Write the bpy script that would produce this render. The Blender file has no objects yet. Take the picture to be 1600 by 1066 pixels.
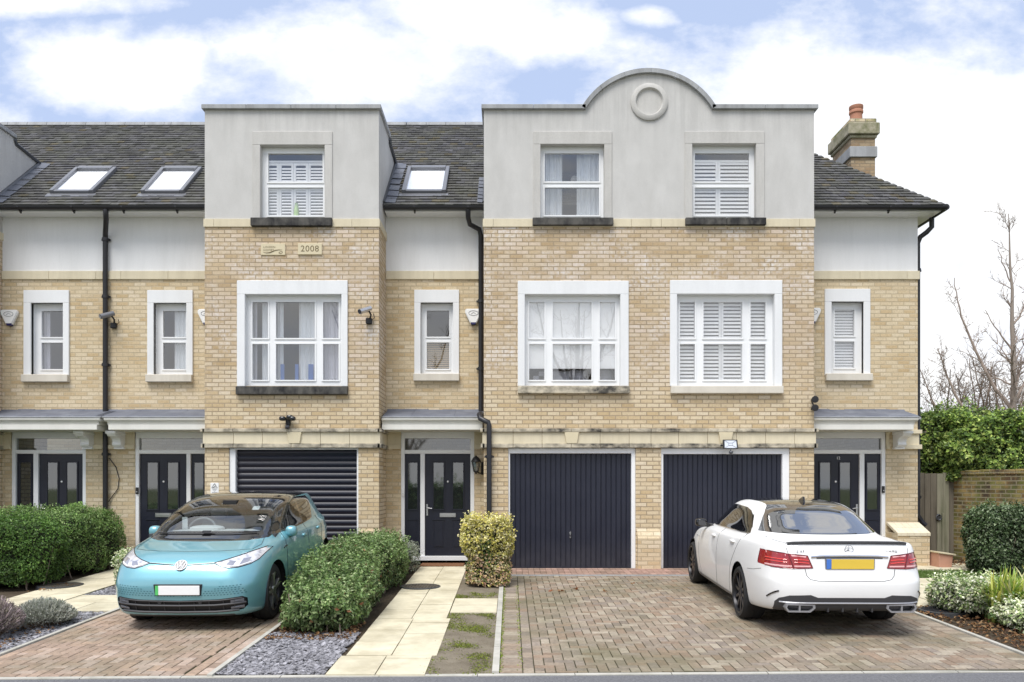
import bpy, bmesh, math, random
from mathutils import Vector, Matrix
from mathutils.bvhtree import BVHTree
random.seed(7)
SC = bpy.context.scene
COL = SC.collection
PI = math.pi
CLOUD_X, CLOUD_Y = 3.1, 1.7

# ------------------------------------------------------------------ measured frame of the place
FOC, HOR, CEN = 1250.0, 757.5, 797.0      # lens and horizon measured on the photograph
CAMZ = 1.5255                             # camera height above the house doorsteps
YB, YW = 14.5, 15.32                      # bay fronts / set-back house walls
SLOPE = 0.033
def bx(p): return (p - CEN) * YB / FOC
def bz(p): return CAMZ + (HOR - p) * YB / FOC
def wx(p): return (p - CEN) * YW / FOC
def wz(p): return CAMZ + (HOR - p) * YW / FOC
def gz(y):                                # the ground falls gently from the houses to the road
    if y >= YB: return 0.0
    if y <= 7.2: return -SLOPE * (YB - 7.2)
    return -SLOPE * (YB - y)

# ------------------------------------------------------------------ objects
def tag(o, label=None, cat=None, group=None, kind=None):
    if label: o['label'] = label
    if cat: o['category'] = cat
    if group: o['group'] = group
    if kind: o['kind'] = kind
    return o
def thing(name, label, cat, loc=(0, 0, 0), rotz=0.0, group=None):
    o = bpy.data.objects.new(name, None); COL.objects.link(o)
    o.location = loc; o.rotation_euler = (0, 0, rotz); o.empty_display_size = 0.2
    return tag(o, label, cat, group)
def copy_tree(o, parent=None):
    c = o.copy(); COL.objects.link(c)
    if parent is not None: c.parent = parent
    for ch in list(o.children): copy_tree(ch, c)
    return c
def root_of(o):
    while o.parent is not None: o = o.parent
    return o

class MB:
    """collects geometry for ONE mesh object"""
    def __init__(s): s.v = []; s.f = []; s.c = []
    def add(s, vs, fs, col=None):
        n = len(s.v); s.v += [tuple(p) for p in vs]
        for f in fs: s.f.append(tuple(i + n for i in f)); s.c.append(col)
        return s
    def box(s, x0, x1, y0, y1, z0, z1, col=None):
        v = [(x0,y0,z0),(x1,y0,z0),(x1,y1,z0),(x0,y1,z0),(x0,y0,z1),(x1,y0,z1),(x1,y1,z1),(x0,y1,z1)]
        return s.add(v, [(0,3,2,1),(4,5,6,7),(0,1,5,4),(1,2,6,5),(2,3,7,6),(3,0,4,7)], col)
    def quad(s, a, b, c, d, col=None): return s.add([a,b,c,d], [(0,1,2,3)], col)
    def prism(s, poly, a, b, axis, col=None):
        n = len(poly)
        def P(p, t):
            return (p[0], t, p[1]) if axis == 'y' else ((t, p[0], p[1]) if axis == 'x' else (p[0], p[1], t))
        v = [P(p, a) for p in poly] + [P(p, b) for p in poly]
        f = [tuple(range(n))[::-1], tuple(range(n, 2*n))] + [(i, (i+1) % n, n + (i+1) % n, n + i) for i in range(n)]
        return s.add(v, f, col)
    def tube(s, pts, r, n=8, cap=True, col=None):
        pts = [Vector(p) for p in pts]; m = len(pts)
        rr = r if isinstance(r, (list, tuple)) else [r]*m
        vs = []; fs = []; prev = None
        for i, p in enumerate(pts):
            d = (pts[min(i+1, m-1)] - pts[max(i-1, 0)]).normalized()
            if prev is None:
                u = d.cross(Vector((0,0,1)))
                if u.length < 1e-3: u = d.cross(Vector((1,0,0)))
            else: u = prev - d * prev.dot(d)
            u.normalize(); w = d.cross(u); prev = u
            for k in range(n):
                a = 2*PI*k/n; vs.append(p + (u*math.cos(a) + w*math.sin(a))*rr[i])
        for i in range(m-1):
            for k in range(n):
                fs.append((i*n+k, i*n+(k+1) % n, (i+1)*n+(k+1) % n, (i+1)*n+k))
        if cap: fs.append(tuple(range(n))[::-1]); fs.append(tuple((m-1)*n+k for k in range(n)))
        return s.add(vs, fs, col)
    def lathe(s, prof, c=(0,0,0), axis='z', n=24, col=None, cap=True):
        vs = []; fs = []; m = len(prof)
        for r, h in prof:
            for k in range(n):
                a = 2*PI*k/n; x, y = r*math.cos(a), r*math.sin(a)
                p = (x, y, h) if axis == 'z' else ((x, h, y) if axis == 'y' else (h, x, y))
                vs.append((p[0]+c[0], p[1]+c[1], p[2]+c[2]))
        for i in range(m-1):
            for k in range(n): fs.append((i*n+k, i*n+(k+1) % n, (i+1)*n+(k+1) % n, (i+1)*n+k))
        if cap: fs.append(tuple(range(n))[::-1]); fs.append(tuple((m-1)*n+k for k in range(n)))
        return s.add(vs, fs, col)
    def holed(s, x0, x1, z0, z1, y, holes=(), depth=0.0, cheek=True):
        """wall sheet facing -Y with rectangular openings and their reveals"""
        xs = sorted(set([x0, x1] + [min(max(v, x0), x1) for h in holes for v in h[:2]]))
        zs = sorted(set([z0, z1] + [min(max(v, z0), z1) for h in holes for v in h[2:4]]))
        for i in range(len(xs)-1):
            for j in range(len(zs)-1):
                cx, cz = (xs[i]+xs[i+1])/2, (zs[j]+zs[j+1])/2
                if any(h[0] < cx < h[1] and h[2] < cz < h[3] for h in holes): continue
                s.quad((xs[i],y,zs[j]), (xs[i+1],y,zs[j]), (xs[i+1],y,zs[j+1]), (xs[i],y,zs[j+1]))
        if depth:
            for a, b, c, d in [h[:4] for h in holes]:
                Y = y + depth
                s.quad((a,y,c),(a,y,d),(a,Y,d),(a,Y,c)); s.quad((b,y,c),(b,Y,c),(b,Y,d),(b,y,d))
                s.quad((a,y,d),(b,y,d),(b,Y,d),(a,Y,d)); s.quad((a,y,c),(a,Y,c),(b,Y,c),(b,y,c))
        return s
    def build(s, name, mat, parent=None, bevel=0.0, smooth=False, local=False, fix=False, segs=1):
        off = Vector((0,0,0))
        if parent is not None and not local:
            r = root_of(parent); off = Vector(r.location)
        me = bpy.data.meshes.new(name)
        me.from_pydata([(p[0]-off.x, p[1]-off.y, p[2]-off.z) for p in s.v], [], s.f)
        if any(c is not None for c in s.c):
            at = me.color_attributes.new('Col', 'FLOAT_COLOR', 'CORNER'); k = 0; buf = []
            for p, c in zip(me.polygons, s.c):
                c = c or (.5, .5, .5)
                for _ in range(p.loop_total): buf += [c[0], c[1], c[2], 1.0]
            at.data.foreach_set('color', buf)
        if bevel or fix:
            bm = bmesh.new(); bm.from_mesh(me)
            bmesh.ops.recalc_face_normals(bm, faces=bm.faces)
            if bevel:
                es = [e for e in bm.edges if len(e.link_faces) == 2 and e.calc_face_angle(0) > 0.5]
                bmesh.ops.bevel(bm, geom=es, offset=bevel, segments=segs, affect='EDGES', clamp_overlap=True)
            bm.to_mesh(me); bm.free()
        if smooth:
            me.polygons.foreach_set('use_smooth', [True]*len(me.polygons))
            try: me.set_sharp_from_angle(angle=math.radians(smooth if smooth is not True else 40))
            except Exception: pass
        o = bpy.data.objects.new(name, me); COL.objects.link(o)
        if mat is not None: me.materials.append(mat)
        if parent is not None: o.parent = parent
        return o

# ------------------------------------------------------------------ materials
class NT:
    def __init__(s, m):
        m.use_nodes = True; s.t = m.node_tree; s.n = s.t.nodes; s.l = s.t.links
    def new(s, typ, **kw):
        nd = s.n.new(typ)
        for k, v in kw.items():
            if k.startswith('i_'):
                key = k[2:]
                key = int(key) if key.isdigit() else key.replace('_', ' ')
                s.put(nd.inputs[key], v)
            else: setattr(nd, k, v)
        return nd
    def put(s, inp, v):
        if isinstance(v, bpy.types.NodeSocket): s.l.new(v, inp)
        else: inp.default_value = v
    def math(s, op, a, b=0.0, c=None, clamp=False):
        nd = s.n.new('ShaderNodeMath'); nd.operation = op; nd.use_clamp = clamp
        s.put(nd.inputs[0], a); s.put(nd.inputs[1], b)
        if c is not None: s.put(nd.inputs[2], c)
        return nd.outputs[0]
    def mix(s, f, a, b, blend='MIX'):
        nd = s.n.new('ShaderNodeMix'); nd.data_type = 'RGBA'; nd.blend_type = blend
        s.put(nd.inputs[0], f)
        for i, v in ((6, a), (7, b)):
            if isinstance(v, (tuple, list)) and len(v) == 3: v = (*v, 1)
            s.put(nd.inputs[i], v)
        return nd.outputs[2]
    def ramp(s, f, stops, interp='LINEAR'):
        nd = s.n.new('ShaderNodeValToRGB'); nd.color_ramp.interpolation = interp
        e = nd.color_ramp.elements
        while len(e) < len(stops): e.new(0.5)
        for el, (p, c) in zip(e, stops):
            el.position = p
            el.color = (c, c, c, 1) if isinstance(c, (int, float)) else (*c, 1)
        s.put(nd.inputs[0], f); return nd.outputs[0]
    def noise(s, vec, scale, detail=3.0, rough=0.55, dim='3D'):
        nd = s.n.new('ShaderNodeTexNoise'); nd.noise_dimensions = dim
        if vec is not None: s.l.new(vec, nd.inputs['Vector'])
        nd.inputs['Scale'].default_value = scale; nd.inputs['Detail'].default_value = detail
        nd.inputs['Roughness'].default_value = rough
        return nd.outputs['Fac']
    def pos(s): return s.new('ShaderNodeNewGeometry').outputs['Position']
    def mapv(s, vec, sc=(1,1,1), loc=(0,0,0), rot=(0,0,0)):
        nd = s.n.new('ShaderNodeMapping'); s.l.new(vec, nd.inputs[0])
        nd.inputs['Location'].default_value = loc; nd.inputs['Scale'].default_value = sc; nd.inputs['Rotation'].default_value = rot
        return nd.outputs[0]
    def bump(s, h, strength=0.3, dist=0.01):
        nd = s.n.new('ShaderNodeBump'); s.put(nd.inputs['Height'], h)
        nd.inputs['Strength'].default_value = strength; nd.inputs['Distance'].default_value = dist
        return nd.outputs[0]
def new_mat(name):
    m = bpy.data.materials.new(name); t = NT(m)
    b = t.n.get('Principled BSDF')
    return m, t, b
def simple(name, col, rough=0.5, metal=0.0, coat=0.0, spec=0.5, vary=0.0, scale=8.0, bump=0.0, bscale=60.0, coatr=0.03):
    m, t, b = new_mat(name)
    b.inputs['Roughness'].default_value = rough; b.inputs['Metallic'].default_value = metal
    b.inputs['Coat Weight'].default_value = coat; b.inputs['Coat Roughness'].default_value = coatr
    b.inputs['Specular IOR Level'].default_value = spec
    if vary:
        f = t.noise(t.pos(), scale, 5, .6)
        c = t.mix(f, tuple(x*(1-vary) for x in col), tuple(min(1, x*(1+vary)) for x in col))
        t.l.new(c, b.inputs['Base Color'])
    else: b.inputs['Base Color'].default_value = (*col, 1)
    if bump: t.l.new(t.bump(t.noise(t.pos(), bscale, 4), bump, .01), b.inputs['Normal'])
    return m

def brick_mat(name, ramp_stops, mortar, efflo=0.0, bw=.225, rh=.075, dirt=0.0, mort=.010, moss=0.0):
    m, t, b = new_mat(name)
    g = t.new('ShaderNodeNewGeometry')
    sp = t.new('ShaderNodeSeparateXYZ', i_0=g.outputs['Position']); sn = t.new('ShaderNodeSeparateXYZ', i_0=g.outputs['True Normal'])
    side = t.math('GREATER_THAN', t.math('ABSOLUTE', sn.outputs[0]), .7)
    u = t.math('ADD', t.math('MULTIPLY', sp.outputs[0], t.math('SUBTRACT', 1.0, side)), t.math('MULTIPLY', sp.outputs[1], side))
    cb = t.new('ShaderNodeCombineXYZ', i_0=u, i_1=sp.outputs[2])
    # slightly wobbly courses
    wob = t.noise(g.outputs['Position'], 9.0, 2)
    cb2 = t.new('ShaderNodeVectorMath', operation='ADD', i_0=cb.outputs[0])
    wv = t.new('ShaderNodeCombineXYZ', i_0=t.math('MULTIPLY', t.math('SUBTRACT', wob, .5), .012), i_1=t.math('MULTIPLY', t.math('SUBTRACT', wob, .5), .008))
    t.l.new(wv.outputs[0], cb2.inputs[1])
    br = t.new('ShaderNodeTexBrick', i_Color1=(0,0,0,1), i_Color2=(1,1,1,1), i_Mortar=(.5,.5,.5,1), i_Scale=1.0, i_Mortar_Size=mort,
               i_Mortar_Smooth=.25, i_Brick_Width=bw, i_Row_Height=rh)
    t.l.new(cb2.outputs[0], br.inputs['Vector'])
    rnd = br.outputs['Color']
    patch = t.noise(g.outputs['Position'], .9, 3)
    val = t.math('ADD', t.math('MULTIPLY', rnd, .72), t.math('MULTIPLY', patch, .30), clamp=True)
    col = t.ramp(val, ramp_stops)
    if efflo:
        hz_ = t.ramp(t.math('MULTIPLY', sp.outputs[2], .1), [(.30,0),(.40,1)]); col = t.mix(hz_, t.ramp(val, BR_LO), col)
    fine = t.noise(g.outputs['Position'], 45, 4)
    col = t.mix(t.math('MULTIPLY', t.math('SUBTRACT', fine, .45), .9, clamp=True), col, (.30,.22,.13), 'MULTIPLY')
    if efflo:
        e = t.noise(t.mapv(g.outputs['Position'], (1,1,1.3)), 1.1, 3, .6); e2 = t.noise(g.outputs['Position'], 14, 3)
        ef = t.math('MULTIPLY', t.math('MULTIPLY', t.ramp(e, [(.43,0),(.62,1)]), t.ramp(e2, [(.38,0),(.62,1)])), t.math('MULTIPLY', hz_, efflo*1.1), clamp=True)
        col = t.mix(ef, col, (.74,.71,.69))
        ef2 = t.math('MULTIPLY', t.ramp(t.noise(g.outputs['Position'], .8, 2), [(.42,0),(.62,1)]), t.math('MULTIPLY', hz_, .25*efflo))
        col = t.mix(ef2, col, (.45,.37,.33))
    if dirt:
        d = t.math('MULTIPLY', t.ramp(t.noise(g.outputs['Position'], 2.3, 5, .65), [(.45,0),(.62,1)]), dirt)
        col = t.mix(d, col, (.07,.05,.04))
    if moss:
        d = t.math('MULTIPLY', t.ramp(t.noise(g.outputs['Position'], 3.1, 5, .65), [(.45,0),(.7,1)]), moss)
        col = t.mix(d, col, (.16,.19,.05))
    mv = t.mix(t.ramp(t.noise(g.outputs['Position'], 3, 4), [(.3,0),(.7,1)]), mortar, tuple(x*.72 for x in mortar))
    col = t.mix(br.outputs['Fac'], col, mv)
    t.l.new(col, b.inputs['Base Color']); b.inputs['Roughness'].default_value = .9; b.inputs['Specular IOR Level'].default_value = .2
    h = t.math('ADD', t.math('MULTIPLY', br.outputs['Fac'], -1.0), t.math('MULTIPLY', fine, .35))
    t.l.new(t.bump(h, .5, .006), b.inputs['Normal'])
    return m
def streaky(name, col, stain, amount, rough=.85, vscale=(3.0,3.0,.45), topz=None, speck=.5, bump=.15):
    """painted render or stone with rain streaks"""
    m, t, b = new_mat(name); p = t.pos()
    n1 = t.noise(t.mapv(p, vscale), 1.6, 5, .65); n2 = t.noise(p, 1.1, 4, .6); n3 = t.noise(p, 70, 3)
    f = t.math('MULTIPLY', t.math('MULTIPLY', t.ramp(n1, [(.38,0),(.72,1)]), t.ramp(n2, [(.25,.25),(.75,1)])), amount, clamp=True)
    c = t.mix(f, col, stain)
    c = t.mix(t.math('MULTIPLY', t.ramp(n3, [(.35,0),(.75,1)]), .16*speck), c, tuple(x*.45 for x in col))
    t.l.new(c, b.inputs['Base Color']); b.inputs['Roughness'].default_value = rough; b.inputs['Specular IOR Level'].default_value = .25
    t.l.new(t.bump(n3, bump, .004), b.inputs['Normal'])
    return m
def aged_render(name, col, stain, ztop):
    m = streaky(name, col, stain, .85, speck=1.5, bump=.4, vscale=(1.6,1.6,.7)); t = NT(m); b = t.n.get('Principled BSDF'); p = t.pos()
    src = b.inputs['Base Color'].links[0].from_socket
    z = t.new('ShaderNodeSeparateXYZ', i_0=p).outputs[2]
    near = t.ramp(t.math('SUBTRACT', z, ztop-.75), [(0,0),(.75,1)])
    st = t.ramp(t.noise(t.mapv(p, (7,7,.35)), 1.5, 4, .7), [(.42,0),(.7,1)])
    c = t.mix(t.math('MULTIPLY', t.math('MULTIPLY', near, st), .42), src, tuple(x*.55 for x in col))
    blot = t.ramp(t.noise(p, 2.7, 6, .7), [(.40,0),(.60,1)])
    c = t.mix(t.math('MULTIPLY', blot, .16), c, tuple(x*.72 for x in col))
    t.l.new(c, b.inputs['Base Color']); return m
def vcol_mat(name, rough=.8, gain=1.0, vary=.25, scale=30.0, spec=.3, bump=.2, bscale=90.0, translucent=0.0, stain=None, stain_amt=0.0, stain_scale=1.2):
    """colour comes from the mesh's per-face colour attribute, broken up by noise"""
    m, t, b = new_mat(name); p = t.pos()
    a = t.new('ShaderNodeVertexColor', layer_name='Col').outputs[0]
    n = t.noise(p, scale, 4, .6)
    c = t.mix(1.0, a, t.ramp(n, [(.2, max(0, gain*(1-vary))), (.8, gain*(1+vary))]), 'MULTIPLY')
    if stain:
        f = t.math('MULTIPLY', t.ramp(t.noise(p, stain_scale, 5, .62), [(.44,0),(.66,1)]), stain_amt)
        c = t.mix(f, c, stain)
    t.l.new(c, b.inputs['Base Color']); b.inputs['Roughness'].default_value = rough; b.inputs['Specular IOR Level'].default_value = spec
    if bump: t.l.new(t.bump(t.noise(p, bscale, 3), bump, .004), b.inputs['Normal'])
    if translucent:
        out = t.n.get('Material Output'); tr = t.new('ShaderNodeBsdfTranslucent'); t.l.new(c, tr.inputs[0])
        mx = t.new('ShaderNodeMixShader', i_0=translucent); t.l.new(b.outputs[0], mx.inputs[1]); t.l.new(tr.outputs[0], mx.inputs[2])
        t.l.new(mx.outputs[0], out.inputs[0])
    return m
def glass_mat(name, tint=(.85,.88,.9), refl=.10, rough=.0, ior=1.5, body=0.0, bodycol=(.02,.02,.025), fk=1.0):
    """window glass: part of the light passes, part is mirrored"""
    m, t, b = new_mat(name); out = t.n.get('Material Output'); t.n.remove(b)
    tr = t.new('ShaderNodeBsdfTransparent', i_0=(*tint,1)); gl = t.new('ShaderNodeBsdfGlossy', i_0=(1,1,1,1), i_Roughness=rough)
    fr = t.new('ShaderNodeFresnel', i_IOR=ior)
    f = t.math('ADD', t.math('MULTIPLY', fr.outputs[0], fk), refl, clamp=True)
    base = tr.outputs[0]
    if body:
        df = t.new('ShaderNodeBsdfDiffuse', i_0=(*bodycol,1)); mb = t.new('ShaderNodeMixShader', i_0=body)
        t.l.new(tr.outputs[0], mb.inputs[1]); t.l.new(df.outputs[0], mb.inputs[2]); base = mb.outputs[0]
    mx = t.new('ShaderNodeMixShader', i_0=f); t.l.new(base, mx.inputs[1]); t.l.new(gl.outputs[0], mx.inputs[2])
    t.l.new(mx.outputs[0], out.inputs[0])
    return m

BR_UP = [(0,(.40,.28,.15)),(.22,(.50,.375,.225)),(.45,(.575,.455,.30)),(.7,(.62,.51,.365)),(.88,(.66,.545,.43)),(1,(.70,.60,.49))]
BR_LO = [(0,(.46,.33,.18)),(.2,(.57,.44,.265)),(.42,(.62,.505,.335)),(.7,(.67,.565,.395)),(.9,(.70,.60,.45)),(1,(.73,.65,.52))]
M = {}
M['brick'] = brick_mat('buff brick', BR_LO, (.56,.46,.31))
M['brick_bay'] = brick_mat('weathered buff brick', BR_UP, (.42,.33,.225), efflo=.68)
M['old_brick'] = brick_mat('old stock brick', [(0,(.10,.06,.04)),(.3,(.24,.15,.07)),(.6,(.36,.25,.10)),(1,(.46,.36,.18))], (.34,.30,.20), dirt=.95, moss=.9, rh=.08, mort=.012)
M['render'] = aged_render('grey render', (.62,.61,.59), (.46,.45,.43), bz(172))
M['render_band'] = streaky('grey render surround', (.58,.566,.54), (.40,.39,.365), .9, speck=1.4)
M['render_white'] = streaky('white render', (.80,.80,.80), (.62,.62,.61), .55, speck=.4)
M['surround'] = streaky('white painted stone', (.80,.81,.82), (.60,.61,.61), .5, speck=.5)
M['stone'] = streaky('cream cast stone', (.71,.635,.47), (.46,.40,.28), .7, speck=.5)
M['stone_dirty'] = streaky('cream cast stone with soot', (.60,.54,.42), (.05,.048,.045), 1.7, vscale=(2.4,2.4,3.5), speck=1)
M['sill_black'] = streaky('soot blackened stone', (.115,.11,.10), (.025,.025,.027), 2.2, vscale=(3.5,3.5,2), speck=1.5)
M['sill_clean'] = streaky('pale stone sill', (.66,.62,.54), (.40,.36,.30), .6)
M['coping'] = streaky('grey coping stone', (.40,.41,.42), (.18,.18,.18), .9, speck=1)
M['lead'] = streaky('lead sheet', (.125,.135,.165), (.24,.255,.29), .8, rough=.8, vscale=(2,2,2), bump=.3)
M['upvc'] = simple('white upvc', (.82,.83,.84), rough=.3, vary=.03)
M['cream'] = streaky('cream painted timber', (.74,.73,.68), (.52,.51,.46), .5, rough=.5, speck=.2, bump=.05)
M['black_pipe'] = simple('black plastic', (.018,.018,.022), rough=.4, vary=.3)
M['navy'] = simple('dark navy door paint', (.013,.015,.027), rough=.36, spec=.42, vary=.3, scale=4, bump=.08, bscale=120)
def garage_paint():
    m, t, b = new_mat('navy garage steel with dust and painted sheen'); p = t.pos(); z = t.new('ShaderNodeSeparateXYZ', i_0=p).outputs[2]
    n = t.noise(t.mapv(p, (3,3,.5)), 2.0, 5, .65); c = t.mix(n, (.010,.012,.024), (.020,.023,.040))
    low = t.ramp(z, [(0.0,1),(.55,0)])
    c = t.mix(t.math('MULTIPLY', t.math('MULTIPLY', low, t.ramp(t.noise(p, 5, 5, .7), [(.3,.2),(.7,1)])), .22), c, (.16,.155,.15))  # pale band at the foot: dust, with the ground's reflected sheen painted in
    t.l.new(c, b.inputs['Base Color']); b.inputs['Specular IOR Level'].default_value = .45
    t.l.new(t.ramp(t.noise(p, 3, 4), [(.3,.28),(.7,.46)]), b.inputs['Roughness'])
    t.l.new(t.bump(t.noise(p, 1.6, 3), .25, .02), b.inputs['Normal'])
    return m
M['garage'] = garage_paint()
M['navy_roller'] = simple('dark navy roller slats', (.009,.010,.022), rough=.42, vary=.3)
M['glass'] = glass_mat('window glass', (1,1,1), .15, fk=.5)
M['glass_soft'] = glass_mat('door glass', (.5,.55,.55), .12, rough=.03, body=.35, bodycol=(.05,.06,.055))
M['glass_sky'] = glass_mat('roof window glass', (.97,.98,1), .25)
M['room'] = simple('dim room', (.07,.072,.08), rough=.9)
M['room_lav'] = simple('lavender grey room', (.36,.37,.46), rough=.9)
M['white'] = simple('white fabric', (.93,.94,.95), rough=.8, vary=.04)
M['sheer'] = simple('sheer grey curtain', (.56,.57,.65), rough=.9, vary=.1)
M['sheer_pale'] = simple('pale curtain', (.74,.78,.82), rough=.9, vary=.06)
M['shutter'] = simple('white shutter paint', (.93,.94,.95), rough=.45)
M['shutter_dim'] = simple('white shutter behind bright glass', (.50,.53,.58), rough=.5)
M['wood_slat'] = simple('brown wood slats', (.52,.42,.28), rough=.6, vary=.2)
M['blue'] = simple('blue fabric', (.05,.14,.42), rough=.7)
M['green_glass'] = simple('pale green glass', (.42,.55,.34), rough=.3)
M['metal'] = simple('brushed metal', (.62,.62,.63), rough=.3, metal=1.0)
M['dark_metal'] = simple('grey coated metal', (.10,.105,.115), rough=.35, metal=.5)
M['frame_grey'] = simple('grey roof window frame', (.20,.205,.225), rough=.35, metal=.3)
M['plaque'] = streaky('plaque stone', (.68,.60,.42), (.52,.45,.32), .4)
M['engrave'] = simple('engraved lettering', (.17,.13,.07), rough=.9)
M['white_plastic'] = simple('white plastic', (.82,.82,.81), rough=.35)
M['black'] = simple('matt black', (.012,.012,.014), rough=.55)
M['black_gloss'] = simple('gloss black', (.008,.008,.010), rough=.12, coat=.6)
M['lens'] = simple('dark lens', (.006,.006,.012), rough=.05, coat=1)
M['tile'] = vcol_mat('concrete roof tile', rough=.85, vary=.35, scale=11, stain=(.12,.125,.075), stain_amt=.3, stain_scale=1.4)
M['terracotta'] = simple('terracotta', (.40,.185,.115), rough=.8, vary=.15)
M['pink_stone'] = simple('pinkish terracotta panel', (.50,.27,.19), rough=.8, vary=.15)
M['silver_lamp'] = simple('frosted lamp face', (.75,.77,.80), rough=.2, metal=.4)
# =================================================================== THE TERRACE
XA0, XA, XBL, XBR, XC, XD = -12.9, -9.72, -5.534, -2.378, -0.475, 5.51   # bay edges
PAB, PBC, PCD, XEND = -7.79, -2.378, 2.55, 7.806                          # party lines, end wall
ZBAND0, ZBAND1 = bz(700), bz(670)
ZSTR0, ZSTR1 = bz(355), bz(342.5)
ZCOP0, ZCOP1 = bz(172), bz(165)
EAVE_Y, EAVE_Z, PITCH = 14.95, 6.745, .875
RIDGE_Y = 18.5
def roof_z(y): return EAVE_Z + PITCH * (y - EAVE_Y)

hA = thing('terraced_house', 'leftmost terraced house, two clipped hedges in front of its navy door', 'house', (-10.3, YW, 0), group='terraced houses')
hB = thing('terraced_house', 'terraced house with a roller garage door and a 2008 plaque', 'house', (-5.0, YW, 0), group='terraced houses')
hC = thing('terraced_house', 'middle terraced house with a lantern and yellow shrub beside its navy door', 'house', (0.1, YW, 0), group='terraced houses')
hD = thing('terraced_house', 'end terraced house with brick chimney and hipped roof behind the white saloon', 'house', (5.2, YW, 0), group='terraced houses')

# ---------------------------------------------------------------- windows
def louvres(mb, x0, x1, z0, z1, y, pitch=.062, tilt=1.15, fw=.04, cov=.36):
    mb.box(x0, x0+fw, y, y+.03, z0, z1); mb.box(x1-fw, x1, y, y+.03, z0, z1)
    mb.box(x0+fw, x1-fw, y, y+.03, z0, z0+fw); mb.box(x0+fw, x1-fw, y, y+.03, z1-fw, z1)
    z = z0+fw+pitch*.5; h = pitch*cov
    while z < z1-fw-pitch*.3:
        dy = h*math.cos(tilt); dz = h*math.sin(tilt)
        mb.prism([(y+.012+dy, z+dz), (y+.012+dy+.005, z+dz-.004), (y+.012-dy+.005, z-dz-.004), (y+.012-dy, z-dz)], x0+fw+.002, x1-fw-.002, 'x')
        z += pitch
def drape(x0, x1, z0, z1, y, amp=.03, wave=.11, seed=0):
    r = random.Random(seed); mb = MB(); n = max(8, int((x1-x0)/.02)); ph = r.random()*6
    P = []
    for i in range(n+1):
        x = x0+(x1-x0)*i/n
        P.append((x, y+amp*math.sin(2*PI*x/wave+ph)+amp*.5*math.sin(2*PI*x/(wave*2.3)+ph*2)))
    for i in range(n):
        mb.quad((P[i][0],P[i][1],z0), (P[i+1][0],P[i+1][1],z0), (P[i+1][0],P[i+1][1],z1), (P[i][0],P[i][1],z1))
    return mb
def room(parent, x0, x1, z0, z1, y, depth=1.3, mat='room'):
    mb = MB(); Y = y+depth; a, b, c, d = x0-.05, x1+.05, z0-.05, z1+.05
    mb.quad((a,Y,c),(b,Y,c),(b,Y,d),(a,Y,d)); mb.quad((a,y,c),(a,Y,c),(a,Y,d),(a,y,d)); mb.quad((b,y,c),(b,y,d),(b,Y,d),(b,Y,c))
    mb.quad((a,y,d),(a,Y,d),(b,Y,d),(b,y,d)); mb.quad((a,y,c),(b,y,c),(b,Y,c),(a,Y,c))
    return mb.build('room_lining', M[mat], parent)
def window(parent, Y, op, glass, outer=None, sill=None, sur='surround', sillmat='sill_clean', proud=.035, rec=.095, roommat='room', sillsplit=0):
    """op=(x0,x1,z0,z1); glass=list of panes (x0,x1,z0,z1). Returns window frame object (a part of the house)"""
    x0, x1, z0, z1 = op; yf = Y+rec
    mb = MB().holed(x0, x1, z0, z1, yf, glass, depth=.055)
    for a, b, c, d in glass:                       # each sash is a raised ring
        w = .026; t = .013
        for q in ((a-w, a, c-w, d+w), (b, b+w, c-w, d+w)): mb.box(q[0], q[1], yf-t, yf-.001, q[2], q[3])
        mb.box(a, b, yf-t, yf-.001, d, d+w); mb.box(a, b, yf-t-.004, yf-.001, c-w, c)
    w_ = mb.build('window', M['upvc'], parent)
    pm = MB()
    for a, b, c, d in glass: pm.quad((a,yf+.02,c),(b,yf+.02,c),(b,yf+.02,d),(a,yf+.02,d))
    pm.build('pane', M['glass'], w_)
    if outer:
        a, b, c, d = outer; s = MB()
        s.box(a, b, Y-proud, Y+rec+.01, z1, d); s.box(a, x0, Y-proud, Y+rec+.01, c, z1-.0005); s.box(x1, b, Y-proud, Y+rec+.01, c, z1-.0005)
        s.build('surround', M[sur], w_, bevel=.006)
    if sill:
        a, b, c, d = sill; s = MB()
        if sillsplit:
            m_ = a+(b-a)*sillsplit
            s.box(a, m_-.004, Y-.09, Y+rec, c, d); s.box(m_+.004, b, Y-.09, Y+rec, c, d)
        else: s.box(a, b, Y-.09, Y+rec, c, d)
        s.build('sill', M[sillmat], w_, bevel=.008)
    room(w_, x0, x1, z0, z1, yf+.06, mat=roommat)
    return w_
def pxrect(fx, fz, a, b, c, d): return (fx(a), fx(b), fz(d), fz(c))       # (left, right, top, bottom) px -> metres

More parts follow.
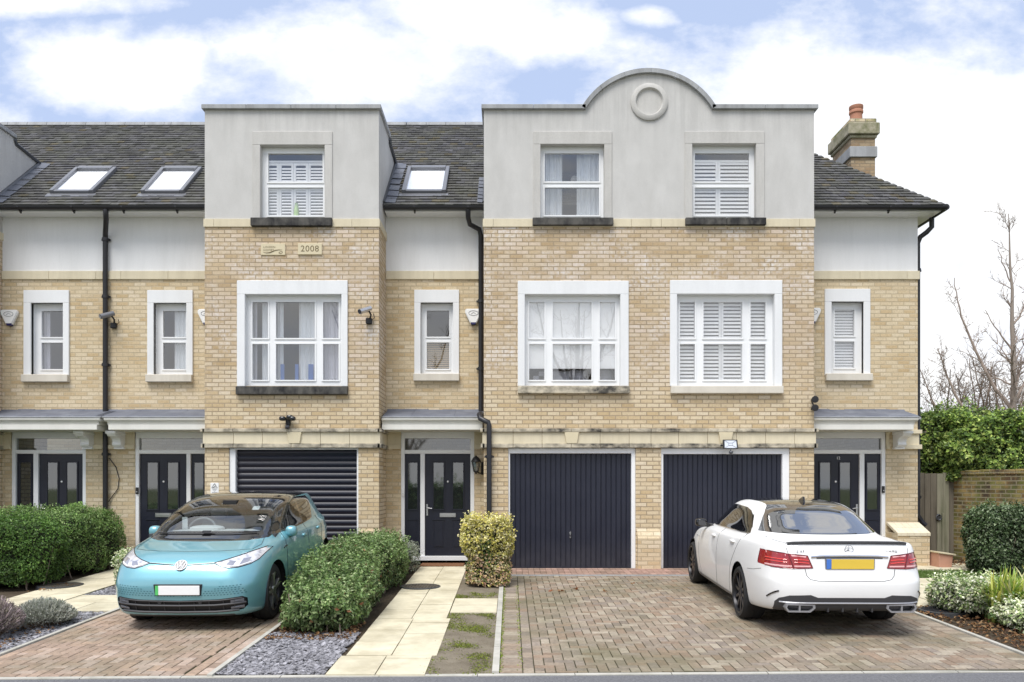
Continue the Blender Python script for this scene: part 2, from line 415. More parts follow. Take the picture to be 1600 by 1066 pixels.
# ---------------------------------------------------------------- walls of the set-back parts
ZW_STR0, ZW_STR1 = wz(437), wz(424)
def doorset_hole(l, r): return (wx(l), wx(r), -.05, wz(673))
def back_wall(parent, x0, x1, doors, wins, cheek_l=None):
    mb = MB().holed(x0, x1, -.1, ZW_STR0, YW, doors+wins, depth=.06)
    return mb.build('wall', M['brick'], parent)
def string(parent, x0, x1, y, z0, z1, step=.9, mat='stone', name='string_course', proud=.03, start=.35, ret=0):
    mb = MB(); x = x0; first = True
    while x < x1-.01:
        nx = min(x1, x+(start if first else step)); first = False
        if x1-nx < .12: nx = x1
        mb.box(x+.002, nx-.002, y-proud, y+.05, z0, z1); x = nx
    return mb.build(name, M[mat], parent, bevel=.004)
def eaves(parent, x0, x1, hip=False):
    xe = x1
    MB().box(x0, xe, 14.99, 15.02, wz(338)-.02, EAVE_Z-.06).box(x0, xe, 15.02, YW, wz(338)-.02, wz(338)+.02).build('fascia', M['upvc'], parent)
    g = MB(); n = 10; yc, zc, r = 14.925, 6.715, .062
    pr = [(yc+r*math.cos(PI+PI*k/n), zc+r*math.sin(PI+PI*k/n)) for k in range(n+1)]
    pr += [(yc+r*.86*math.cos(2*PI-PI*k/n), zc+r*.86*math.sin(2*PI-PI*k/n)) for k in range(n+1)]
    g.prism(pr, x0, xe+(.07 if hip else 0), 'x')
    x = x0+.55
    while x < x1-.1:
        g.prism([(yc-r-.004, zc), (yc-r-.004, zc-.03), (yc, zc-r-.012), (yc+.05, zc-r-.05), (yc+.065, zc-.02)], x, x+.03, 'x'); x += 1.0
    return g.build('gutter', M['black_pipe'], parent)
def tiles(parent, x0, x1, hip=None, seed=1):
    r = random.Random(seed); mb = MB(); L = (RIDGE_Y-EAVE_Y)*math.hypot(1, PITCH); gauge = .132; n = int(L/gauge)+1
    cs, sn = 1/math.hypot(1, PITCH), PITCH/math.hypot(1, PITCH); tw = .165
    for i in range(n):
        s0 = i*gauge-.03; s1 = (i+1)*gauge
        d = max(0, (s0+.05))*cs
        xm = x1 if hip is None else hip-.8*d+.05
        x = x0 - (tw/2 if i % 2 else 0)
        bell = .10*max(0, 1-s0/.6)**2*0
        while x < xm:
            a, b = max(x, x0), min(x+tw-.003, xm); x += tw
            if b-a < .02: continue
            lift = .036+r.uniform(-.004, .006); tl = r.uniform(-.003, .003)
            def P(xx, s, h): return (xx, EAVE_Y+s*cs-h*sn, EAVE_Z+s*sn+h*cs)
            g = r.choice((.075, .085, .095, .105, .085))*r.uniform(.85, 1.18)
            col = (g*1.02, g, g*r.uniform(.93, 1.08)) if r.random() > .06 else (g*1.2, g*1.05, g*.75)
            lit_lip = tuple(c*2.0 for c in col)  # front edge painted lighter, as if lit from the front
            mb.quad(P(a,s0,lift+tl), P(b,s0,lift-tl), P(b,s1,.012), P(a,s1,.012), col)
            mb.quad(P(a,s0+.004,lift-.020), P(b,s0+.004,lift-.020), P(b,s0,lift-tl), P(a,s0,lift+tl), lit_lip)
            mb.quad(P(a,s0+.004,lift-.020), P(b,s0+.004,lift-.020), P(b,s0+.06,lift-.024), P(a,s0+.06,lift-.024), (.02,.02,.02))  # near-black strip painted as the shadow under the tile's overhang
            if hip is not None and b >= xm-1e-6: mb.quad(P(b,s0,lift-tl), P(b,s0,-.01), P(b,s1,-.01), P(b,s1,.012), lit_lip)
    zr = roof_z(RIDGE_Y)
    rx = x1 if hip is None else hip-.8*(RIDGE_Y-EAVE_Y)
    c = (.08,.08,.08)
    mb.quad((x0,RIDGE_Y,zr),(rx,RIDGE_Y,zr),(rx,22.2,EAVE_Z),(x0,22.2,EAVE_Z), c)
    if hip is not None:                              # hipped end, stepped courses seen from the side
        m = 30
        for i in range(m):
            t0, t1 = i/m, (i+1)/m
            def Q(t, y0): return None
            xa, xb = hip-.8*(RIDGE_Y-EAVE_Y)*t0, hip-.8*(RIDGE_Y-EAVE_Y)*t1
            za, zb = EAVE_Z+(zr-EAVE_Z)*t0, EAVE_Z+(zr-EAVE_Z)*t1
            ya, yb = EAVE_Y+(RIDGE_Y-EAVE_Y)*t0, EAVE_Y+(RIDGE_Y-EAVE_Y)*t1
            ya2, yb2 = 22.2-(22.2-RIDGE_Y)*t0, 22.2-(22.2-RIDGE_Y)*t1
            mb.quad((xa+.02,ya,za+.03),(xa+.02,ya2,za+.03),(xb,yb2,zb),(xb,yb,zb), (.085,.085,.085))
            mb.quad((xa+.02,ya,za-.01),(xa+.02,ya2,za-.01),(xa+.02,ya2,za+.03),(xa+.02,ya,za+.03), (.11,.11,.11))
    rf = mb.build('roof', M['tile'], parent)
    rg = MB(); x = x0
    while x < rx-.05:
        nx = min(rx, x+.45)
        rg.prism([(RIDGE_Y-.13, zr-.06), (RIDGE_Y-.1, zr+.02), (RIDGE_Y, zr+.065), (RIDGE_Y+.1, zr+.02), (RIDGE_Y+.13, zr-.06)], x+.004, nx-.004, 'x'); x = nx
    rg.build('ridge', M['coping'], rf)
    return rf
def on_roof(px, py):
    k = (HOR-py)/FOC; Y = (EAVE_Z-PITCH*EAVE_Y-CAMZ)/(k-PITCH); return Vector(((px-CEN)*Y/FOC, Y, roof_z(Y)))
def skylight(parent, px0, px1, py0, py1):
    a = on_roof(px0, py1); b = on_roof(px1, py1); s1 = on_roof(px0, py0).y-a.y
    cs, sn = 1/math.hypot(1, PITCH), PITCH/math.hypot(1, PITCH); L = s1/cs
    def P(x, s, h): return (x, a.y+s*cs-h*sn, a.z+s*sn+h*cs)
    def bar(mb, x0, x1, s0, s1, h0, h1):
        v = [P(x0,s0,h0),P(x1,s0,h0),P(x1,s1,h0),P(x0,s1,h0),P(x0,s0,h1),P(x1,s0,h1),P(x1,s1,h1),P(x0,s1,h1)]
        mb.add(v, [(0,3,2,1),(4,5,6,7),(0,1,5,4),(1,2,6,5),(2,3,7,6),(3,0,4,7)])
    mb = MB(); w = .075
    bar(mb, a.x, a.x+w, 0, L, .0, .10); bar(mb, b.x-w, b.x, 0, L, .0, .10)
    bar(mb, a.x+w, b.x-w, 0, w, .0, .085); bar(mb, a.x+w, b.x-w, L-w*1.5, L, .0, .115)
    bar(mb, a.x-.05, b.x+.05, -.14, 0, .02, .035)
    fr = mb.build('skylight', M['frame_grey'], parent, bevel=.008)
    g = MB(); g.quad(P(a.x+w,w,.07), P(b.x-w,w,.07), P(b.x-w,L-w,.07), P(a.x+w,L-w,.07)); g.build('pane', M['glass_sky'], fr)
    k = MB(); k.quad(P(a.x+w,w,.045), P(b.x-w,w,.045), P(b.x-w,L-w,.045), P(a.x+w,L-w,.045)); k.build('blind', M['white'], fr)
def flashing(parent, x0, x1, y0, y1):
    mb = MB(); n = 7
    for i in range(n):
        ya, yb = y0+(y1-y0)*i/n, y0+(y1-y0)*(i+1)/n+.03
        j = random.uniform(0, .02)
        mb.add([(x0,ya,roof_z(ya)+.06+j),(x1+random.uniform(-.02,.02),ya,roof_z(ya)+.05+j),(x1,yb,roof_z(yb)+.04),(x0,yb,roof_z(yb)+.05)], [(0,1,2,3)])
    return mb.build('lead_flashing', M['lead'], parent)

# ---------------------------------------------------------------- bays
def bay(parent, xl, xr, holes_b=(), holes_r=(), garages=(), arch=None, left=True, right=True, keyx=()):
    # brick
    gh = [(bx(a), bx(b), -.2, ZBAND0) for a, b in garages]
    mb = MB().holed(xl, xr, -.2, ZBAND0, YB, gh, depth=.16)
    mb.holed(xl, xr, ZBAND0, ZSTR0, YB, list(holes_b))
    if right: mb.quad((xr,YB,-.2),(xr,16.8,-.2),(xr,16.8,ZSTR0),(xr,YB,ZSTR0))
    if left: mb.quad((xl,YB,-.2),(xl,YB,ZSTR0),(xl,16.8,ZSTR0),(xl,16.8,-.2))
    mb.build('bay_wall', M['brick_bay'], parent)
    # rendered top storey with its parapet
    mb = MB().holed(xl, xr, ZSTR1, ZCOP0, YB, list(holes_r))
    ztop = ZCOP0; yb_ = 15.66
    def cheek(x):
        pr = [(YB, ZSTR1), (YB, ztop), (yb_, ztop), (yb_+.02, 8.20), (16.47, roof_z(16.47)+.06), (16.9, ZSTR1)]
        return [(x, p[0], p[1]) for p in pr]
    for s, x in ((left, xl), (right, xr)):
        if s: mb.add(cheek(x), [(0,1,2,3,4,5)])
    mb.quad((xl,yb_,8.2),(xr,yb_,8.2),(xr,yb_,ztop),(xl,yb_,ztop)); mb.quad((xl,YB,ztop),(xr,YB,ztop),(xr,yb_,ztop),(xl,yb_,ztop))
    cop = MB(); oy = YB-.06
    if arch:
        ax, hw, rise = arch; R = (hw*hw+rise*rise)/(2*rise); cz = ztop+rise-R; n = 28
        a0 = math.asin(hw/R); pts = [(ax+R*math.sin(-a0+2*a0*i/n), cz+R*math.cos(-a0+2*a0*i/n)) for i in range(n+1)]
        mb.add([(x, YB, z) for x, z in pts]+[(x, yb_, z) for x, z in pts], [tuple(range(n+1)), tuple(range(n+1, 2*n+2))]+[(i, i+1, n+2+i, n+1+i) for i in range(n)])
        R2 = R+.075
        for i in range(n):
            A = [(ax+q*math.sin(-a0+2*a0*t/n), cz+q*math.cos(-a0+2*a0*t/n)) for q, t in ((R,i),(R,i+1),(R2,i+1),(R2,i))]
            if i % 7 == 6:
                A[1] = (A[1][0]-.003, A[1][1]); A[2] = (A[2][0]-.003, A[2][1])
            cop.prism(A, oy, yb_+.03, 'y')
        spans = [(xl-(.045 if left else 0), ax-hw-.01), (ax+hw+.01, xr+(.06 if right else 0))]
    else: spans = [(xl-(.045 if left else 0), xr+(.045 if right else 0))]
    for a, b in spans:
        n = max(1, round((b-a)/.8))
        for i in range(n): cop.box(a+(b-a)*i/n+.002, a+(b-a)*(i+1)/n-.002, oy, yb_+.04, ztop+.002, ZCOP1)
    mb.build('render_wall', M['render'], parent)
    cop.build('coping', M['coping'], parent, bevel=.006)
    # flat roof behind the parapet
    MB().add([(xl+.02,yb_,8.2),(xr-.02,yb_,8.2),(xr-.02,16.47,roof_z(16.47)+.07),(xl+.02,16.47,roof_z(16.47)+.07)], [(0,1,2,3)]).build('flat_roof', M['lead'], parent)
    for s, x, sg in ((left, xl, -1), (right, xr, 1)):
        if s: tr = MB(); tr.tube([(x+sg*.02, yb_+.02, ztop-.02), (x+sg*.02, yb_+.06, 8.22), (x+sg*.02, 16.5, roof_z(16.47)+.08)], .035, 6); tr.tube([(x+sg*.015, 16.5, roof_z(16.5)+.06), (x+sg*.015, EAVE_Y, roof_z(EAVE_Y)+.06)], .03, 6); tr.build('verge_trim', M['dark_metal'], parent)
    # string course under the render
    st = MB(); x = xl-.0; cuts = sorted([(h[0], h[1]) for h in holes_r]); w = .32
    k = 0
    xs = [xl-.02 if left else xl]
    while xs[-1] < xr-.5: xs.append(xs[-1]+(.19 if k == 0 else 1.25)); k += 1
    xs.append(xr+(.02 if right else 0))
    for a, b in zip(xs, xs[1:]): st.box(a+.002, b-.002, YB-.022, YB+.04, ZSTR0, ZSTR1)
    if right: st.box(xr-.01, xr+.022, YB+.042, YW, ZSTR0, ZSTR1)
    if left: st.box(xl-.022, xl+.01, YB+.042, YW, ZSTR0, ZSTR1)
    st.build('string_course', M['stone'], parent, bevel=.003)
    # moulded stone band over the garages
    f = MB(); lo = MB(); up = MB(); ks = MB()
    xs = [xl-.03 if left else xl]; xs.append(xs[-1]+.56 if left else xs[-1]+.5)
    while xs[-1] < xr-.62: xs.append(xs[-1]+.525)
    xs.append(xr+(.03 if right else 0))
    z1, z2 = bz(693.5), bz(675.5)
    for a, b in zip(xs, xs[1:]):
        f.box(a+.003, b-.003, YB-.025, YB+.05, z1+.001, z2-.001)
        lo.box(a+.003, b-.003, YB-.055, YB+.05, ZBAND0, z1); up.box(a+.003, b-.003, YB-.065, YB+.05, z2, ZBAND1)
    for s, x, sg in ((left, xl, -1), (right, xr, 1)):
        if s:
            for m_, za, zb, pr in ((f,z1+.001,z2-.001,.025),(lo,ZBAND0,z1,.055),(up,z2,ZBAND1,.065)):
                m_.box(min(x-sg*.02, x+sg*pr), max(x-sg*.02, x+sg*pr), YB-pr if m_ is not f else YB+.052, YW, za, zb)
    for kx in keyx:
        c = bx(kx); ks.prism([(c-.095, z1+.002), (c+.095, z1+.002), (c+.13, z2-.002), (c-.13, z2-.002)], YB-.062, YB-.02, 'y')
    band = f.build('stone_band', M['stone'], parent, bevel=.004)
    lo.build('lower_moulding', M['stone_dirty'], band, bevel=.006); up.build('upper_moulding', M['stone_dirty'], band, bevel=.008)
    if keyx: ks.build('keystone', M['plaque'], band, bevel=.005)
    # plinth
    zs = .72
    segs = []; cur = xl
    for a, b, _, _ in sorted(gh): segs.append((cur, a-.02)); cur = b+.02
    segs.append((cur, xr))
    for i, (a, b) in enumerate(segs):
        a2 = a-(.1 if (i == 0 and left) else 0); b2 = b+(.1 if (i == len(segs)-1 and right) else 0)
        pl = MB(); pl.box(a2, b2, YB-.10, YB+.02, -.2, zs-.16)
        pl.add([(a2,YB-.10,zs-.16),(b2,YB-.10,zs-.16),(b,YB-.005,zs),(a,YB-.005,zs),(b2,YW,zs-.16),(b,YW,zs),(a2,YW,zs-.16),(a,YW,zs)], [(0,1,2,3),(1,4,5,2),(0,3,7,6)])
        if i == 0 and left: pl.box(a2, a+.02, YB+.021, YW, -.2, zs-.16)
        if i == len(segs)-1 and right: pl.box(b-.02, b2, YB+.021, YW, -.2, zs-.16)
        pl.build('plinth', M['brick'], parent)

def garage(parent, pl, pr, dl, dr, top, style, keyhandle=None):
    y = YB+.10; x0, x1, a, b = bx(pl), bx(pr), bx(dl), bx(dr); zt = bz(top); z0 = -.01
    if style == 'roller':
        mb = MB(); pitch = .107; z = zt
        while z > z0:
            n = 6
            for k in range(n):
                t0, t1 = k/n, (k+1)/n
                def yy(t): return y+.03-.016*math.sin(PI*min(1, t/.86)) if t < .86 else y+.034
                mb.quad((a,yy(t0),z-pitch*t0),(b,yy(t0),z-pitch*t0),(b,yy(t1),z-pitch*t1),(a,yy(t1),z-pitch*t1))
            z -= pitch
        d = mb.build('garage_door', M['navy_roller'], parent, smooth=60)
    else:
        mb = MB(); pitch = (b-a)/24; pts = []
        for i in range(24):
            x = a+i*pitch
            pts += [(x, y+.018), (x+.010, y+.018), (x+.016, y), (x+pitch-.006, y)]
        pts.append((b, y+.018))
        for p, q in zip(pts, pts[1:]): mb.quad((p[0],p[1],z0+.02),(q[0],q[1],z0+.02),(q[0],q[1],zt),(p[0],p[1],zt))
        mb.box(a, b, y-.004, y+.02, z0, z0+.04)
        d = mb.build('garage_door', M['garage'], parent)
        if keyhandle:
            hx, hz = bx(keyhandle[0]), bz(keyhandle[1])
            MB().lathe([(.02,y-.012),(.02,y+.002)], (hx,0,hz+.03), 'y', 12).box(hx-.008, hx+.008, y-.045, y-.01, hz-.01, hz+.055).box(hx-.012, hx+.012, y-.03, y, hz-.06, hz-.035).build('handle', M['metal'], d, bevel=.003)
    fr = MB(); fy0 = YB+.03
    if a-x0 > .02: fr.box(x0, a, fy0, y+.05, -.02, zt)
    if x1-b > .02: fr.box(b, x1, fy0, y+.05, -.02, zt)
    fr.box(x0, x1, fy0, y+.05, zt, ZBAND0-.002)
    fr.build('door_frame', M['upvc'], d, bevel=.006)
    return d

# ---------------------------------------------------------------- front doors and canopies
def front_door(parent, l, sl, ml, mr, dr, r, flip=False, extras=()):
    """px: outer frame, glazed side panel, post and leaf; flip = side panel on the right"""
    y = YW+.07
    X = wx
    def rect(mb, a, b, t, bo, y0, y1): mb.box(X(a), X(b), y0, y1, wz(bo), wz(t))
    fr = MB(); zb = 870
    rect(fr, l, l+5.5, 685, 880, y-.06, y+.05); rect(fr, r-6, r, 685, 880, y-.06, y+.05)
    rect(fr, l, r, 673.2, 685, y-.055, y+.05); rect(fr, l+5.5, r-6, 703, 709, y-.05, y+.05)
    if not flip: rect(fr, ml, mr, 709, 876, y-.05, y+.05); lf, s0, s1 = (mr, dr), l+5.5, ml
    else: rect(fr, mr, ml, 709, 876, y-.05, y+.05); lf, s0, s1 = (l+5.5, mr), ml, r-6
    rect(fr, l+5.5, r-6, 869, 876, y-.09, y+.05)
    F = fr.build('front_door', M['upvc'], parent, bevel=.004)
    MB().quad((X(l+5.5),y,wz(703)),(X(r-6),y,wz(703)),(X(r-6),y,wz(685)),(X(l+5.5),y,wz(685))).build('transom_pane', M['glass_soft'], F)
    # leaf
    def leafpanel(name, a, b, glasses, panels, letter, spy, hside):
        mb = MB(); mb.box(X(a)+.003, X(b)-.003, y-.01, y+.04, wz(869), wz(709.3))
        for g in glasses:
            for q in ((g[0]-2,g[0],g[2]-2,g[3]+2),(g[1],g[1]+2,g[2]-2,g[3]+2),(g[0],g[1],g[2]-2,g[2]),(g[0],g[1],g[3],g[3]+2)): rect(mb, q[0], q[1], q[2], q[3], y-.028, y-.009)
        for g in panels:
            rect(mb, g[0], g[1], g[2], g[3], y-.014, y-.009); rect(mb, g[0]+2, g[1]-2, g[2]+2, g[3]-2, y-.026, y-.013)
            rect(mb, g[0]-1.5, g[1]+1.5, g[2]-1.5, g[2], y-.03, y-.009)
        o = mb.build(name, M['navy'], F, bevel=.004)
        pm = MB()
        for g in glasses: pm.quad((X(g[0]),y-.013,wz(g[3])),(X(g[1]),y-.013,wz(g[3])),(X(g[1]),y-.013,wz(g[2])),(X(g[0]),y-.013,wz(g[2])))
        pm.build('pane', M['glass_soft'], F)
        if letter:
            m = (a+b)/2; rect(mb := MB(), m-12.5, m+12.5, 802, 808.2, y-.03, y-.009); rect(mb, m-10.5, m+10.5, 803.8, 806.4, y-.034, y-.029)
            mb.build('letterbox', M['metal'], F, bevel=.003)
            MB().lathe([(.016,y-.022),(.019,y-.009)], (X(m),0,wz(752.6)), 'y', 14).build('spyhole', M['white_plastic'], F)
            hx = a+3.5 if hside == 'l' else b-3.5; sg = 1 if hside == 'l' else -1
            h = MB(); rect(h, hx-1.3, hx+1.3, 788, 806, y-.025, y-.009)
            h.tube([(X(hx),y-.02,wz(794)),(X(hx),y-.065,wz(794)),(X(hx)+sg*.025,y-.07,wz(794)),(X(hx)+sg*.10,y-.068,wz(795))], .010, 8)
            h.build('handle', M['metal'], F, bevel=.002)
    a, b = lf; w = b-a
    def fx_(t): return a+w*t if not flip else b-w*t
    def rg(t0, t1): return tuple(sorted((fx_(t0), fx_(t1))))
    g1, g2 = rg(.19,.41), rg(.62,.84)
    p1, p2 = rg(.18,.42), rg(.61,.85)
    leafpanel('door_leaf', a, b, [(*g1,723,796),(*g2,723,796)], [(*p1,813,856),(*p2,813,856)], True, True, 'r' if flip else 'l')
    m0, m1 = s0+(s1-s0)*.2, s1-(s1-s0)*.2
    leafpanel('side_panel', s0, s1, [(m0,m1,723,796)], [(m0,m1,813,856)], False, False, 'l')
    return F
def doorbell(F, px, py, col='black', y=YW+.01):
    MB().box(wx(px)-.025, wx(px)+.025, y-.03, y+.001, wz(py)-.065, wz(py)+.065).build('doorbell', M[col], F, bevel=.006)
    MB().lathe([(.010,y-.034),(.010,y-.028)], (wx(px),0,wz(py)-.02), 'y', 10).build('doorbell_button', M['metal'], F)
def canopy(parent, x0, x1, endl=False, endr=False, leadx=None, brackets=()):
    YF = 14.62; zt = 2.748
    mb = MB()
    for prof, ex in (([(YF,zt),(YF,zt-.035),(YF+.012,zt-.04),(YF+.03,zt-.062),(YW,zt-.062),(YW,zt)], .10),
                     ([(YF+.03,zt-.064),(YF+.055,zt-.105),(YF+.055,zt-.125),(YW,zt-.125),(YW,zt-.064)], .055),
                     ([(YF+.035,zt-.127),(YF+.035,zt-.215),(YW,zt-.215),(YW,zt-.127)], .03)):
        mb.prism(prof, x0-(ex if endl else 0), x1+(ex if endr else 0), 'x')
    c = mb.build('canopy', M['cream'], parent, bevel=.003)
    a, b = leadx or (x0-(.05 if endl else 0), x1+(.02 if endr else 0))
    ld = MB(); n = 7; r = random.Random(int(x0*10))
    for i in range(n):
        xa, xb = a+(b-a)*i/n, a+(b-a)*(i+1)/n
        j = r.uniform(-.008, .008)
        ld.prism([(YW-.004, wz(640)+j), (YW-.03, wz(640)+j), (YW-.06, wz(643)), (14.78, zt+.06), (14.74, zt+.02), (YW-.004, zt+.02)], xa, xb-(.004 if i % 3 == 1 else 0), 'x')
    ld.build('lead_cover', M['lead'], c)
    MB().box(x0-(.12 if endl else 0), x1+(.12 if endr else 0), YF-.012, YW-.002, zt+.003, zt+.022).build('lead_edge', M['coping'], c, bevel=.004)
    for q in brackets:
        w = .082; zb, ztop = 2.20, zt-.217
        h = ztop-zb
        pr = [(YW,ztop),(YW-.42,ztop),(YW-.42,ztop-.06),(YW-.38,ztop-.10),(YW-.30,ztop-.11),(YW-.22,ztop-.15),(YW-.20,ztop-.2),(YW-.21,ztop-.25),(YW-.17,ztop-.29),(YW-.11,zb+.05),(YW-.11,zb),(YW,zb)]
        MB().prism(pr, q-w, q+w, 'x').box(q-w-.015, q+w+.015, YW-.44, YW, ztop-.055, ztop-.001).box(q-w-.012, q+w+.012, YW-.125, YW, zb+.004, zb+.035).build('bracket', M['upvc'], c, bevel=.006)
    return c
def band_piece(parent, x0, x1, endr=False):
    mb = MB(); e = .06 if endr else 0
    mb.box(x0, x1+e, YW-.06, YW+.02, wz(678), wz(672)).box(x0, x1+(.02 if endr else 0), YW-.022, YW+.02, wz(695), wz(678)-.001).box(x0, x1+e, YW-.055, YW+.02, wz(702), wz(695)-.001)
    mb.build('stone_band', M['stone'], parent, bevel=.004)
def downpipe(parent, pts, r=.047, collars=()):
    mb = MB().tube(pts, r, 12)
    for c in collars: mb.lathe([(r+.014,-.03),(r+.014,.03)], c, 'z', 14); mb.box(c[0]-.085, c[0]+.085, c[1]+.02, c[1]+.05, c[2]-.018, c[2]+.018)
    return mb.build('downpipe', M['black_pipe'], parent, smooth=50)

# ================================================================ house A (far left)
SM = dict(A=(49.5,99.5,474,585), B=(241,292,474,585), C=(657.5,708,473.5,584.5), D=(1298.5,1348.5,472,583.5))
def small_window(parent, key, out, sill, gl):
    a, b, t, bo = SM[key]
    op = pxrect(wx, wz, a, b, t, bo); g = [pxrect(wx, wz, gl[0], gl[1], t+10.5, t+51.5), pxrect(wx, wz, gl[0], gl[1], t+60.5, t+102)]
    return window(parent, YW, op, g, outer=(wx(out[0]), wx(out[1]), wz(587), wz(out[2])), sill=(wx(sill[0]), wx(sill[1]), wz(sill[3]), wz(sill[2])), sillmat='sill_clean', roommat='room_lav' if key in 'AB' else 'room')
def hole(key): a, b, t, bo = SM[key]; return pxrect(wx, wz, a, b, t, bo)
def in_win(w, name, mat, mb): return mb.build(name, M[mat], w)

back_wall(hA, XA, PAB, [doorset_hole(18, 134)], [hole('A')])
MB().holed(XA, PAB, ZW_STR1, wz(338)+.02, YW).build('render_wall', M['render_white'], hA)
string(hA, XA, PAB, YW, ZW_STR0, ZW_STR1, start=.9)
wA = small_window(hA, 'A', (38,109,454), (36.5,109,586,597.5), (61,95.5))
in_win(wA, 'curtain', 'sheer', drape(wx(60), wx(70), wz(585), wz(474), YW+.2, .012, .06, 3))
bay(hA, XA0, XA, left=False)
front_door(hA, 18, 27, 51, 58.5, 129, 134.5)
F = front_door
canopy(hA, XA, -7.60, endr=True, leadx=(XA, -7.50), brackets=[wx(141)])
band_piece(hA, XA, wx(18)); band_piece(hA, wx(134.5), PAB)
eaves(hA, XA, PAB)
tiles(hA, XA0, PAB, seed=1)
skylight(hA, 79, 147, 268, 305)
flashing(hA, XA+.02, XA+.24, EAVE_Y, 16.5)
xp = wx(167.5)
dA = downpipe(hA, [(-7.545,14.93,6.66),(-7.545,14.93,6.56),(-7.56,14.97,6.50),(xp+.01,YW-.09,6.28),(xp,YW-.07,6.20),(xp,YW-.07,.02)], collars=[(xp,YW-.07,6.2),(xp,YW-.07,wz(465)),(xp,YW-.07,wz(571)),(xp,YW-.07,wz(710))])

# ================================================================ house B
back_wall(hB, PAB, XBL, [doorset_hole(211, 327)], [hole('B')])
MB().holed(PAB, XBL, ZW_STR1, wz(338)+.02, YW).build('render_wall', M['render_white'], hB)
string(hB, PAB, XBL, YW, ZW_STR0, ZW_STR1, start=.35)
wB = small_window(hB, 'B', (231,302,454), (230,302,586,597.5), (252,287.5))
in_win(wB, 'curtain', 'sheer_pale', drape(wx(266), wx(290), wz(585), wz(474), YW+.19, .012, .07, 4))
BW1 = pxrect(bx, bz, 383.5, 534, 460.5, 603); TW1 = pxrect(bx, bz, 407, 507.5, 227, 342.4)
bay(hB, XBL, XBR, holes_b=[BW1], holes_r=[TW1], garages=[(357.5,560)], keyx=[461])
def big_glass(cols, fx=bx, fz=bz, rows=((470.5,527),(536.5,592.8))): return [pxrect(fx, fz, a, b, t, bo) for a, b in cols for t, bo in rows]
wBig1 = window(hB, YB, BW1, big_glass([(392,416.5),(429,490),(503,527.5)]), outer=(bx(371),bx(543.5),bz(604),bz(439)), sill=(bx(370.5),bx(544),bz(617),bz(604.5)), sillmat='sill_black')
for a, b, s, m in ((386,396,1,'sheer'),(404,420,2,'sheer_pale'),(428,438,5,'sheer_pale'),(462,496,6,'sheer_pale'),(500,531,7,'sheer')):
    in_win(wBig1, 'curtain', m, drape(bx(a), bx(b), bz(601), bz(462), YB+.22, .015, .08, s))
for a, b in ((434,440),(457,462.5),(478,486)): in_win(wBig1, 'blue_ribbon', 'blue', MB().box(bx(a), bx(b), YB+.17, YB+.18, bz(594), bz(567)))
wTop1 = window(hB, YB, TW1, [pxrect(bx, bz, 416.5, 502, 236.5, 281), pxrect(bx, bz, 416.5, 503, 290, 334)], outer=(bx(395),bx(519.5),ZSTR1,bz(206)), sill=(bx(393.5),bx(520),bz(355),bz(342.3)), sur='render_band', sillmat='sill_black', proud=.022, rec=.11)
sh = MB()
for a, b in ((411,432),(432.5,455),(455.5,478),(478.5,505)):
    louvres(sh, bx(a), bx(b), bz(338), bz(289), YB+.15, pitch=.055, cov=.36); louvres(sh, bx(a), bx(b), bz(288), bz(250), YB+.15, pitch=.055, cov=.36)
sh.box(bx(409), bx(505), YB+.15, YB+.17, bz(249), bz(246)); in_win(wTop1, 'shutter', 'shutter', sh)
in_win(wTop1, 'vase', 'green_glass', MB().lathe([(.0,bz(334)),(.052,bz(334)),(.05,bz(325)),(.03,bz(314)),(.034,bz(313))], (bx(459.5),YB+.165,0), 'z', 14))
garage(hB, 357.5, 560, 367, 557, 702.5, 'roller')
F = front_door(hB, 211, 297, 297, 290.5, 290.5, 327, flip=True); doorbell(F, 214.5, 767)
canopy(hB, -7.33, XBL-.03, endl=True, leadx=(wx(174), XBL-.03), brackets=[wx(190)])
band_piece(hB, PAB, wx(211))
eaves(hB, PAB, XBL-.03)
tiles(hB, PAB, PBC, seed=2)
skylight(hB, 221, 288, 268, 305)
# plaques
p1 = MB().box(bx(408), bx(446), YB-.018, YB+.01, bz(399), bz(381)).build('plaque', M['plaque'], hB, bevel=.004)
p2 = MB().box(bx(466), bx(503.5), YB-.03, YB+.01, bz(398.5), bz(381)).build('plaque', M['plaque'], hB, bevel=.005)
def text(body, size, loc, mat, parent, rot=(PI/2,0,0), ext=.001, align='CENTER', name='lettering', local=False, spacing=1.0):
    cu = bpy.data.curves.new(name, 'FONT'); cu.body = body; cu.size = size; cu.extrude = ext; cu.align_x = align; cu.align_y = 'CENTER'; cu.space_character = spacing
    o = bpy.data.objects.new(name, cu); COL.objects.link(o)
    dg = bpy.context.evaluated_depsgraph_get(); me = bpy.data.meshes.new_from_object(o.evaluated_get(dg))
    bpy.data.objects.remove(o); bpy.data.curves.remove(cu)
    me.materials.clear(); me.materials.append(mat)
    n = bpy.data.objects.new(name, me); COL.objects.link(n)
    from mathutils import Euler
    n.rotation_euler = rot
    off = Vector((0,0,0)) if local else Vector(root_of(parent).location)
    n.location = Vector(loc)-off; n.parent = parent
    return n
text('2008', .155, ((bx(466)+bx(503.5))/2, YB-.0315, bz(389.8)), M['engrave'], p2, spacing=1.1)
text('LINDEN', .052, (bx(412), YB-.0195, bz(386.8)), M['engrave'], p1, align='LEFT', spacing=1.25)
text('HOMES', .052, (bx(412), YB-.0195, bz(391.6)), M['engrave'], p1, align='LEFT', spacing=1.2)
sw = MB(); pts = [(412,395),(417,395.8),(422,395.2),(427,393.3),(431,391.6),(436,391),(441.5,391.2)]
sw.tube([(bx(a),YB-.019,bz(b)) for a, b in pts], [.003,.006,.008,.008,.007,.006,.003], 6)
lf = [(436,395.6),(438,394),(441,393.6),(442,394),(441,396),(438.5,397),(436,395.8)]
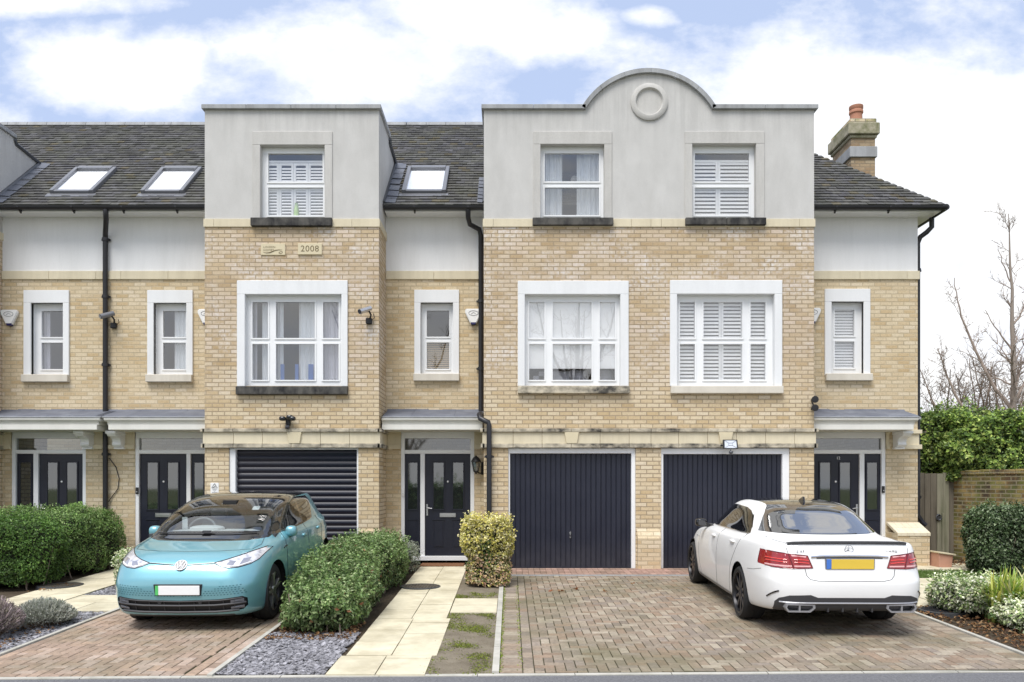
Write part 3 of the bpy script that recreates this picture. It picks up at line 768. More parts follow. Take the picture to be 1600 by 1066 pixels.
sw.tube([(bx(a),YB-.019,bz(b)) for a, b in lf], .004, 6); sw.build('swoosh', M['engrave'], p1)

# ================================================================ house C
back_wall(hC, XBR, XC, [doorset_hole(626.5, 741)], [hole('C')])
MB().holed(XBR, XC, ZW_STR1, wz(338)+.02, YW).build('render_wall', M['render_white'], hC)
string(hC, XBR, XC, YW, ZW_STR0, ZW_STR1, start=.92)
wC = small_window(hC, 'C', (647.5,717.5,453.5), (646.5,718,584.8,596), (666,701.5))
vb = MB(); z = wz(583)
while z < wz(532): vb.prism([(YW+.150,z),(YW+.152,z-.004),(YW+.168,z+.024),(YW+.166,z+.028)], wx(659), wx(707), 'x'); z += .04
in_win(wC, 'venetian_blind', 'wood_slat', vb)
BW2 = pxrect(bx, bz, 820, 969, 460.5, 602.8); BW3 = pxrect(bx, bz, 1057.5, 1209.5, 460, 603)
TW2 = pxrect(bx, bz, 844.5, 944, 226, 342.4); TW3 = pxrect(bx, bz, 1081.5, 1181, 225, 342.4)
# The wide right-hand bay is shared by two houses: its left half belongs to house C, its right half to house D
ARC = (bx(1013.5), bx(1112.5)-bx(1013.5), bz(107.5)-bz(164))
def half_bay(parent, xl, xr, left, right, holes_b, holes_r, garages, keyx):
    bay(parent, xl, xr, holes_b, holes_r, garages, None, left, right, keyx)
def arch_half(parent, side):
    ax, hw, rise = ARC; R = (hw*hw+rise*rise)/(2*rise); zt = ZCOP0; cz = zt+rise-R; n = 18; a0 = math.asin(hw/R); yb_ = 15.66
    mid = PCD
    th = math.asin((mid-ax)/R)
    t0, t1 = (-a0, th) if side == 'l' else (th, a0)
    pts = [(ax+R*math.sin(t0+(t1-t0)*i/n), cz+R*math.cos(t0+(t1-t0)*i/n)) for i in range(n+1)]
    base = [(pts[-1][0], zt), (pts[0][0], zt)]
    MB().prism(pts+base, YB, yb_, 'y').build('gable', M['render'], parent)
    c = MB(); R2 = R+.078
    for i in range(n):
        u, v = t0+(t1-t0)*i/n, t0+(t1-t0)*(i+1)/n
        g = .0025 if i % 6 == 5 else 0
        A = [(ax+q*math.sin(t), cz+q*math.cos(t)) for q, t in ((R+.001,u),(R+.001,v-g),(R2,v-g),(R2,u))]
        c.prism(A, YB-.06, yb_+.03, 'y')
    c.build('arched_coping', M['coping'], parent)
def bay_with_arch(parent, xl, xr, left, right, hb, hr, gar, keyx, side):
    global ZCOP1
    bay(parent, xl, xr, hb, hr, gar, None, left, right, keyx)
    # take the straight coping away under the arch and put the curved one on
    cop = [o for o in parent.children if o.name.split('.')[0] == 'coping'][-1]
    bpy.data.objects.remove(cop)
    c = MB()
    a, b = (xl-.045, ARC[0]-ARC[1]+.01) if side == 'l' else (ARC[0]+ARC[1]-.01, xr+.06)
    n = 2
    for i in range(n): c.box(a+(b-a)*i/n+.002, a+(b-a)*(i+1)/n-.002, YB-.06, 15.70, ZCOP0+.002, ZCOP1)
    c.build('coping', M['coping'], parent, bevel=.006)
    arch_half(parent, side)
bay_with_arch(hC, XC, PCD, True, False, [BW2], [TW2], [(794,993.5)], [893], 'l')
bay_with_arch(hD, PCD, XD, False, True, [BW3], [TW3], [(1033,1234.5)], [1133], 'r')
wBig2 = window(hC, YB, BW2, big_glass([(827,851),(864,925),(938,962)]), outer=(bx(809),bx(982),bz(603.5),bz(439.5)), sill=(bx(809),bx(983),bz(615.5),bz(604)), sillmat='stone_dirty')
in_win(wBig2, 'roller_blind', 'white', MB().box(bx(822), bx(967), YB+.142, YB+.146, bz(574.5), bz(463)))
it = MB().box(bx(834), bx(850), YB+.30, YB+.5, bz(590), bz(584)).box(bx(843), bx(851), YB+.3, YB+.42, bz(592), bz(577)).box(bx(864), bx(892), YB+.35, YB+.5, bz(593), bz(576))
it.lathe([(.17,-.12),(.2,0),(.17,.12),(.02,.18)], (bx(907),YB+.5,bz(585)), 'z', 14); it.lathe([(.15,-.1),(.17,.0),(.12,.14)], (bx(950),YB+.5,bz(586)), 'z', 14)
in_win(wBig2, 'windowsill_clutter', 'sheer', it)
wTop2 = window(hC, YB, TW2, [pxrect(bx, bz, 851.5, 937, 236, 280.5), pxrect(bx, bz, 851.5, 937, 290, 333.5)], outer=(bx(833.5),bx(956),ZSTR1,bz(206)), sill=(bx(832),bx(957.5),bz(354),bz(342.3)), sur='render_band', sillmat='sill_black', proud=.022, rec=.11, roommat='room_lav')
in_win(wTop2, 'curtain', 'sheer_pale', drape(bx(850), bx(880), bz(340), bz(230), YB+.26, .02, .09, 11))
in_win(wTop2, 'curtain', 'sheer_pale', drape(bx(903), bx(940), bz(340), bz(230), YB+.26, .02, .09, 12))
in_win(wTop2, 'pendant_lamp', 'white_plastic', MB().lathe([(.01,.075),(.05,.055),(.072,.0),(.05,-.055),(.01,-.075)], (bx(901),YB+.55,bz(263)), 'z', 14))
garage(hC, 794, 993.5, 797, 987, 708.5, 'ribbed', (891.5, 836))
F = front_door(hC, 626.5, 632, 656.5, 663.5, 735, 741); doorbell(F, 629.5, 770, 'white_plastic')
canopy(hC, XBR+.03, XC-.03)
band_piece(hC, XBR+.03, wx(626.5)); band_piece(hC, wx(741), XC)
eaves(hC, XBR+.03, XC)
tiles(hC, PBC, PCD, seed=3)
skylight(hC, 628, 697, 267, 304.5)
flashing(hC, XBR+.03, XBR+.24, EAVE_Y, 16.5); flashing(hC, XC-.14, XC-.02, EAVE_Y, 15.9)
ym = YW-.07
xq = wx(751.5)
downpipe(hC, [(wx(733),14.93,6.66),(wx(733),14.95,6.52),(wx(735),15.1,6.44),(xq-.03,ym-.04,6.38),(xq,ym,6.28),(xq,ym,wz(645)),(xq,14.53,2.80),(xq+.02,14.44,2.72),(bx(763.5),14.40,bz(661)),(bx(764.5),14.40,bz(667)),(bx(764.5),14.40,bz(806)),(bx(764.5),14.40,0.0)],
         collars=[(xq,ym,wz(472)),(xq,ym,wz(577)),(bx(764.5),14.40,bz(714)),(bx(764.5),14.40,bz(806))])

# ================================================================ house D
ZD = [doorset_hole(1266, 1384)]
back_wall(hD, XD, XEND, ZD, [hole('D')])
MB().holed(XD, XEND, ZW_STR1, wz(338)+.02, YW).build('render_wall', M['render_white'], hD)
string(hD, XD, XEND+.03, YW, ZW_STR0, ZW_STR1, start=1.18, step=.9)
sd = MB().quad((XEND,YW,-.2),(XEND,22,-.2),(XEND,22,6.7),(XEND,YW,6.7)).quad((XA0,22,-.2),(XEND,22,-.2),(XEND,22,6.7),(XA0,22,6.7))
sd.build('wall', M['brick'], hD)
wD = small_window(hD, 'D', (1288,1359,452), (1288.5,1361,584.5,595.5), (1307,1338))
sh = MB(); louvres(sh, wx(1300), wx(1347), wz(582), wz(530), YW+.15, .055, cov=.42); louvres(sh, wx(1300), wx(1347), wz(528), wz(480), YW+.15, .055, cov=.42)
in_win(wD, 'shutter', 'shutter', sh)
wBig3 = window(hD, YB, BW3, big_glass([(1064,1087.5),(1101,1162),(1175,1198.5)]), outer=(bx(1046.5),bx(1221.5),bz(603.5),bz(438.5)), sill=(bx(1047),bx(1222),bz(615.5),bz(604)), sillmat='sill_clean')
sh = MB()
for a, b in ((1061,1091),(1098,1130),(1130.5,1165),(1172,1203)):
    louvres(sh, bx(a), bx(b), bz(598), bz(533), YB+.15, .066); louvres(sh, bx(a), bx(b), bz(531), bz(466), YB+.15, .066)
in_win(wBig3, 'shutter', 'shutter', sh)
wTop3 = window(hD, YB, TW3, [pxrect(bx, bz, 1087.5, 1173, 236, 280.5), pxrect(bx, bz, 1087.5, 1173, 290, 333.5)], outer=(bx(1070),bx(1194),ZSTR1,bz(206)), sill=(bx(1070),bx(1195),bz(353.5),bz(342.3)), sur='render_band', sillmat='sill_black', proud=.022, rec=.11, sillsplit=.51)
sh = MB()
for a, b in ((1084,1125),(1125.5,1178)):
    louvres(sh, bx(a), bx(b), bz(337), bz(288), YB+.15, .07); louvres(sh, bx(a), bx(b), bz(287), bz(245), YB+.15, .07)
in_win(wTop3, 'shutter', 'shutter', sh)
garage(hD, 1033, 1234.5, 1037, 1223.5, 709.5, 'ribbed', (1129, 836))
F = front_door(hD, 1266, 1351.5, 1351.5, 1344, 1344, 1384, flip=True); doorbell(F, 1380, 765)
nb = text('12', .075, (wx(1311), YW+.036, wz(716)), M['white_plastic'], F)
canopy(hD, XD+.03, wx(1398), endr=True, leadx=(XD+.03, wx(1412)), brackets=[wx(1401.5)])
MB().box(wx(1396), XEND+.04, YW-.05, YW+.01, wz(655.5), wz(652)).build('lead_strip', M['coping'], hD)
band_piece(hD, wx(1384), wx(1389)); band_piece(hD, wx(1407), XEND, endr=True)
xe = 8.07
eaves(hD, XD, xe, hip=True)
gs = MB().box(XEND-.02, xe, YW, 22.2, wz(338)-.018, wz(338)+.02); gs.build('soffit', M['upvc'], hD)
MB().tube([(xe+.06,14.9,6.70),(xe+.06,22.2,6.70)], .06, 10).build('side_gutter', M['black_pipe'], hD, smooth=50)
tiles(hD, PCD, xe, hip=xe, seed=4)
downpipe(hD, [(xe+.02,15.35,6.64),(xe+.02,15.35,6.47),(xe-.06,15.38,6.38),(XEND+.10,15.42,6.30),(XEND+.06,15.44,6.18),(XEND+.06,15.44,.95),(XEND+.14,15.42,.80),(XEND+.2,15.40,.74)], collars=[(XEND+.06,15.44,wz(420)),(XEND+.06,15.44,wz(651)),(XEND+.06,15.44,wz(777))])
# plinth of the end pier, with two sloped courses of cream brick on top
pl = MB(); xa, xb, xo = wx(1384.5), XEND, 7.80
zt, zm = .80, .62; yo = 14.87
pl.box(xa, xo, yo, YW+.02, -.2, zm)
pl.build('plinth', M['brick'], hD)
sl = MB(); n = 5
sl.add([(xa,yo+.004,zm+.001),(xo-.004,yo+.004,zm+.001),(xo-.004,YW-.01,zt-.004),(xa,YW-.01,zt-.004)], [(0,1,2,3)])
for k in range(2):
    t0, t1 = k/2, (k+1)/2
    ya, yb2 = yo-.012+(YW-.02-yo)*(1-t1), yo-.012+(YW-.02-yo)*(1-t0)-.006; za, zb = zm+(zt-zm)*(1-t1), zm+(zt-zm)*(1-t0)-.003
    cuts = [0]+[(i+(.5 if k else 1))/n for i in range(n) if (i+(.5 if k else 1))/n < .999]+[1]
    for u0, u1 in zip(cuts, cuts[1:]):
        ax_ = xa+(xo+.012-xa)*u0+.002; bx_ = xa+(xo+.012-xa)*u1-.002
        sl.add([(ax_,ya,za+.010),(bx_,ya,za+.010),(bx_,yb2,zb+.010),(ax_,yb2,zb+.010),(ax_,ya,za-.045),(bx_,ya,za-.045),(bx_,yb2,zb-.04),(ax_,yb2,zb-.04)], [(0,1,2,3),(4,5,1,0),(1,5,6,2),(3,7,4,0)])
sl.build('plinth_cap', streaky('cream plinth brick', (.76,.68,.52), (.5,.43,.3), .6), hD)
# roundel on the gable
c = bx(1014.2); zc = bz(160)
MB().lathe([(.335,YB-.001),(.335,YB-.03),(.30,YB-.05),(.25,YB-.05),(.235,YB-.025),(.228,YB-.004)], (c,0,zc), 'y', 48).build('roundel', M['render_band'], hD, smooth=35)
# chimney
cx0, cx1, cy0, cy1 = 7.46, 7.985, 17.5, 18.5
ch = MB().box(cx0, cx1, cy0, cy1, 6.0, 9.20).build('chimney', brick_mat('chimney brick', [(0,(.30,.20,.12)),(.5,(.44,.33,.21)),(1,(.54,.44,.30))], (.34,.27,.19), dirt=.25), hD)
MB().box(cx0-.045, cx1+.03, cy0-.05, cy1+.03, 8.68, 8.91).build('chimney_band', M['coping'], ch, bevel=.008)
MB().box(cx0-.04, cx1+.03, cy0-.04, cy1+.04, 9.10, 9.17).box(cx0-.09, cx1+.07, cy0-.09, cy1+.07, 9.17, 9.42).build('chimney_cap', streaky('mossy chimney stone', (.44,.40,.30), (.15,.155,.07), 1.8, vscale=(3,3,3), speck=1.5), ch, bevel=.015)
MB().box(cx0-.03, cx1+.02, cy0-.03, cy1+.03, 9.42, 9.53).build('flaunching', brick_mat('mossy brick', BR_LO, (.3,.27,.2), moss=1.4, dirt=.3), ch, bevel=.01)
pt = MB()
for yy in (17.85,): pt.lathe([(.155,9.50),(.135,9.54),(.13,9.78),(.15,9.80),(.15,9.85),(.135,9.87),(.15,9.90),(.15,9.96),(.12,9.96),(.11,9.6)], (7.72,yy,0), 'z', 20)
pt.build('chimney_pot', M['terracotta'], ch, smooth=40)
MB().add([(cx0-.03,cy0-.02,8.30),(cx1,cy0-.02,8.12),(cx1,cy0-.02,7.95),(cx0-.03,cy0-.02,8.1)], [(0,1,2,3)]).build('lead_flashing', M['lead'], ch)
# =================================================================== GROUND
def kerb_y(x): return 7.36 + .03*x
def sheet(name, pts, mat, dz=0.0, sub=6):
    """flat polygon (x,y) laid on the sloping ground"""
    mb = MB(); mb.add([(x, y, gz(y)+dz) for x, y in pts], [tuple(range(len(pts)))])
    o = mb.build(name, mat); o['kind'] = 'structure'; return o
def soil_mat(name, a, b, c, scale=5, moss=None, mossamt=0):
    m, t, bs = new_mat(name); p = t.pos()
    n = t.noise(p, scale, 6, .7); n2 = t.noise(p, 55, 4, .7)
    col = t.ramp(t.math('ADD', t.math('MULTIPLY', n, .6), t.math('MULTIPLY', n2, .4)), [(.3,a),(.5,b),(.72,c)])
    if moss: col = t.mix(t.math('MULTIPLY', t.ramp(t.noise(p, 2.6, 5, .7), [(.48,0),(.58,1)]), mossamt), col, moss)
    t.l.new(col, bs.inputs['Base Color']); bs.inputs['Roughness'].default_value = .95; bs.inputs['Specular IOR Level'].default_value = .15
    t.l.new(t.bump(t.math('ADD', n, t.math('MULTIPLY', n2, .5)), .8, .03), bs.inputs['Normal'])
    return m
M['soil'] = soil_mat('garden soil', (.035,.026,.018), (.075,.058,.04), (.13,.105,.075), 5)
M['mud'] = soil_mat('trodden mud', (.12,.10,.07), (.21,.18,.135), (.30,.265,.205), 3)
M['field'] = soil_mat('rough grass ground', (.05,.07,.02), (.08,.10,.03), (.12,.12,.06), 3)
M['asphalt'] = soil_mat('asphalt', (.12,.12,.13), (.19,.19,.20), (.27,.27,.28), 30)
M['joint'] = soil_mat('mossy joint sand', (.028,.032,.012), (.055,.055,.028), (.085,.075,.05), 4)
M['block'] = vcol_mat('clay paving block', rough=.85, vary=.28, scale=26, stain=(.13,.125,.065), stain_amt=.6, stain_scale=.7, bump=.35)
M['slab'] = vcol_mat('concrete paving slab', rough=.9, vary=.12, scale=7, stain=(.36,.31,.20), stain_amt=.5, stain_scale=2.2, bump=.3)
M['edging'] = streaky('concrete edging', (.52,.50,.45), (.22,.22,.17), .9, vscale=(2,2,2))
# the base sheet: flat by the road, sloping up the front gardens, level behind
g = MB(); X = 400
ys = [-300, 7.2, YB, 600]; 
for a, b in zip(ys, ys[1:]):
    g.quad((-X,a,gz(a)-.03),(X,a,gz(a)-.03),(X,b,gz(b)-.03),(-X,b,gz(b)-.03))
g.build('ground', M['field'])['kind'] = 'structure'
rd = MB(); rd.add([(-60,.5,gz(0)+.004),(60,.5,gz(0)+.004),(60,kerb_y(60)+.01,gz(0)+.004),(-60,kerb_y(-60)+.01,gz(0)+.004)], [(0,1,2,3)]); o = rd.build('road', M['asphalt']); o['kind'] = 'structure'
# soil under all the beds
b = MB()
for i in range(8):
    ya, yb2 = 7.2+(YB-7.2)*i/8, 7.2+(YB-7.2)*(i+1)/8
    b.quad((-14,ya,gz(ya)-.012),(14,ya,gz(ya)-.012),(14,yb2,gz(yb2)-.012),(-14,yb2,gz(yb2)-.012))
b.quad((-14,YB,-.012),(14,YB,-.012),(14,17,-.012),(-14,17,-.012))
b.build('soil', M['soil'])['kind'] = 'structure'

def blocks(x0, x1, y0, y1, pal, seed, soldier=None, slanty=None, joint=.009, name='driveway'):
    r = random.Random(seed); mb = MB(); a = .1; h = .014; e = .006
    def blk(xa, xb, ya, yb_, col):
        if xb-xa < .02 or yb_-ya < .02: return
        xa += joint/2; xb -= joint/2; ya += joint/2; yb_ -= joint/2
        t = r.uniform(-.0015, .0015)
        def Z(y): return gz(y)+h+t
        o = [(xa,ya),(xb,ya),(xb,yb_),(xa,yb_)]; i_ = [(xa+e,ya+e),(xb-e,ya+e),(xb-e,yb_-e),(xa+e,yb_-e)]
        v = [(x,y,Z(y)) for x, y in i_]+[(x,y,Z(y)-.004) for x, y in o]+[(x,y,Z(y)-.012) for x, y in o]
        f = [(0,1,2,3)]+[(4+k,4+(k+1)%4,(k+1)%4,k) for k in range(4)]+[(8+k,8+(k+1)%4,4+(k+1)%4,4+k) for k in range(4)]
        n = len(mb.v); mb.add(v, f, col)
    def colour():
        c = r.choice(pal); k = r.uniform(.88, 1.14); return tuple(q*k for q in c)
    xs, xe_ = x0, x1
    if soldier:
        for sx, w in soldier:
            y = y0
            st = .1 if w >= .2 else .2
            while y < y1: blk(sx, sx+w, max(y, kerb_y(sx)+.07), min(y+st, y1), colour()); y += st
    ox, oy = (soldier and max(s[0]+s[1] for s in soldier if s[0] < (x0+x1)/2) or x0), y0
    xend = min([s[0] for s in (soldier or []) if s[0] > (x0+x1)/2] or [x1])
    nx, ny = int((xend-ox)/a)+2, int((y1-oy)/a)+2
    for i in range(-1, nx):
        for j in range(-1, ny):
            d = (i-j) % 4
            if d == 0: q = (ox+i*a, ox+(i+2)*a, oy+j*a, oy+(j+1)*a)
            elif d == 3: q = (ox+i*a, ox+(i+1)*a, oy+j*a, oy+(j+2)*a)
            else: continue
            ylim = kerb_y((q[0]+q[1])/2)+.07
            blk(max(q[0], ox), min(q[1], xend), max(q[2], ylim), min(q[3], y1), colour())
    o = mb.build(name, M['block']); o['kind'] = 'structure'
    u = MB(); n = 6; ka, kb_ = kerb_y(x0)+.03, kerb_y(x1)+.03
    for i in range(n):
        t0, t1 = i/n, (i+1)/n
        p = [(x0, ka+(y1-ka)*t0), (x1, kb_+(y1-kb_)*t0), (x1, kb_+(y1-kb_)*t1), (x0, ka+(y1-ka)*t1)]
        u.quad(*[(x, y, gz(y)+.004) for x, y in p])
    w = u.build(name+'_joints', M['joint']); w['kind'] = 'structure'
PAL_R = [(.265,.213,.163),(.29,.238,.183),(.24,.197,.155),(.272,.212,.158),(.315,.262,.203),(.255,.212,.175),(.265,.195,.142),(.35,.30,.235)]
PAL_L = [(.36,.265,.205),(.39,.30,.24),(.335,.25,.19),(.37,.27,.20),(.41,.325,.265),(.32,.235,.18)]
blocks(-.10, 5.18, 7.2, 13.56, PAL_R, 5, soldier=[(-.10,.22),(.12,.11),(4.96,.22)])
blocks(-5.13, -2.78, 7.0, YB+.1, PAL_L, 6, soldier=[(-5.13,.11),(-3.0,.11),(-2.89,.11)])
# drain channel and the reddish strip in front of the right-hand garages
MB().box(-.1, 5.3, 13.57, 13.69, -.06, gz(13.6)+.016).build('drain_channel', M['coping'])['kind'] = 'structure'
st = MB(); r = random.Random(3); x = -.1
while x < 5.5:
    for yy in (13.70, 13.905, 14.11, 14.315): 
        k = r.uniform(.8,1.2); st.box(x+.003, x+.102, yy+.003, min(yy+.20, 14.62), -.05, gz(yy+.1)+.014, (.40*k,.26*k,.21*k))
    x += .105
st.build('garage_apron', M['block'])['kind'] = 'structure'
# concrete edgings
ed = MB()
def edge_line(mb, x0, y0, x1, y1, w=.05, up=.03):
    n = max(1, int(math.hypot(x1-x0, y1-y0)/.9)); d = Vector((x1-x0, y1-y0, 0)).normalized(); nr = Vector((-d.y, d.x, 0))*w/2
    for i in range(n):
        a = Vector((x0,y0,0)).lerp(Vector((x1,y1,0)), i/n)+d*.004; b = Vector((x0,y0,0)).lerp(Vector((x1,y1,0)), (i+1)/n)-d*.004
        q = [a-nr, b-nr, b+nr, a+nr]; za = [gz(p.y)+up for p in q]
        mb.add([(p.x,p.y,z) for p, z in zip(q, za)]+[(p.x,p.y,z-.12) for p, z in zip(q, za)], [(0,1,2,3),(0,4,5,1),(1,5,6,2),(2,6,7,3),(3,7,4,0)])
edge_line(ed, -.135, 7.42, -.135, 13.3, .065, .03); edge_line(ed, 5.21, 7.55, 5.21, 13.4, .05, .03)
edge_line(ed, -5.16, 7.2, -5.16, 13.5, .05, .03); edge_line(ed, -2.745, 7.3, -2.745, 13.4, .05, .03)
ed.build('edging', M['edging'], fix=True)['kind'] = 'structure'
kb = MB(); x = -12.0
while x < 14:
    ya, yb2 = kerb_y(x), kerb_y(x+.9)
    zt = gz(7.2)+.012
    v = [(x+.003,ya,zt),(x+.897,yb2,zt),(x+.897,yb2+.06,zt+.004),(x+.003,ya+.06,zt+.004),(x+.003,ya,zt-.1),(x+.897,yb2,zt-.1)]
    kb.add(v, [(0,1,2,3),(4,5,1,0)]); x += .9
kb.build('kerb', M['edging'])['kind'] = 'structure'
# slab paths
def slabs(mb, x0, x1, y0, y1, nx, ly, off=0.0, seed=0):
    r = random.Random(seed); w = (x1-x0)/nx
    for i in range(nx):
        y = y0 - (off if i % 2 else 0)
        while y < y1-.02:
            a, b = max(y, y0), min(y+ly, y1); y += ly
            if b-a < .05: continue
            k = r.uniform(.92, 1.06); c = (.64*k, .585*k, .435*k)
            t = r.uniform(-.003, .003)
            xa, xb, ya, yb_ = x0+i*w+.005, x0+(i+1)*w-.005, a+.005, b-.005
            mb.add([(xa,ya,gz(ya)+.02+t),(xb,ya,gz(ya)+.02+t),(xb,yb_,gz(yb_)+.02+t),(xa,yb_,gz(yb_)+.02+t),(xa,ya,gz(ya)-.03),(xb,ya,gz(ya)-.03),(xb,yb_,gz(yb_)-.03),(xa,yb_,gz(yb_)-.03)],
                   [(0,1,2,3),(0,4,5,1),(1,5,6,2),(2,6,7,3),(3,7,4,0)], c)
p = MB(); slabs(p, -1.70, -.78, 7.34, 8.05, 2, .60, .0, 1); slabs(p, -1.655, -.735, 8.05, 9.9, 2, .60, .2, 2); slabs(p, -1.655, -.785, 9.9, 15.0, 2, .60, .25, 3)
slabs(p, -.78, -.17, 10.3, 11.35, 1, .53, 0, 4)
p.build('path', M['slab'])['kind'] = 'structure'
p = MB(); slabs(p, -7.12, -6.22, 9.0, 15.2, 2, .60, .3, 5); slabs(p, -6.21, -5.19, 10.4, 11.62, 2, .61, .0, 6)
p.build('path', M['slab'])['kind'] = 'structure'
p = MB(); slabs(p, 5.26, 7.0, 10.75, 13.25, 3, .60, .3, 7); slabs(p, 5.6, 9.0, 14.3, 15.3, 5, .5, .2, 8)
p.build('path', M['slab'])['kind'] = 'structure'
# mud verge with moss at its edges
md = MB(); 
for i in range(6):
    ya, yb2 = 7.40+(10.28-7.40)*i/6, 7.40+(10.28-7.40)*(i+1)/6
    md.quad((-.80,ya,gz(ya)+.012),(-.17,ya,gz(ya)+.002),(-.17,yb2,gz(yb2)+.002),(-.80,yb2,gz(yb2)+.012))
md.quad((-.80,11.36,gz(11.36)+.006),(-.17,11.36,gz(11.36)+.006),(-.17,13.9,gz(13.9)+.006),(-.80,13.9,gz(13.9)+.006))
md.build('mud_verge', M['mud'])['kind'] = 'structure'
# =================================================================== CARS
def pchip(xs, ys):
    n = len(xs); h = [xs[i+1]-xs[i] for i in range(n-1)]; d = [(ys[i+1]-ys[i])/h[i] for i in range(n-1)]; m = [0]*n
    m[0], m[-1] = d[0], d[-1]
    for i in range(1, n-1):
        if d[i-1]*d[i] <= 0: m[i] = 0
        else:
            w1, w2 = 2*h[i]+h[i-1], h[i]+2*h[i-1]; m[i] = (w1+w2)/(w1/d[i-1]+w2/d[i])
    def f(x):
        i = 0
        while i < n-2 and x > xs[i+1]: i += 1
        t = (x-xs[i])/h[i]; t2, t3 = t*t, t*t*t
        return (2*t3-3*t2+1)*ys[i]+(t3-2*t2+t)*h[i]*m[i]+(-2*t3+3*t2)*ys[i+1]+(t3-t2)*h[i]*m[i+1]
    return f
def quarter(a, w, n, cnt):
    P = []
    for i in range(121):
        ph = PI/2*i/120; P.append((a*math.cos(ph)**(2/n) if i < 120 else 0.0, w*math.sin(ph)**(2/n)))
    L = [0]
    for p, q in zip(P, P[1:]): L.append(L[-1]+math.hypot(p[0]-q[0], p[1]-q[1]))
    out = []; j = 0
    for i in range(cnt):
        s = L[-1]*i/(cnt-1)
        while j < 119 and L[j+1] < s: j += 1
        u = (s-L[j])/max(1e-9, L[j+1]-L[j]); out.append((P[j][0]+(P[j+1][0]-P[j][0])*u, P[j][1]+(P[j+1][1]-P[j][1])*u))
    return out
class Body:
    """car skin lofted through horizontal slices; x forward, y left, origin under the given axle"""
    def __init__(s, rows, daxle, nlev=88, nq=44, extra=None):
        s.dax = daxle; T = list(range(len(rows)))
        F = [pchip(T, [r[c] for r in rows]) for c in range(9)]
        V = []; Fc = []; ring = None
        for k in range(nlev+1):
            t = T[-1]*k/nlev; zF, zS, zR, dF, dR, w, nF, nR, xm = [f(t) for f in F]; w = max(w, 1e-4)
            pts = []
            qf = quarter(xm-dF, w, nF, nq); qr = quarter(dR-xm, w, nR, nq)
            for x, y in qf: u = max(0, min(1, x/(xm-dF))); pts.append((xm-x, y, zS+(zF-zS)*u**2.2))
            for x, y in reversed(qr[:-1]): u = max(0, min(1, x/(dR-xm))); pts.append((xm+x, y, zS+(zR-zS)*u**2.2))
            if extra: pts = [extra(p) for p in pts]
            full = pts + [(p[0], -p[1], p[2]) for p in reversed(pts[1:-1])]
            m = len(full); V += [(daxle-p[0], p[1], p[2]) for p in full]
            if ring is not None:
                for i in range(m): Fc.append((ring+i, ring+(i+1) % m, ring+m+(i+1) % m, ring+m+i))
            ring = k*m
        bm = bmesh.new(); vs = [bm.verts.new(v) for v in V]
        for f in Fc:
            try: bm.faces.new([vs[i] for i in f])
            except ValueError: pass
        bmesh.ops.remove_doubles(bm, verts=bm.verts, dist=2e-4)
        bmesh.ops.dissolve_degenerate(bm, edges=bm.edges, dist=1e-5)
        bmesh.ops.recalc_face_normals(bm, faces=bm.faces)
        for f in bm.faces: f.smooth = True
        bm.normal_update(); s.bm = bm
        s.lay = bm.faces.layers.int.new('reg')
        s.base = BVHTree.FromBMesh(bm); bm.faces.ensure_lookup_table()
        s.bn = [[(v.co.copy(), v.normal.copy()) for v in f.verts] for f in bm.faces]
    def D(s, d): return s.dax-d
    def region(s, view, poly, rid, filt=None, planes=()):
        bm = s.bm
        ax = {'f': (1,2), 's': (0,2), 't': (0,1)}[view]; third = 3-ax[0]-ax[1]
        A = min(p[0] for p in poly)-.03; B = max(p[0] for p in poly)+.03; C = min(p[1] for p in poly)-.03; D = max(p[1] for p in poly)+.03
        def near(f):
            c = f.calc_center_median()
            return A-.1 < c[ax[0]] < B+.1 and C-.1 < c[ax[1]] < D+.1 and (filt is None or filt(c, f.normal, .08))
        cand = [f for f in bm.faces if near(f)]
        cuts = []
        for p, q in zip(poly, poly[1:]+poly[:1]):
            dx, dy = q[0]-p[0], q[1]-p[1]
            if abs(dx)+abs(dy) < 1e-7: continue
            no = [0,0,0]; no[ax[0]], no[ax[1]] = -dy, dx; co = [0,0,0]; co[ax[0]], co[ax[1]] = p
            cuts.append((co, no, (min(p[0],q[0])-.004, max(p[0],q[0])+.004, min(p[1],q[1])-.004, max(p[1],q[1])+.004)))
        for co, no in planes: cuts.append((co, no, None))
        for co, no, bb in cuts:
            if bb:
                sel = []; rest = []
                for f in cand:
                    xs = [v.co[ax[0]] for v in f.verts]; ys = [v.co[ax[1]] for v in f.verts]
                    (sel if (max(xs) >= bb[0] and min(xs) <= bb[1] and max(ys) >= bb[2] and min(ys) <= bb[3]) else rest).append(f)
            else: sel, rest = cand, []
            if not sel: continue
            geom = set(sel)
            for f in sel: geom.update(f.edges); geom.update(f.verts)
            r = bmesh.ops.bisect_plane(bm, geom=list(geom), dist=1e-5, plane_co=co, plane_no=Vector(no).normalized())
            nf = set(g for g in r['geom'] if isinstance(g, bmesh.types.BMFace))
            nf.update(f for f in sel if f.is_valid)
            cand = [f for f in rest if f.is_valid]+list(nf)
        n = len(poly)
        for f in cand:
            if not f.is_valid: continue
            c = f.calc_center_median(); x, y = c[ax[0]], c[ax[1]]
            if filt is not None and not filt(c, f.normal, 0): continue
            ins = False; j = n-1
            for i in range(n):
                xi, yi = poly[i]; xj, yj = poly[j]
                if (yi > y) != (yj > y) and x < (xj-xi)*(y-yi)/(yj-yi)+xi: ins = not ins
                j = i
            if ins: f[s.lay] = rid
    def normal_at(s, co):
        p, n, i, d = s.base.find_nearest(co)
        if i is None: return Vector((0,0,1))
        tot = Vector((0,0,0))
        for c, nn in s.bn[i]:
            tot += nn/(max((c-co).length, 1e-5)**1.5)
        return tot.normalized()
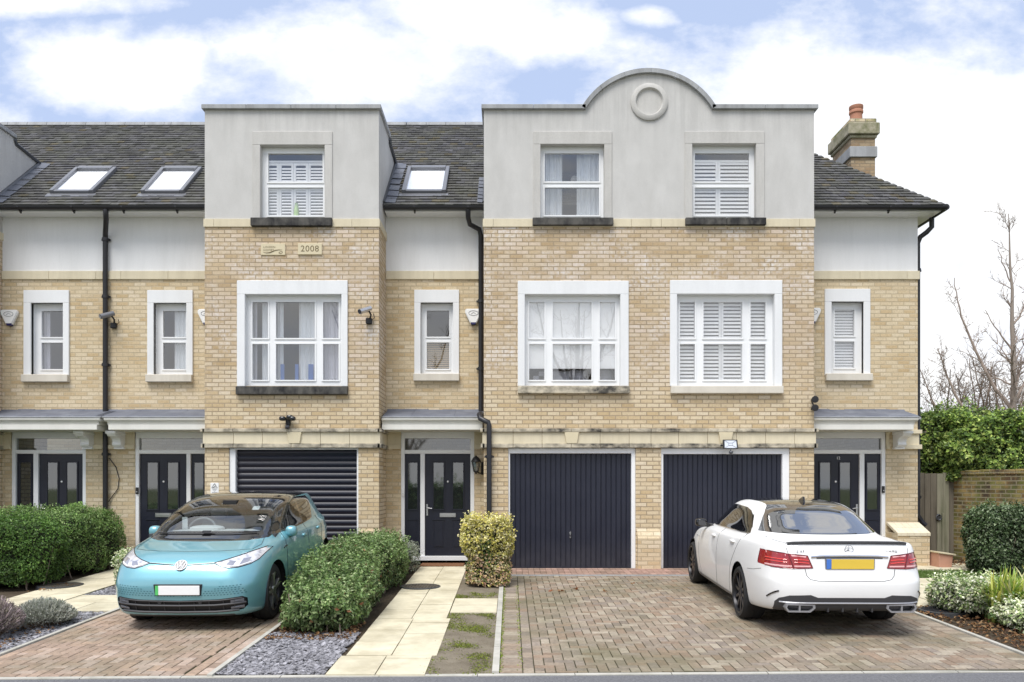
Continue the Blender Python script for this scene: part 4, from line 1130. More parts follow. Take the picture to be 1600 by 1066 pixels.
    def emit(s, rid, name, mat, parent, offset=0.0, side=0):
        fs = [f for f in s.bm.faces if f[s.lay] == rid and (not side or f.calc_center_median().y*side > 0)]
        if not fs: return None
        vs = {}; V = []; F = []
        for f in fs:
            idx = []
            for v in f.verts:
                if v.index not in vs: vs[v.index] = len(V); V.append(v.co.copy())
                idx.append(vs[v.index])
            F.append(idx)
        N = [s.normal_at(c) for c in V]
        if offset: V = [c+n*offset for c, n in zip(V, N)]
        me = bpy.data.meshes.new(name); me.from_pydata(V, [], F)
        me.polygons.foreach_set('use_smooth', [True]*len(me.polygons)); me.update()
        me.normals_split_custom_set_from_vertices(N)
        me.materials.append(mat)
        o = bpy.data.objects.new(name, me); COL.objects.link(o); o.parent = parent
        return o
    def hit(s, view, a, b, side=1):
        if view == 'f': o, d = Vector((5, a, b)), Vector((-1,0,0))
        elif view == 'b': o, d = Vector((-8, a, b)), Vector((1,0,0))
        elif view == 's': o, d = Vector((a, 3*side, b)), Vector((0,-side,0))
        else: o, d = Vector((a, b, 4)), Vector((0,0,-1))
        p, n, i, _ = s.base.ray_cast(o, d)
        if p is None: p, n, i, _ = s.base.find_nearest(o+d*(5.0 if view in 'fb' else 2.0))
        return p, s.normal_at(p)
    def line(s, mb, view, pts, r=.004, off=0.0, side=1, step=.03, closed=False):
        if closed: pts = list(pts)+[pts[0]]
        P = []
        for p, q in zip(pts, pts[1:]):
            n = max(1, int(math.hypot(q[0]-p[0], q[1]-p[1])/step))
            for i in range(n): u = i/n; P.append((p[0]+(q[0]-p[0])*u, p[1]+(q[1]-p[1])*u))
        P.append(pts[-1]); out = []
        for a, b in P: c, n = s.hit(view, a, b, side); out.append(c+n*off)
        mb.tube(out, r, 6); return mb
    def patch(s, mb, view, poly, off=.003, side=1, thick=0.0):
        """small flat-ish piece following the skin"""
        vs = []; 
        for a, b in poly: c, n = s.hit(view, a, b, side); vs.append(c+n*off)
        c0 = sum((Vector(v) for v in vs), Vector())/len(vs)
        ca = sum(p[0] for p in poly)/len(poly); cb = sum(p[1] for p in poly)/len(poly)
        c, n = s.hit(view, ca, cb, side); vs.append(c+n*off); m = len(poly)
        mb.add(vs, [(i, (i+1) % m, m) for i in range(m)])
def mirror_y(poly): return [(-a, b) for a, b in poly]
def wheel(parent, x, y, r, rimr, width, spokes, double, mats, side, z=None):
    z = z if z is not None else r; sg = side
    w = MB()
    yo = sg*width*.42                                     # outer face
    def Y(h): return y+sg*h
    n = spokes
    for k in range(n):
        for dlt in ((-.11, .11) if double else (0,)):
            a = 2*PI*k/n+dlt*.9+.2
            ca, sa = math.cos(a), math.sin(a); ta, tb = -sa, ca
            hw0, hw1 = (.018, .015) if double else (.020, .016)
            r0, r1 = .055, rimr-.004
            a2 = a+dlt*.35
            cb, sb = math.cos(a2), math.sin(a2)
            v = []
            for rr, hw, h0, h1, (cc, ss) in ((r0,hw0,.055,.105,(ca,sa)), (r1,hw1,.075,.113,(cb,sb))):
                for q, h in ((-1,h0),(1,h0),(1,h1),(-1,h1)): v.append((x+rr*cc-ss*hw*q, Y(h), z+rr*ss+cc*hw*q))
            w.add(v, [(0,1,2,3),(4,7,6,5),(0,4,5,1),(1,5,6,2),(2,6,7,3),(3,7,4,0)])
    w.lathe([(.075,Y(.05)),(.075,Y(.10)),(.06,Y(.112)),(.035,Y(.116)),(.03,Y(.110))], (x,0,z), 'y', 24)
    W_ = w.build('wheel', mats['spoke'], parent, local=True, fix=True, bevel=.003)
    t = MB(); hw = width/2; s_ = .03
    t.lathe([(rimr-.004,Y(-hw*.9)),(rimr+.02,Y(-hw)),(r-.035,Y(-hw)),(r-.008,Y(-hw*.78)),(r,Y(-hw*.5)),(r,Y(-.012)),(r-.006,Y(-.010)),(r-.006,Y(.010)),(r,Y(.012)),(r,Y(hw*.5)),(r-.008,Y(hw*.78)),(r-.035,Y(hw)),(rimr+.02,Y(hw)),(rimr-.002,Y(hw*.92))], (x,0,z), 'y', 48, cap=False)
    t.build('tyre', mats['tyre'], W_, local=True, smooth=35)
    rm = MB().lathe([(rimr+.006,Y(hw*.96)),(rimr-.008,Y(hw*.98)),(rimr-.014,Y(hw*.86)),(rimr-.02,Y(hw*.4)),(rimr-.03,Y(-hw*.7)),(.06,Y(-hw*.2)),(.06,Y(0))], (x,0,z), 'y', 48, cap=False)
    rm.build('rim', mats['rim'], W_, local=True, smooth=40)
    MB().lathe([(.03,Y(-.01)),(.165,Y(-.01)),(.165,Y(.015)),(.03,Y(.015))], (x,0,z), 'y', 32).build('brake_disc', M['metal'], W_, local=True)
    return W_
def arch_liner(parent, x, y0, y1, r, z):
    mb = MB(); n = 26
    for i in range(n):
        a, b = -.5+(PI+1.0)*i/n, -.5+(PI+1.0)*(i+1)/n
        mb.quad((x+r*math.cos(a),y0,z+r*math.sin(a)),(x+r*math.cos(b),y0,z+r*math.sin(b)),(x+r*math.cos(b),y1,z+r*math.sin(b)),(x+r*math.cos(a),y1,z+r*math.sin(a)))
    mb.add([(x+r*math.cos(-.5+(PI+1)*i/n), y0, z+r*math.sin(-.5+(PI+1)*i/n)) for i in range(n+1)], [tuple(range(n+1))])
    return mb.build('wheel_arch', M['black'], parent, local=True)
def circle(cx, cz, r, n=30): return [(cx+r*math.cos(2*PI*i/n), cz+r*math.sin(2*PI*i/n)) for i in range(n)]
def ellipsoid(mb, c, rx, ry, rz, n=16, flat=None, col=None):
    vs = []; m = n//2
    for i in range(m+1):
        th = PI*i/m
        for k in range(n):
            a = 2*PI*k/n; p = [math.sin(th)*math.cos(a), math.sin(th)*math.sin(a), math.cos(th)]
            p = [math.copysign(abs(q)**.68, q) for q in p]
            if flat is not None and p[0] < flat: p[0] = flat
            vs.append((c[0]+rx*p[0], c[1]+ry*p[1], c[2]+rz*p[2]))
    fs = []
    for i in range(m):
        for k in range(n): fs.append((i*n+k, (i+1)*n+k, (i+1)*n+(k+1) % n, i*n+(k+1) % n))
    mb.add(vs, fs, col); return mb
def car_paint(name, col, metal=0.0, flake=0.0, rough=.35):
    m, t, b = new_mat(name); p = t.pos()
    n = t.noise(p, 2.2, 4, .6)
    c = t.mix(n, tuple(x*.94 for x in col), tuple(min(1, x*1.05) for x in col))
    t.l.new(c, b.inputs['Base Color']); b.inputs['Metallic'].default_value = metal; b.inputs['Roughness'].default_value = rough
    b.inputs['Coat Weight'].default_value = 1.0; b.inputs['Coat Roughness'].default_value = .02; b.inputs['Coat IOR'].default_value = 1.5
    return m
M['teal'] = car_paint('turquoise metallic paint', (.20,.46,.53), .45, rough=.36)
M['white_paint'] = car_paint('white car paint', (.82,.82,.81), 0, rough=.45); M['white_paint'].node_tree.nodes['Principled BSDF'].inputs['Coat Weight'].default_value = .45
M['recess'] = simple('dark turquoise recess', (.04,.17,.22), rough=.5)
M['tyre'] = simple('tyre rubber', (.018,.018,.019), rough=.8, vary=.2, scale=30)
M['alloy'] = simple('silver alloy', (.50,.49,.48), rough=.3, metal=.9)
M['rim_dark'] = simple('dark rim barrel', (.03,.03,.033), rough=.35, metal=.6)
M['alloy_black'] = simple('satin black alloy', (.045,.046,.055), rough=.28, metal=.7)
M['chrome'] = simple('chrome', (.75,.75,.76), rough=.12, metal=1.0)
M['strip_silver'] = simple('satin silver strip', (.42,.42,.44), rough=.4, metal=.6)
M['trim_grey'] = simple('dark grey bumper plastic', (.05,.05,.055), rough=.5)
M['glass_car'] = glass_mat('windscreen glass', (.62,.68,.68), .07, ior=1.5)
M['glass_tint'] = glass_mat('tinted car glass', (.06,.065,.07), .06, ior=1.5)
M['glass_rear'] = glass_mat('tinted rear glass', (.10,.105,.12), .30, ior=1.5, body=.3, bodycol=(.05,.055,.075))
M['roof_black'] = simple('gloss black roof', (.010,.010,.011), rough=.06, coat=1.0)
M['interior'] = simple('dark car interior', (.06,.06,.062), rough=.8, vary=.2)
M['interior_light'] = simple('pale grey car seat', (.30,.31,.32), rough=.8, vary=.1)
M['paper'] = simple('white paper', (.85,.85,.86), rough=.6)
def headlamp_mat():
    m, t, b = new_mat('headlamp lens'); p = t.pos()
    v = t.new('ShaderNodeTexVoronoi', i_Scale=16.0); t.l.new(p, v.inputs['Vector'])
    c = t.ramp(v.outputs['Distance'], [(0,(.30,.30,.36)),(.3,(.62,.62,.66)),(.7,(.85,.85,.88))]); t.l.new(c, b.inputs['Base Color'])
    b.inputs['Roughness'].default_value = .25; b.inputs['Metallic'].default_value = .35; b.inputs['Coat Weight'].default_value = 1; b.inputs['Coat Roughness'].default_value = .02
    return m
M['headlamp'] = headlamp_mat()
M['lamp_grey'] = simple('grey projector lens', (.33,.34,.40), rough=.15, metal=.4, coat=1)
M['tail_red'] = simple('red lamp lens', (.30,.008,.012), rough=.22, coat=1.0, vary=.35, scale=22)
M['tail_dark'] = simple('dark red lamp lens', (.13,.006,.010), rough=.2, coat=1.0)
M['tail_pink'] = simple('pale lamp strip', (.80,.42,.42), rough=.25, coat=1.0)
M['plate_white'] = simple('white number plate', (.88,.88,.88), rough=.45)
M['plate_yellow'] = simple('yellow number plate', (.78,.55,.07), rough=.45)
M['plate_green'] = simple('green plate flash', (.10,.55,.15), rough=.45)
M['plate_blue'] = simple('blue plate flash', (.07,.20,.62), rough=.45)
def place_car(root, loc, fwd, pitch):
    rz = math.atan2(fwd[1], fwd[0])
    mtx = Matrix.Rotation(rz, 3, 'Z') @ Matrix.Rotation(-pitch, 3, 'Y')
    root.rotation_euler = mtx.to_euler(); root.location = loc

# ------------------------------------------------------------------ turquoise electric hatchback
def build_hatch():
    car = thing('parked_car', 'turquoise hatchback with a black roof, parked nose out beside the green hedge', 'car')
    rows = [  # zF   zS    zR    dF    dR    w     nF   nR   xm
        (.165,.185,.24, .30, 4.00, .72, 5.5, 6.0, 2.0),
        (.170,.195,.25, .13, 4.15, .850,5.5, 6.5, 2.0),
        (.215,.245,.29, .055,4.21, .882,5.8, 6.5, 2.0),
        (.36, .40, .42, .012,4.25, .900,6.0, 6.5, 2.0),
        (.50, .55, .58, .0,  4.26, .905,6.0, 6.5, 2.0),
        (.585,.66, .72, .012,4.25, .906,5.8, 6.5, 2.0),
        (.66, .75, .85, .04, 4.23, .905,5.5, 6.5, 2.0),
        (.745,.83, .95, .085,4.20, .902,5.0, 6.5, 2.0),
        (.82, .895,1.02,.17, 4.18, .895,4.5, 6.0, 2.0),
        (.885,.945,1.08,.32, 4.16, .885,4.0, 6.0, 2.0),
        (.935,.980,1.11,.52, 4.14, .870,3.8, 5.5, 2.05),
        (.975,1.01,1.14,.72, 4.12, .848,4.2, 5.4, 2.1),
        (1.035,1.06,1.17,.88,4.09, .815,4.8, 5.4, 2.15),
        (1.15,1.17,1.24,1.13,4.04, .778,4.8, 5.4, 2.2),
        (1.29,1.285,1.32,1.46,3.97,.735,4.6, 5.4, 2.3),
        (1.40,1.39,1.40,1.80,3.90, .690,4.0, 5.4, 2.5),
        (1.458,1.448,1.44,2.06,3.84,.640,3.4, 5.0, 2.7),
        (1.488,1.483,1.47,2.30,3.7, .54,3.0, 4.2, 2.8),
        (1.503,1.499,1.488,2.5,3.45,.32,2.6, 3.4, 2.85),
        (1.508,1.506,1.50,2.6,3.2, .0, 2.2, 2.6, 2.85)]
    def zq(z): return z if z < .95 else .95+(z-.95)*.903      # roof a little lower than the first lay-out
    def zp(poly): return [(a, zq(b)) for a, b in poly]
    B = Body(rows, .835); D = B.D
    up = lambda c, n, m: n.z > -.3-m
    fr = lambda c, n, m: c.x > -1.3-m and n.x > -.15-m
    sd = lambda c, n, m: abs(n.y) > .22-m
    # black roof / pillars
    B.region('s', zp([(D(1.55),1.452),(D(2.2),1.478),(D(3.2),1.500),(D(3.75),1.50),(D(4.2),1.48),(D(4.2),1.9),(D(1.2),1.9)]), 2, up)
    B.region('f', zp([(-.745,1.005),(-.55,.985),(0,.975),(.55,.985),(.745,1.005),(.775,1.06),(.765,1.10),(.72,1.28),(.655,1.44),(.60,1.53),(.3,1.60),(-.3,1.60),(-.60,1.53),(-.655,1.44),(-.72,1.28),(-.765,1.10),(-.775,1.06)]), 2, fr)
    dlo = zp([(D(.92),1.03),(D(1.5),1.045),(D(2.4),1.065),(D(2.9),1.095),(D(3.05),1.12),(D(3.30),1.39),(D(3.22),1.478),(D(2.2),1.49),(D(1.5),1.46),(D(1.1),1.20)])
    B.region('s', dlo, 2, sd)
    # glass
    B.region('f', zp([(-.68,1.085),(-.4,1.075),(0,1.07),(.4,1.075),(.68,1.085),(.665,1.14),(.575,1.33),(.505,1.43),(.43,1.462),(0,1.482),(-.43,1.462),(-.505,1.43),(-.575,1.33),(-.665,1.14)]), 3, fr)
    quarterl = zp([(D(1.14),1.07),(D(1.44),1.07),(D(1.44),1.28),(D(1.30),1.20)])
    frontw = zp([(D(1.50),1.07),(D(2.40),1.085),(D(2.46),1.42),(D(2.05),1.425),(D(1.74),1.40),(D(1.52),1.31)])
    rearw = zp([(D(2.50),1.09),(D(2.92),1.115),(D(2.97),1.14),(D(3.05),1.41),(D(2.9),1.425),(D(2.54),1.425)])
    tri = zp([(D(3.03),1.17),(D(3.08),1.20),(D(3.22),1.36),(D(3.18),1.39),(D(3.10),1.405)])
    for p, i in ((quarterl,4),(frontw,5),(rearw,6),(tri,7)): B.region('s', p, i, sd)
    # headlamps, lower grille
    hl = [(.365,.785),(.44,.752),(.53,.728),(.64,.735),(.745,.762),(.80,.80),(.845,.90),(.80,.915),(.70,.885),(.60,.850),(.48,.815)]
    fl = lambda c, n, m: c.x > .12-m and n.x > -.02-m
    B.region('f', hl, 8, fl); B.region('f', mirror_y(hl), 9, fl)
    gr = [(-.70,.255),(-.55,.235),(0,.225),(.55,.235),(.70,.255),(.745,.30),(.745,.385),(.70,.412),(.45,.385),(0,.37),(-.45,.385),(-.70,.412),(-.745,.385),(-.745,.30)]
    B.region('f', gr, 10, lambda c, n, m: n.x > .05-m and c.x > 0)
    B.region('f', [(-.62,.16),(.62,.16),(.60,.205),(0,.195),(-.60,.205)], 11, lambda c, n, m: c.x > .2-m)
    # arches
    rw = .347
    for d in (.835, 3.605): B.region('s', circle(D(d), rw+.005, .385), 99, lambda c, n, m: abs(c.y) > .5-m and abs(n.y) > .15-m)
    body = B.emit(0, 'body', M['teal'], car)
    B.emit(2, 'black_roof', M['roof_black'], car)
    ws = B.emit(3, 'windscreen', M['glass_car'], car)
    [(B.emit(4, 'quarter_window', M['glass_car'], car, 0, q), B.emit(5, 'side_window', M['glass_car'], car, 0, q), B.emit(6, 'side_window', M['glass_tint'], car, 0, q), B.emit(7, 'quarter_window', M['glass_tint'], car, 0, q)) for q in (1, -1)]
    h1 = B.emit(8, 'headlight', M['headlamp'], car); h2 = B.emit(9, 'headlight', M['headlamp'], car)
    gri = B.emit(10, 'lower_grille', M['black'], car, -.02); B.emit(11, 'front_lip', M['trim_grey'], car)
    # lamp outlines and running-light strips
    for h, p, s in ((h1, hl, 1), (h2, mirror_y(hl), -1)):
        mb = MB(); B.line(mb, 'f', p, .0055, .001, closed=True, step=.025); mb.build('lamp_seal', M['black_gloss'], h, local=True)
        mb = MB()
        B.patch(mb, 'f', [(s*a, b) for a, b in ((.50,.765),(.58,.752),(.60,.80),(.54,.805))], .003); B.patch(mb, 'f', [(s*a, b) for a, b in ((.64,.76),(.72,.775),(.73,.83),(.66,.82))], .003)
        mb.build('lamp_unit', M['lamp_grey'], h, local=True)
        mb = MB(); B.line(mb, 'f', [(s*a, b) for a, b in ((.40,.783),(.52,.745),(.64,.750),(.74,.778))], .008, .003); mb.build('light_strip', M['plate_white'], h, local=True)
    # grille bars
    mb = MB()
    for z in (.318,): B.line(mb, 'f', [(-.73,z+.018),(-.4,z-.004),(0,z-.010),(.4,z-.004),(.73,z+.018)], .013, -.004)
    B.line(mb, 'f', [(-.70,.395),(-.45,.372),(0,.358),(.45,.372),(.70,.395)], .008, 0)
    B.line(mb, 'f', [(-.66,.252),(-.4,.237),(0,.232),(.4,.237),(.66,.252)], .014, .0)
    for y in (-.62,-.5,-.34,-.17,0,.17,.34,.5,.62): B.line(mb, 'f', [(y,.245),(y,.37)], .006, -.012)
    mb.build('grille_bars', M['trim_grey'], gri, local=True)
    mb = MB()
    for s in (-1, 1):
        for z0, z1 in ((.262,.305),(.335,.385)): B.patch(mb, 'f', [(s*.58,z0),(s*.715,z0+.005),(s*.715,z1),(s*.58,z1-.015)], -.004)
    mb.build('grille_blanks', M['frame_grey'], gri, local=True)
    for y in (-.22, .24): MB().lathe([(.022,.80),(.022,.818),(.012,.820)], (0,y,.352), 'x', 12).build('parking_sensor', M['trim_grey'], gri, local=True)
    # honeycomb dashes on the bumper skin
    for s in (1, -1):
     mb = MB()
     for row in range(5):
         z0 = .425+.024*row
         ymax = .735-.01*row; ymin = .16+.055*row*1.2 if row else .02
         ymin = (.05,.20,.31,.40,.47)[row]
         y = ymin+(.018 if row % 2 else 0)
         zz = z0+.0
         while y < ymax:
             dz = .028*(y/.73)**2
             for s in (-1, 1): B.patch(mb, 'f', [(s*(y-.010),zz+dz-.003),(s*y,zz+dz-.0065),(s*(y+.011),zz+dz),(s*(y+.008),zz+dz+.004),(s*(y-.008),zz+dz+.003)], .0015)
             y += .036
     mb.build('honeycomb_trim', M['recess'], body, local=True)
    # light bar and badge
    mb = MB(); B.line(mb, 'f', [(-.375,.785),(-.075,.765)], .009, .001); B.line(mb, 'f', [(.075,.765),(.375,.785)], .009, .001); lb = mb.build('light_bar', M['black_gloss'], car, local=True)
    mb = MB(); B.line(mb, 'f', [(-.37,.786),(-.075,.767)], .0028, .0075); B.line(mb, 'f', [(.075,.767),(.37,.786)], .0028, .0075); mb.build('light_strip', M['plate_white'], lb, local=True)
    p, n = B.hit('f', 0, .762); p = p+n*.004
    zx = Vector((0,1,0)); zy = n.cross(zx).normalized()
    if zy.z < 0: zy = -zy
    def on(a, b, h=0.0): return p+zx*a+zy*b+n*h
    bd = MB(); bd.add([on(.0735*math.cos(2*PI*i/32), .0735*math.sin(2*PI*i/32), .0) for i in range(32)], [tuple(range(32))])
    bd.add([on(.0735*math.cos(2*PI*i/32), .0735*math.sin(2*PI*i/32), h) for h in (-.03,0) for i in range(32)], [(i,(i+1)%32,32+(i+1)%32,32+i) for i in range(32)])
    bdo = bd.build('badge', simple('badge blue black', (.012,.016,.03), rough=.2, coat=.5), car, local=True)
    em = MB(); em.tube([on(.066*math.cos(2*PI*i/32), .066*math.sin(2*PI*i/32), .002) for i in range(33)], .0055, 6, cap=False)
    # front view: +y is to the viewer's right when the car faces the camera
    em.tube([on(-.024,.056,.003), on(-.0015,.006,.003), on(.0015,.006,.003), on(.024,.056,.003)], .0062, 6)
    em.tube([on(-.050,.037,.003), on(-.022,-.048,.003), on(-.0005,.000,.003), on(.0005,.000,.003), on(.022,-.048,.003), on(.050,.037,.003)], .0062, 6)
    em.build('emblem', M['plate_white'], bdo, local=True)
    # number plate on its black holder
    p, n = B.hit('f', 0, .50); x = p.x+.012
    pt = MB(); pt.prism([(-.275,.560),(.275,.560),(.258,.430),(-.258,.430)], x-.05, x, 'x'); ph = pt.build('plate_holder', M['black'], car, local=True, bevel=.004)
    np_ = MB().box(x, x+.008, -.216, .25, .438, .545).build('number_plate', M['plate_white'], ph, local=True, bevel=.003)
    MB().box(x, x+.0085, -.25, -.217, .438, .545).build('plate_flash', M['plate_green'], ph, local=True)
    # shut lines
    ln = MB()
    B.line(ln, 't', [(D(.98),-.70),(D(.72),-.735),(D(.52),-.69),(D(.425),-.55),(D(.365),-.35),(D(.345),0),(D(.365),.35),(D(.425),.55),(D(.52),.69),(D(.72),.735),(D(.98),.70)], .004, -.001)
    for s in (1, -1):
        B.line(ln, 's', [(D(1.32),1.03),(D(1.27),.90),(D(1.28),.60),(D(1.33),.36),(D(1.42),.27)], .0045, -.001, s)
        B.line(ln, 's', [(D(2.44),1.07),(D(2.45),.8),(D(2.42),.5),(D(2.36),.27)], .0045, -.001, s)
        B.line(ln, 's', [(D(3.28),1.115),(D(3.33),.95),(D(3.22),.72),(D(3.12),.52),(D(3.0),.30)], .0045, -.001, s)
        B.line(ln, 's', [(D(1.32),.255),(D(3.05),.255)], .007, .0, s)
    ln.build('shut_lines', M['black'], body, local=True)
    for s in (1, -1):
        for d, z in ((2.22,.915),(3.10,.945)):
            p, n = B.hit('s', D(d), z, s)
            h = ellipsoid(MB(), p+Vector((0,s*.004,0)), .085, .022, .026, 14); h.build('door_handle', M['teal'], body, local=True, smooth=60)
        a = MB(); B.line(a, 's', [(D(1.16),.845),(D(1.22),.862),(D(1.30),.865)], .008, .001, s); a.build('wing_badge', M['black'], body, local=True)
        mm = MB(); c = Vector((D(1.52), s*.895, 1.03)); ellipsoid(mm, c, .085, .075, .072, 18, flat=-.35)
        m_ = mm.build('wing_mirror', M['teal'], car, local=True, smooth=60)
        st = MB().tube([(D(1.54),s*.78,.965),(D(1.53),s*.84,.955),(D(1.52),s*.88,.975)], .026, 8)
        st.build('mirror_stalk', M['black'], m_, local=True, smooth=60)
        ml = MB().box(D(1.52)-.036, D(1.52)-.030, min(s*.84,s*.95), max(s*.84,s*.95), .98, 1.08).build('mirror_glass', M['chrome'], m_, local=True, bevel=.002)
    # wipers
    wp = MB(); B.line(wp, 'f', [(-.62,1.048),(-.2,1.050),(.10,1.052)], .008, .012); B.line(wp, 'f', [(-.03,1.048),(.30,1.048),(.60,1.058)], .008, .014); B.patch(wp, 'f', [(-.06,1.04),(.05,1.04),(.05,1.068),(-.06,1.068)], .022)
    wp.build('wipers', M['black'], car, local=True)
    # wheels
    mats = dict(spoke=M['alloy'], tyre=M['tyre'], rim=M['rim_dark'])
    for d in (.835, 3.605):
        for s in (1, -1):
            wheel(car, D(d), s*.752, rw, .236, .215, 5, True, mats, s); arch_liner(car, D(d), s*.52, s*.885, .384, rw+.005)
    # interior
    it = MB(); it.box(D(3.9), D(1.25), -.76, .76, .28, .36); it.box(D(3.9), D(3.1), -.66, .66, .36, .86)
    it.prism([(D(1.02),1.0),(D(1.10),1.055),(D(1.62),1.03),(D(1.66),.90),(D(1.5),.6),(D(1.05),.6)], -.70, .70, 'y')
    for s in (1, -1): it.box(D(3.7), D(1.1), min(s*.74,s*.80), max(s*.74,s*.80), .3, 1.03)
    it.box(D(4.0), D(3.85), -.6, .6, .3, 1.0)
    inn = it.build('cabin', M['interior'], car, local=True)
    fl_ = MB().box(D(4.05), D(.28), -.72, .72, .185, .2); fl_.build('underside', M['black'], car, local=True)
    se = MB()
    for s in (-.36, .36):
        for d, hh in ((2.25,0),(3.15,-.02)):
            se.prism([(D(d)-.0,.55),(D(d)+.08,.55),(D(d)-.10,1.10),(D(d)-.19,1.10)], s-.23, s+.23, 'y'); ellipsoid(se, (D(d)-.15, s, 1.215+hh), .06, .12, .09, 12)
            se.box(D(d)-.0, D(d)+.5, s-.24, s+.24, .42, .58)
    se.build('seats', M['interior_light'], inn, local=True, smooth=30)
    sw = MB(); c = Vector((D(1.72), -.36, 1.01)); ax = Vector((.35,0,.94)); 
    u = Vector((0,1,0)); v = Vector((-.42,0,.90))
    sw.tube([c+(u*math.cos(2*PI*i/28)+v*math.sin(2*PI*i/28))*.185 for i in range(29)], .016, 8, cap=False); sw.tube([c-u*.18, c, c+u*.18], .02, 6)
    sw.build('steering_wheel', M['interior_light'], inn, local=True, smooth=60)
    pp = MB(); pp.add([(D(1.12),-.55,1.066),(D(1.10),.02,1.068),(D(1.42),.05,1.062),(D(1.50),-.30,1.058),(D(1.40),-.52,1.058)], [(0,1,2,3,4)]); pp.add([(D(1.11),.04,1.067),(D(1.15),.60,1.066),(D(1.46),.40,1.06),(D(1.50),.06,1.06)], [(0,1,2,3)])
    ellipsoid(pp, (D(1.34),-.15,1.075), .12, .22, .045, 14)
    pp.build('papers', M['paper'], inn, local=True)
    tk = MB().box(D(1.46), D(1.458), -.52, -.45, 1.06, 1.22); tk.build('parking_permit', M['paper'], inn, local=True)
    sn = MB(); p, n = B.hit('f', 0, 1.38); sn.box(p.x-.16, p.x-.03, -.09, .09, 1.35, 1.42); sn.build('mirror_sensor', M['black'], inn, local=True)
    st_ = MB(); B.patch(st_, 'f', [(.36,1.32),(.45,1.32),(.44,1.36),(.355,1.36)], -.012); st_.build('sticker', M['paper'], ws, local=True)
    return car
hatch = build_hatch()
phI = -.012; fI = Vector((-math.sin(phI), -math.cos(phI)))
XI, YI = -3.785, 9.943
place_car(hatch, (XI, YI, gz(YI)+.012), fI, -SLOPE)

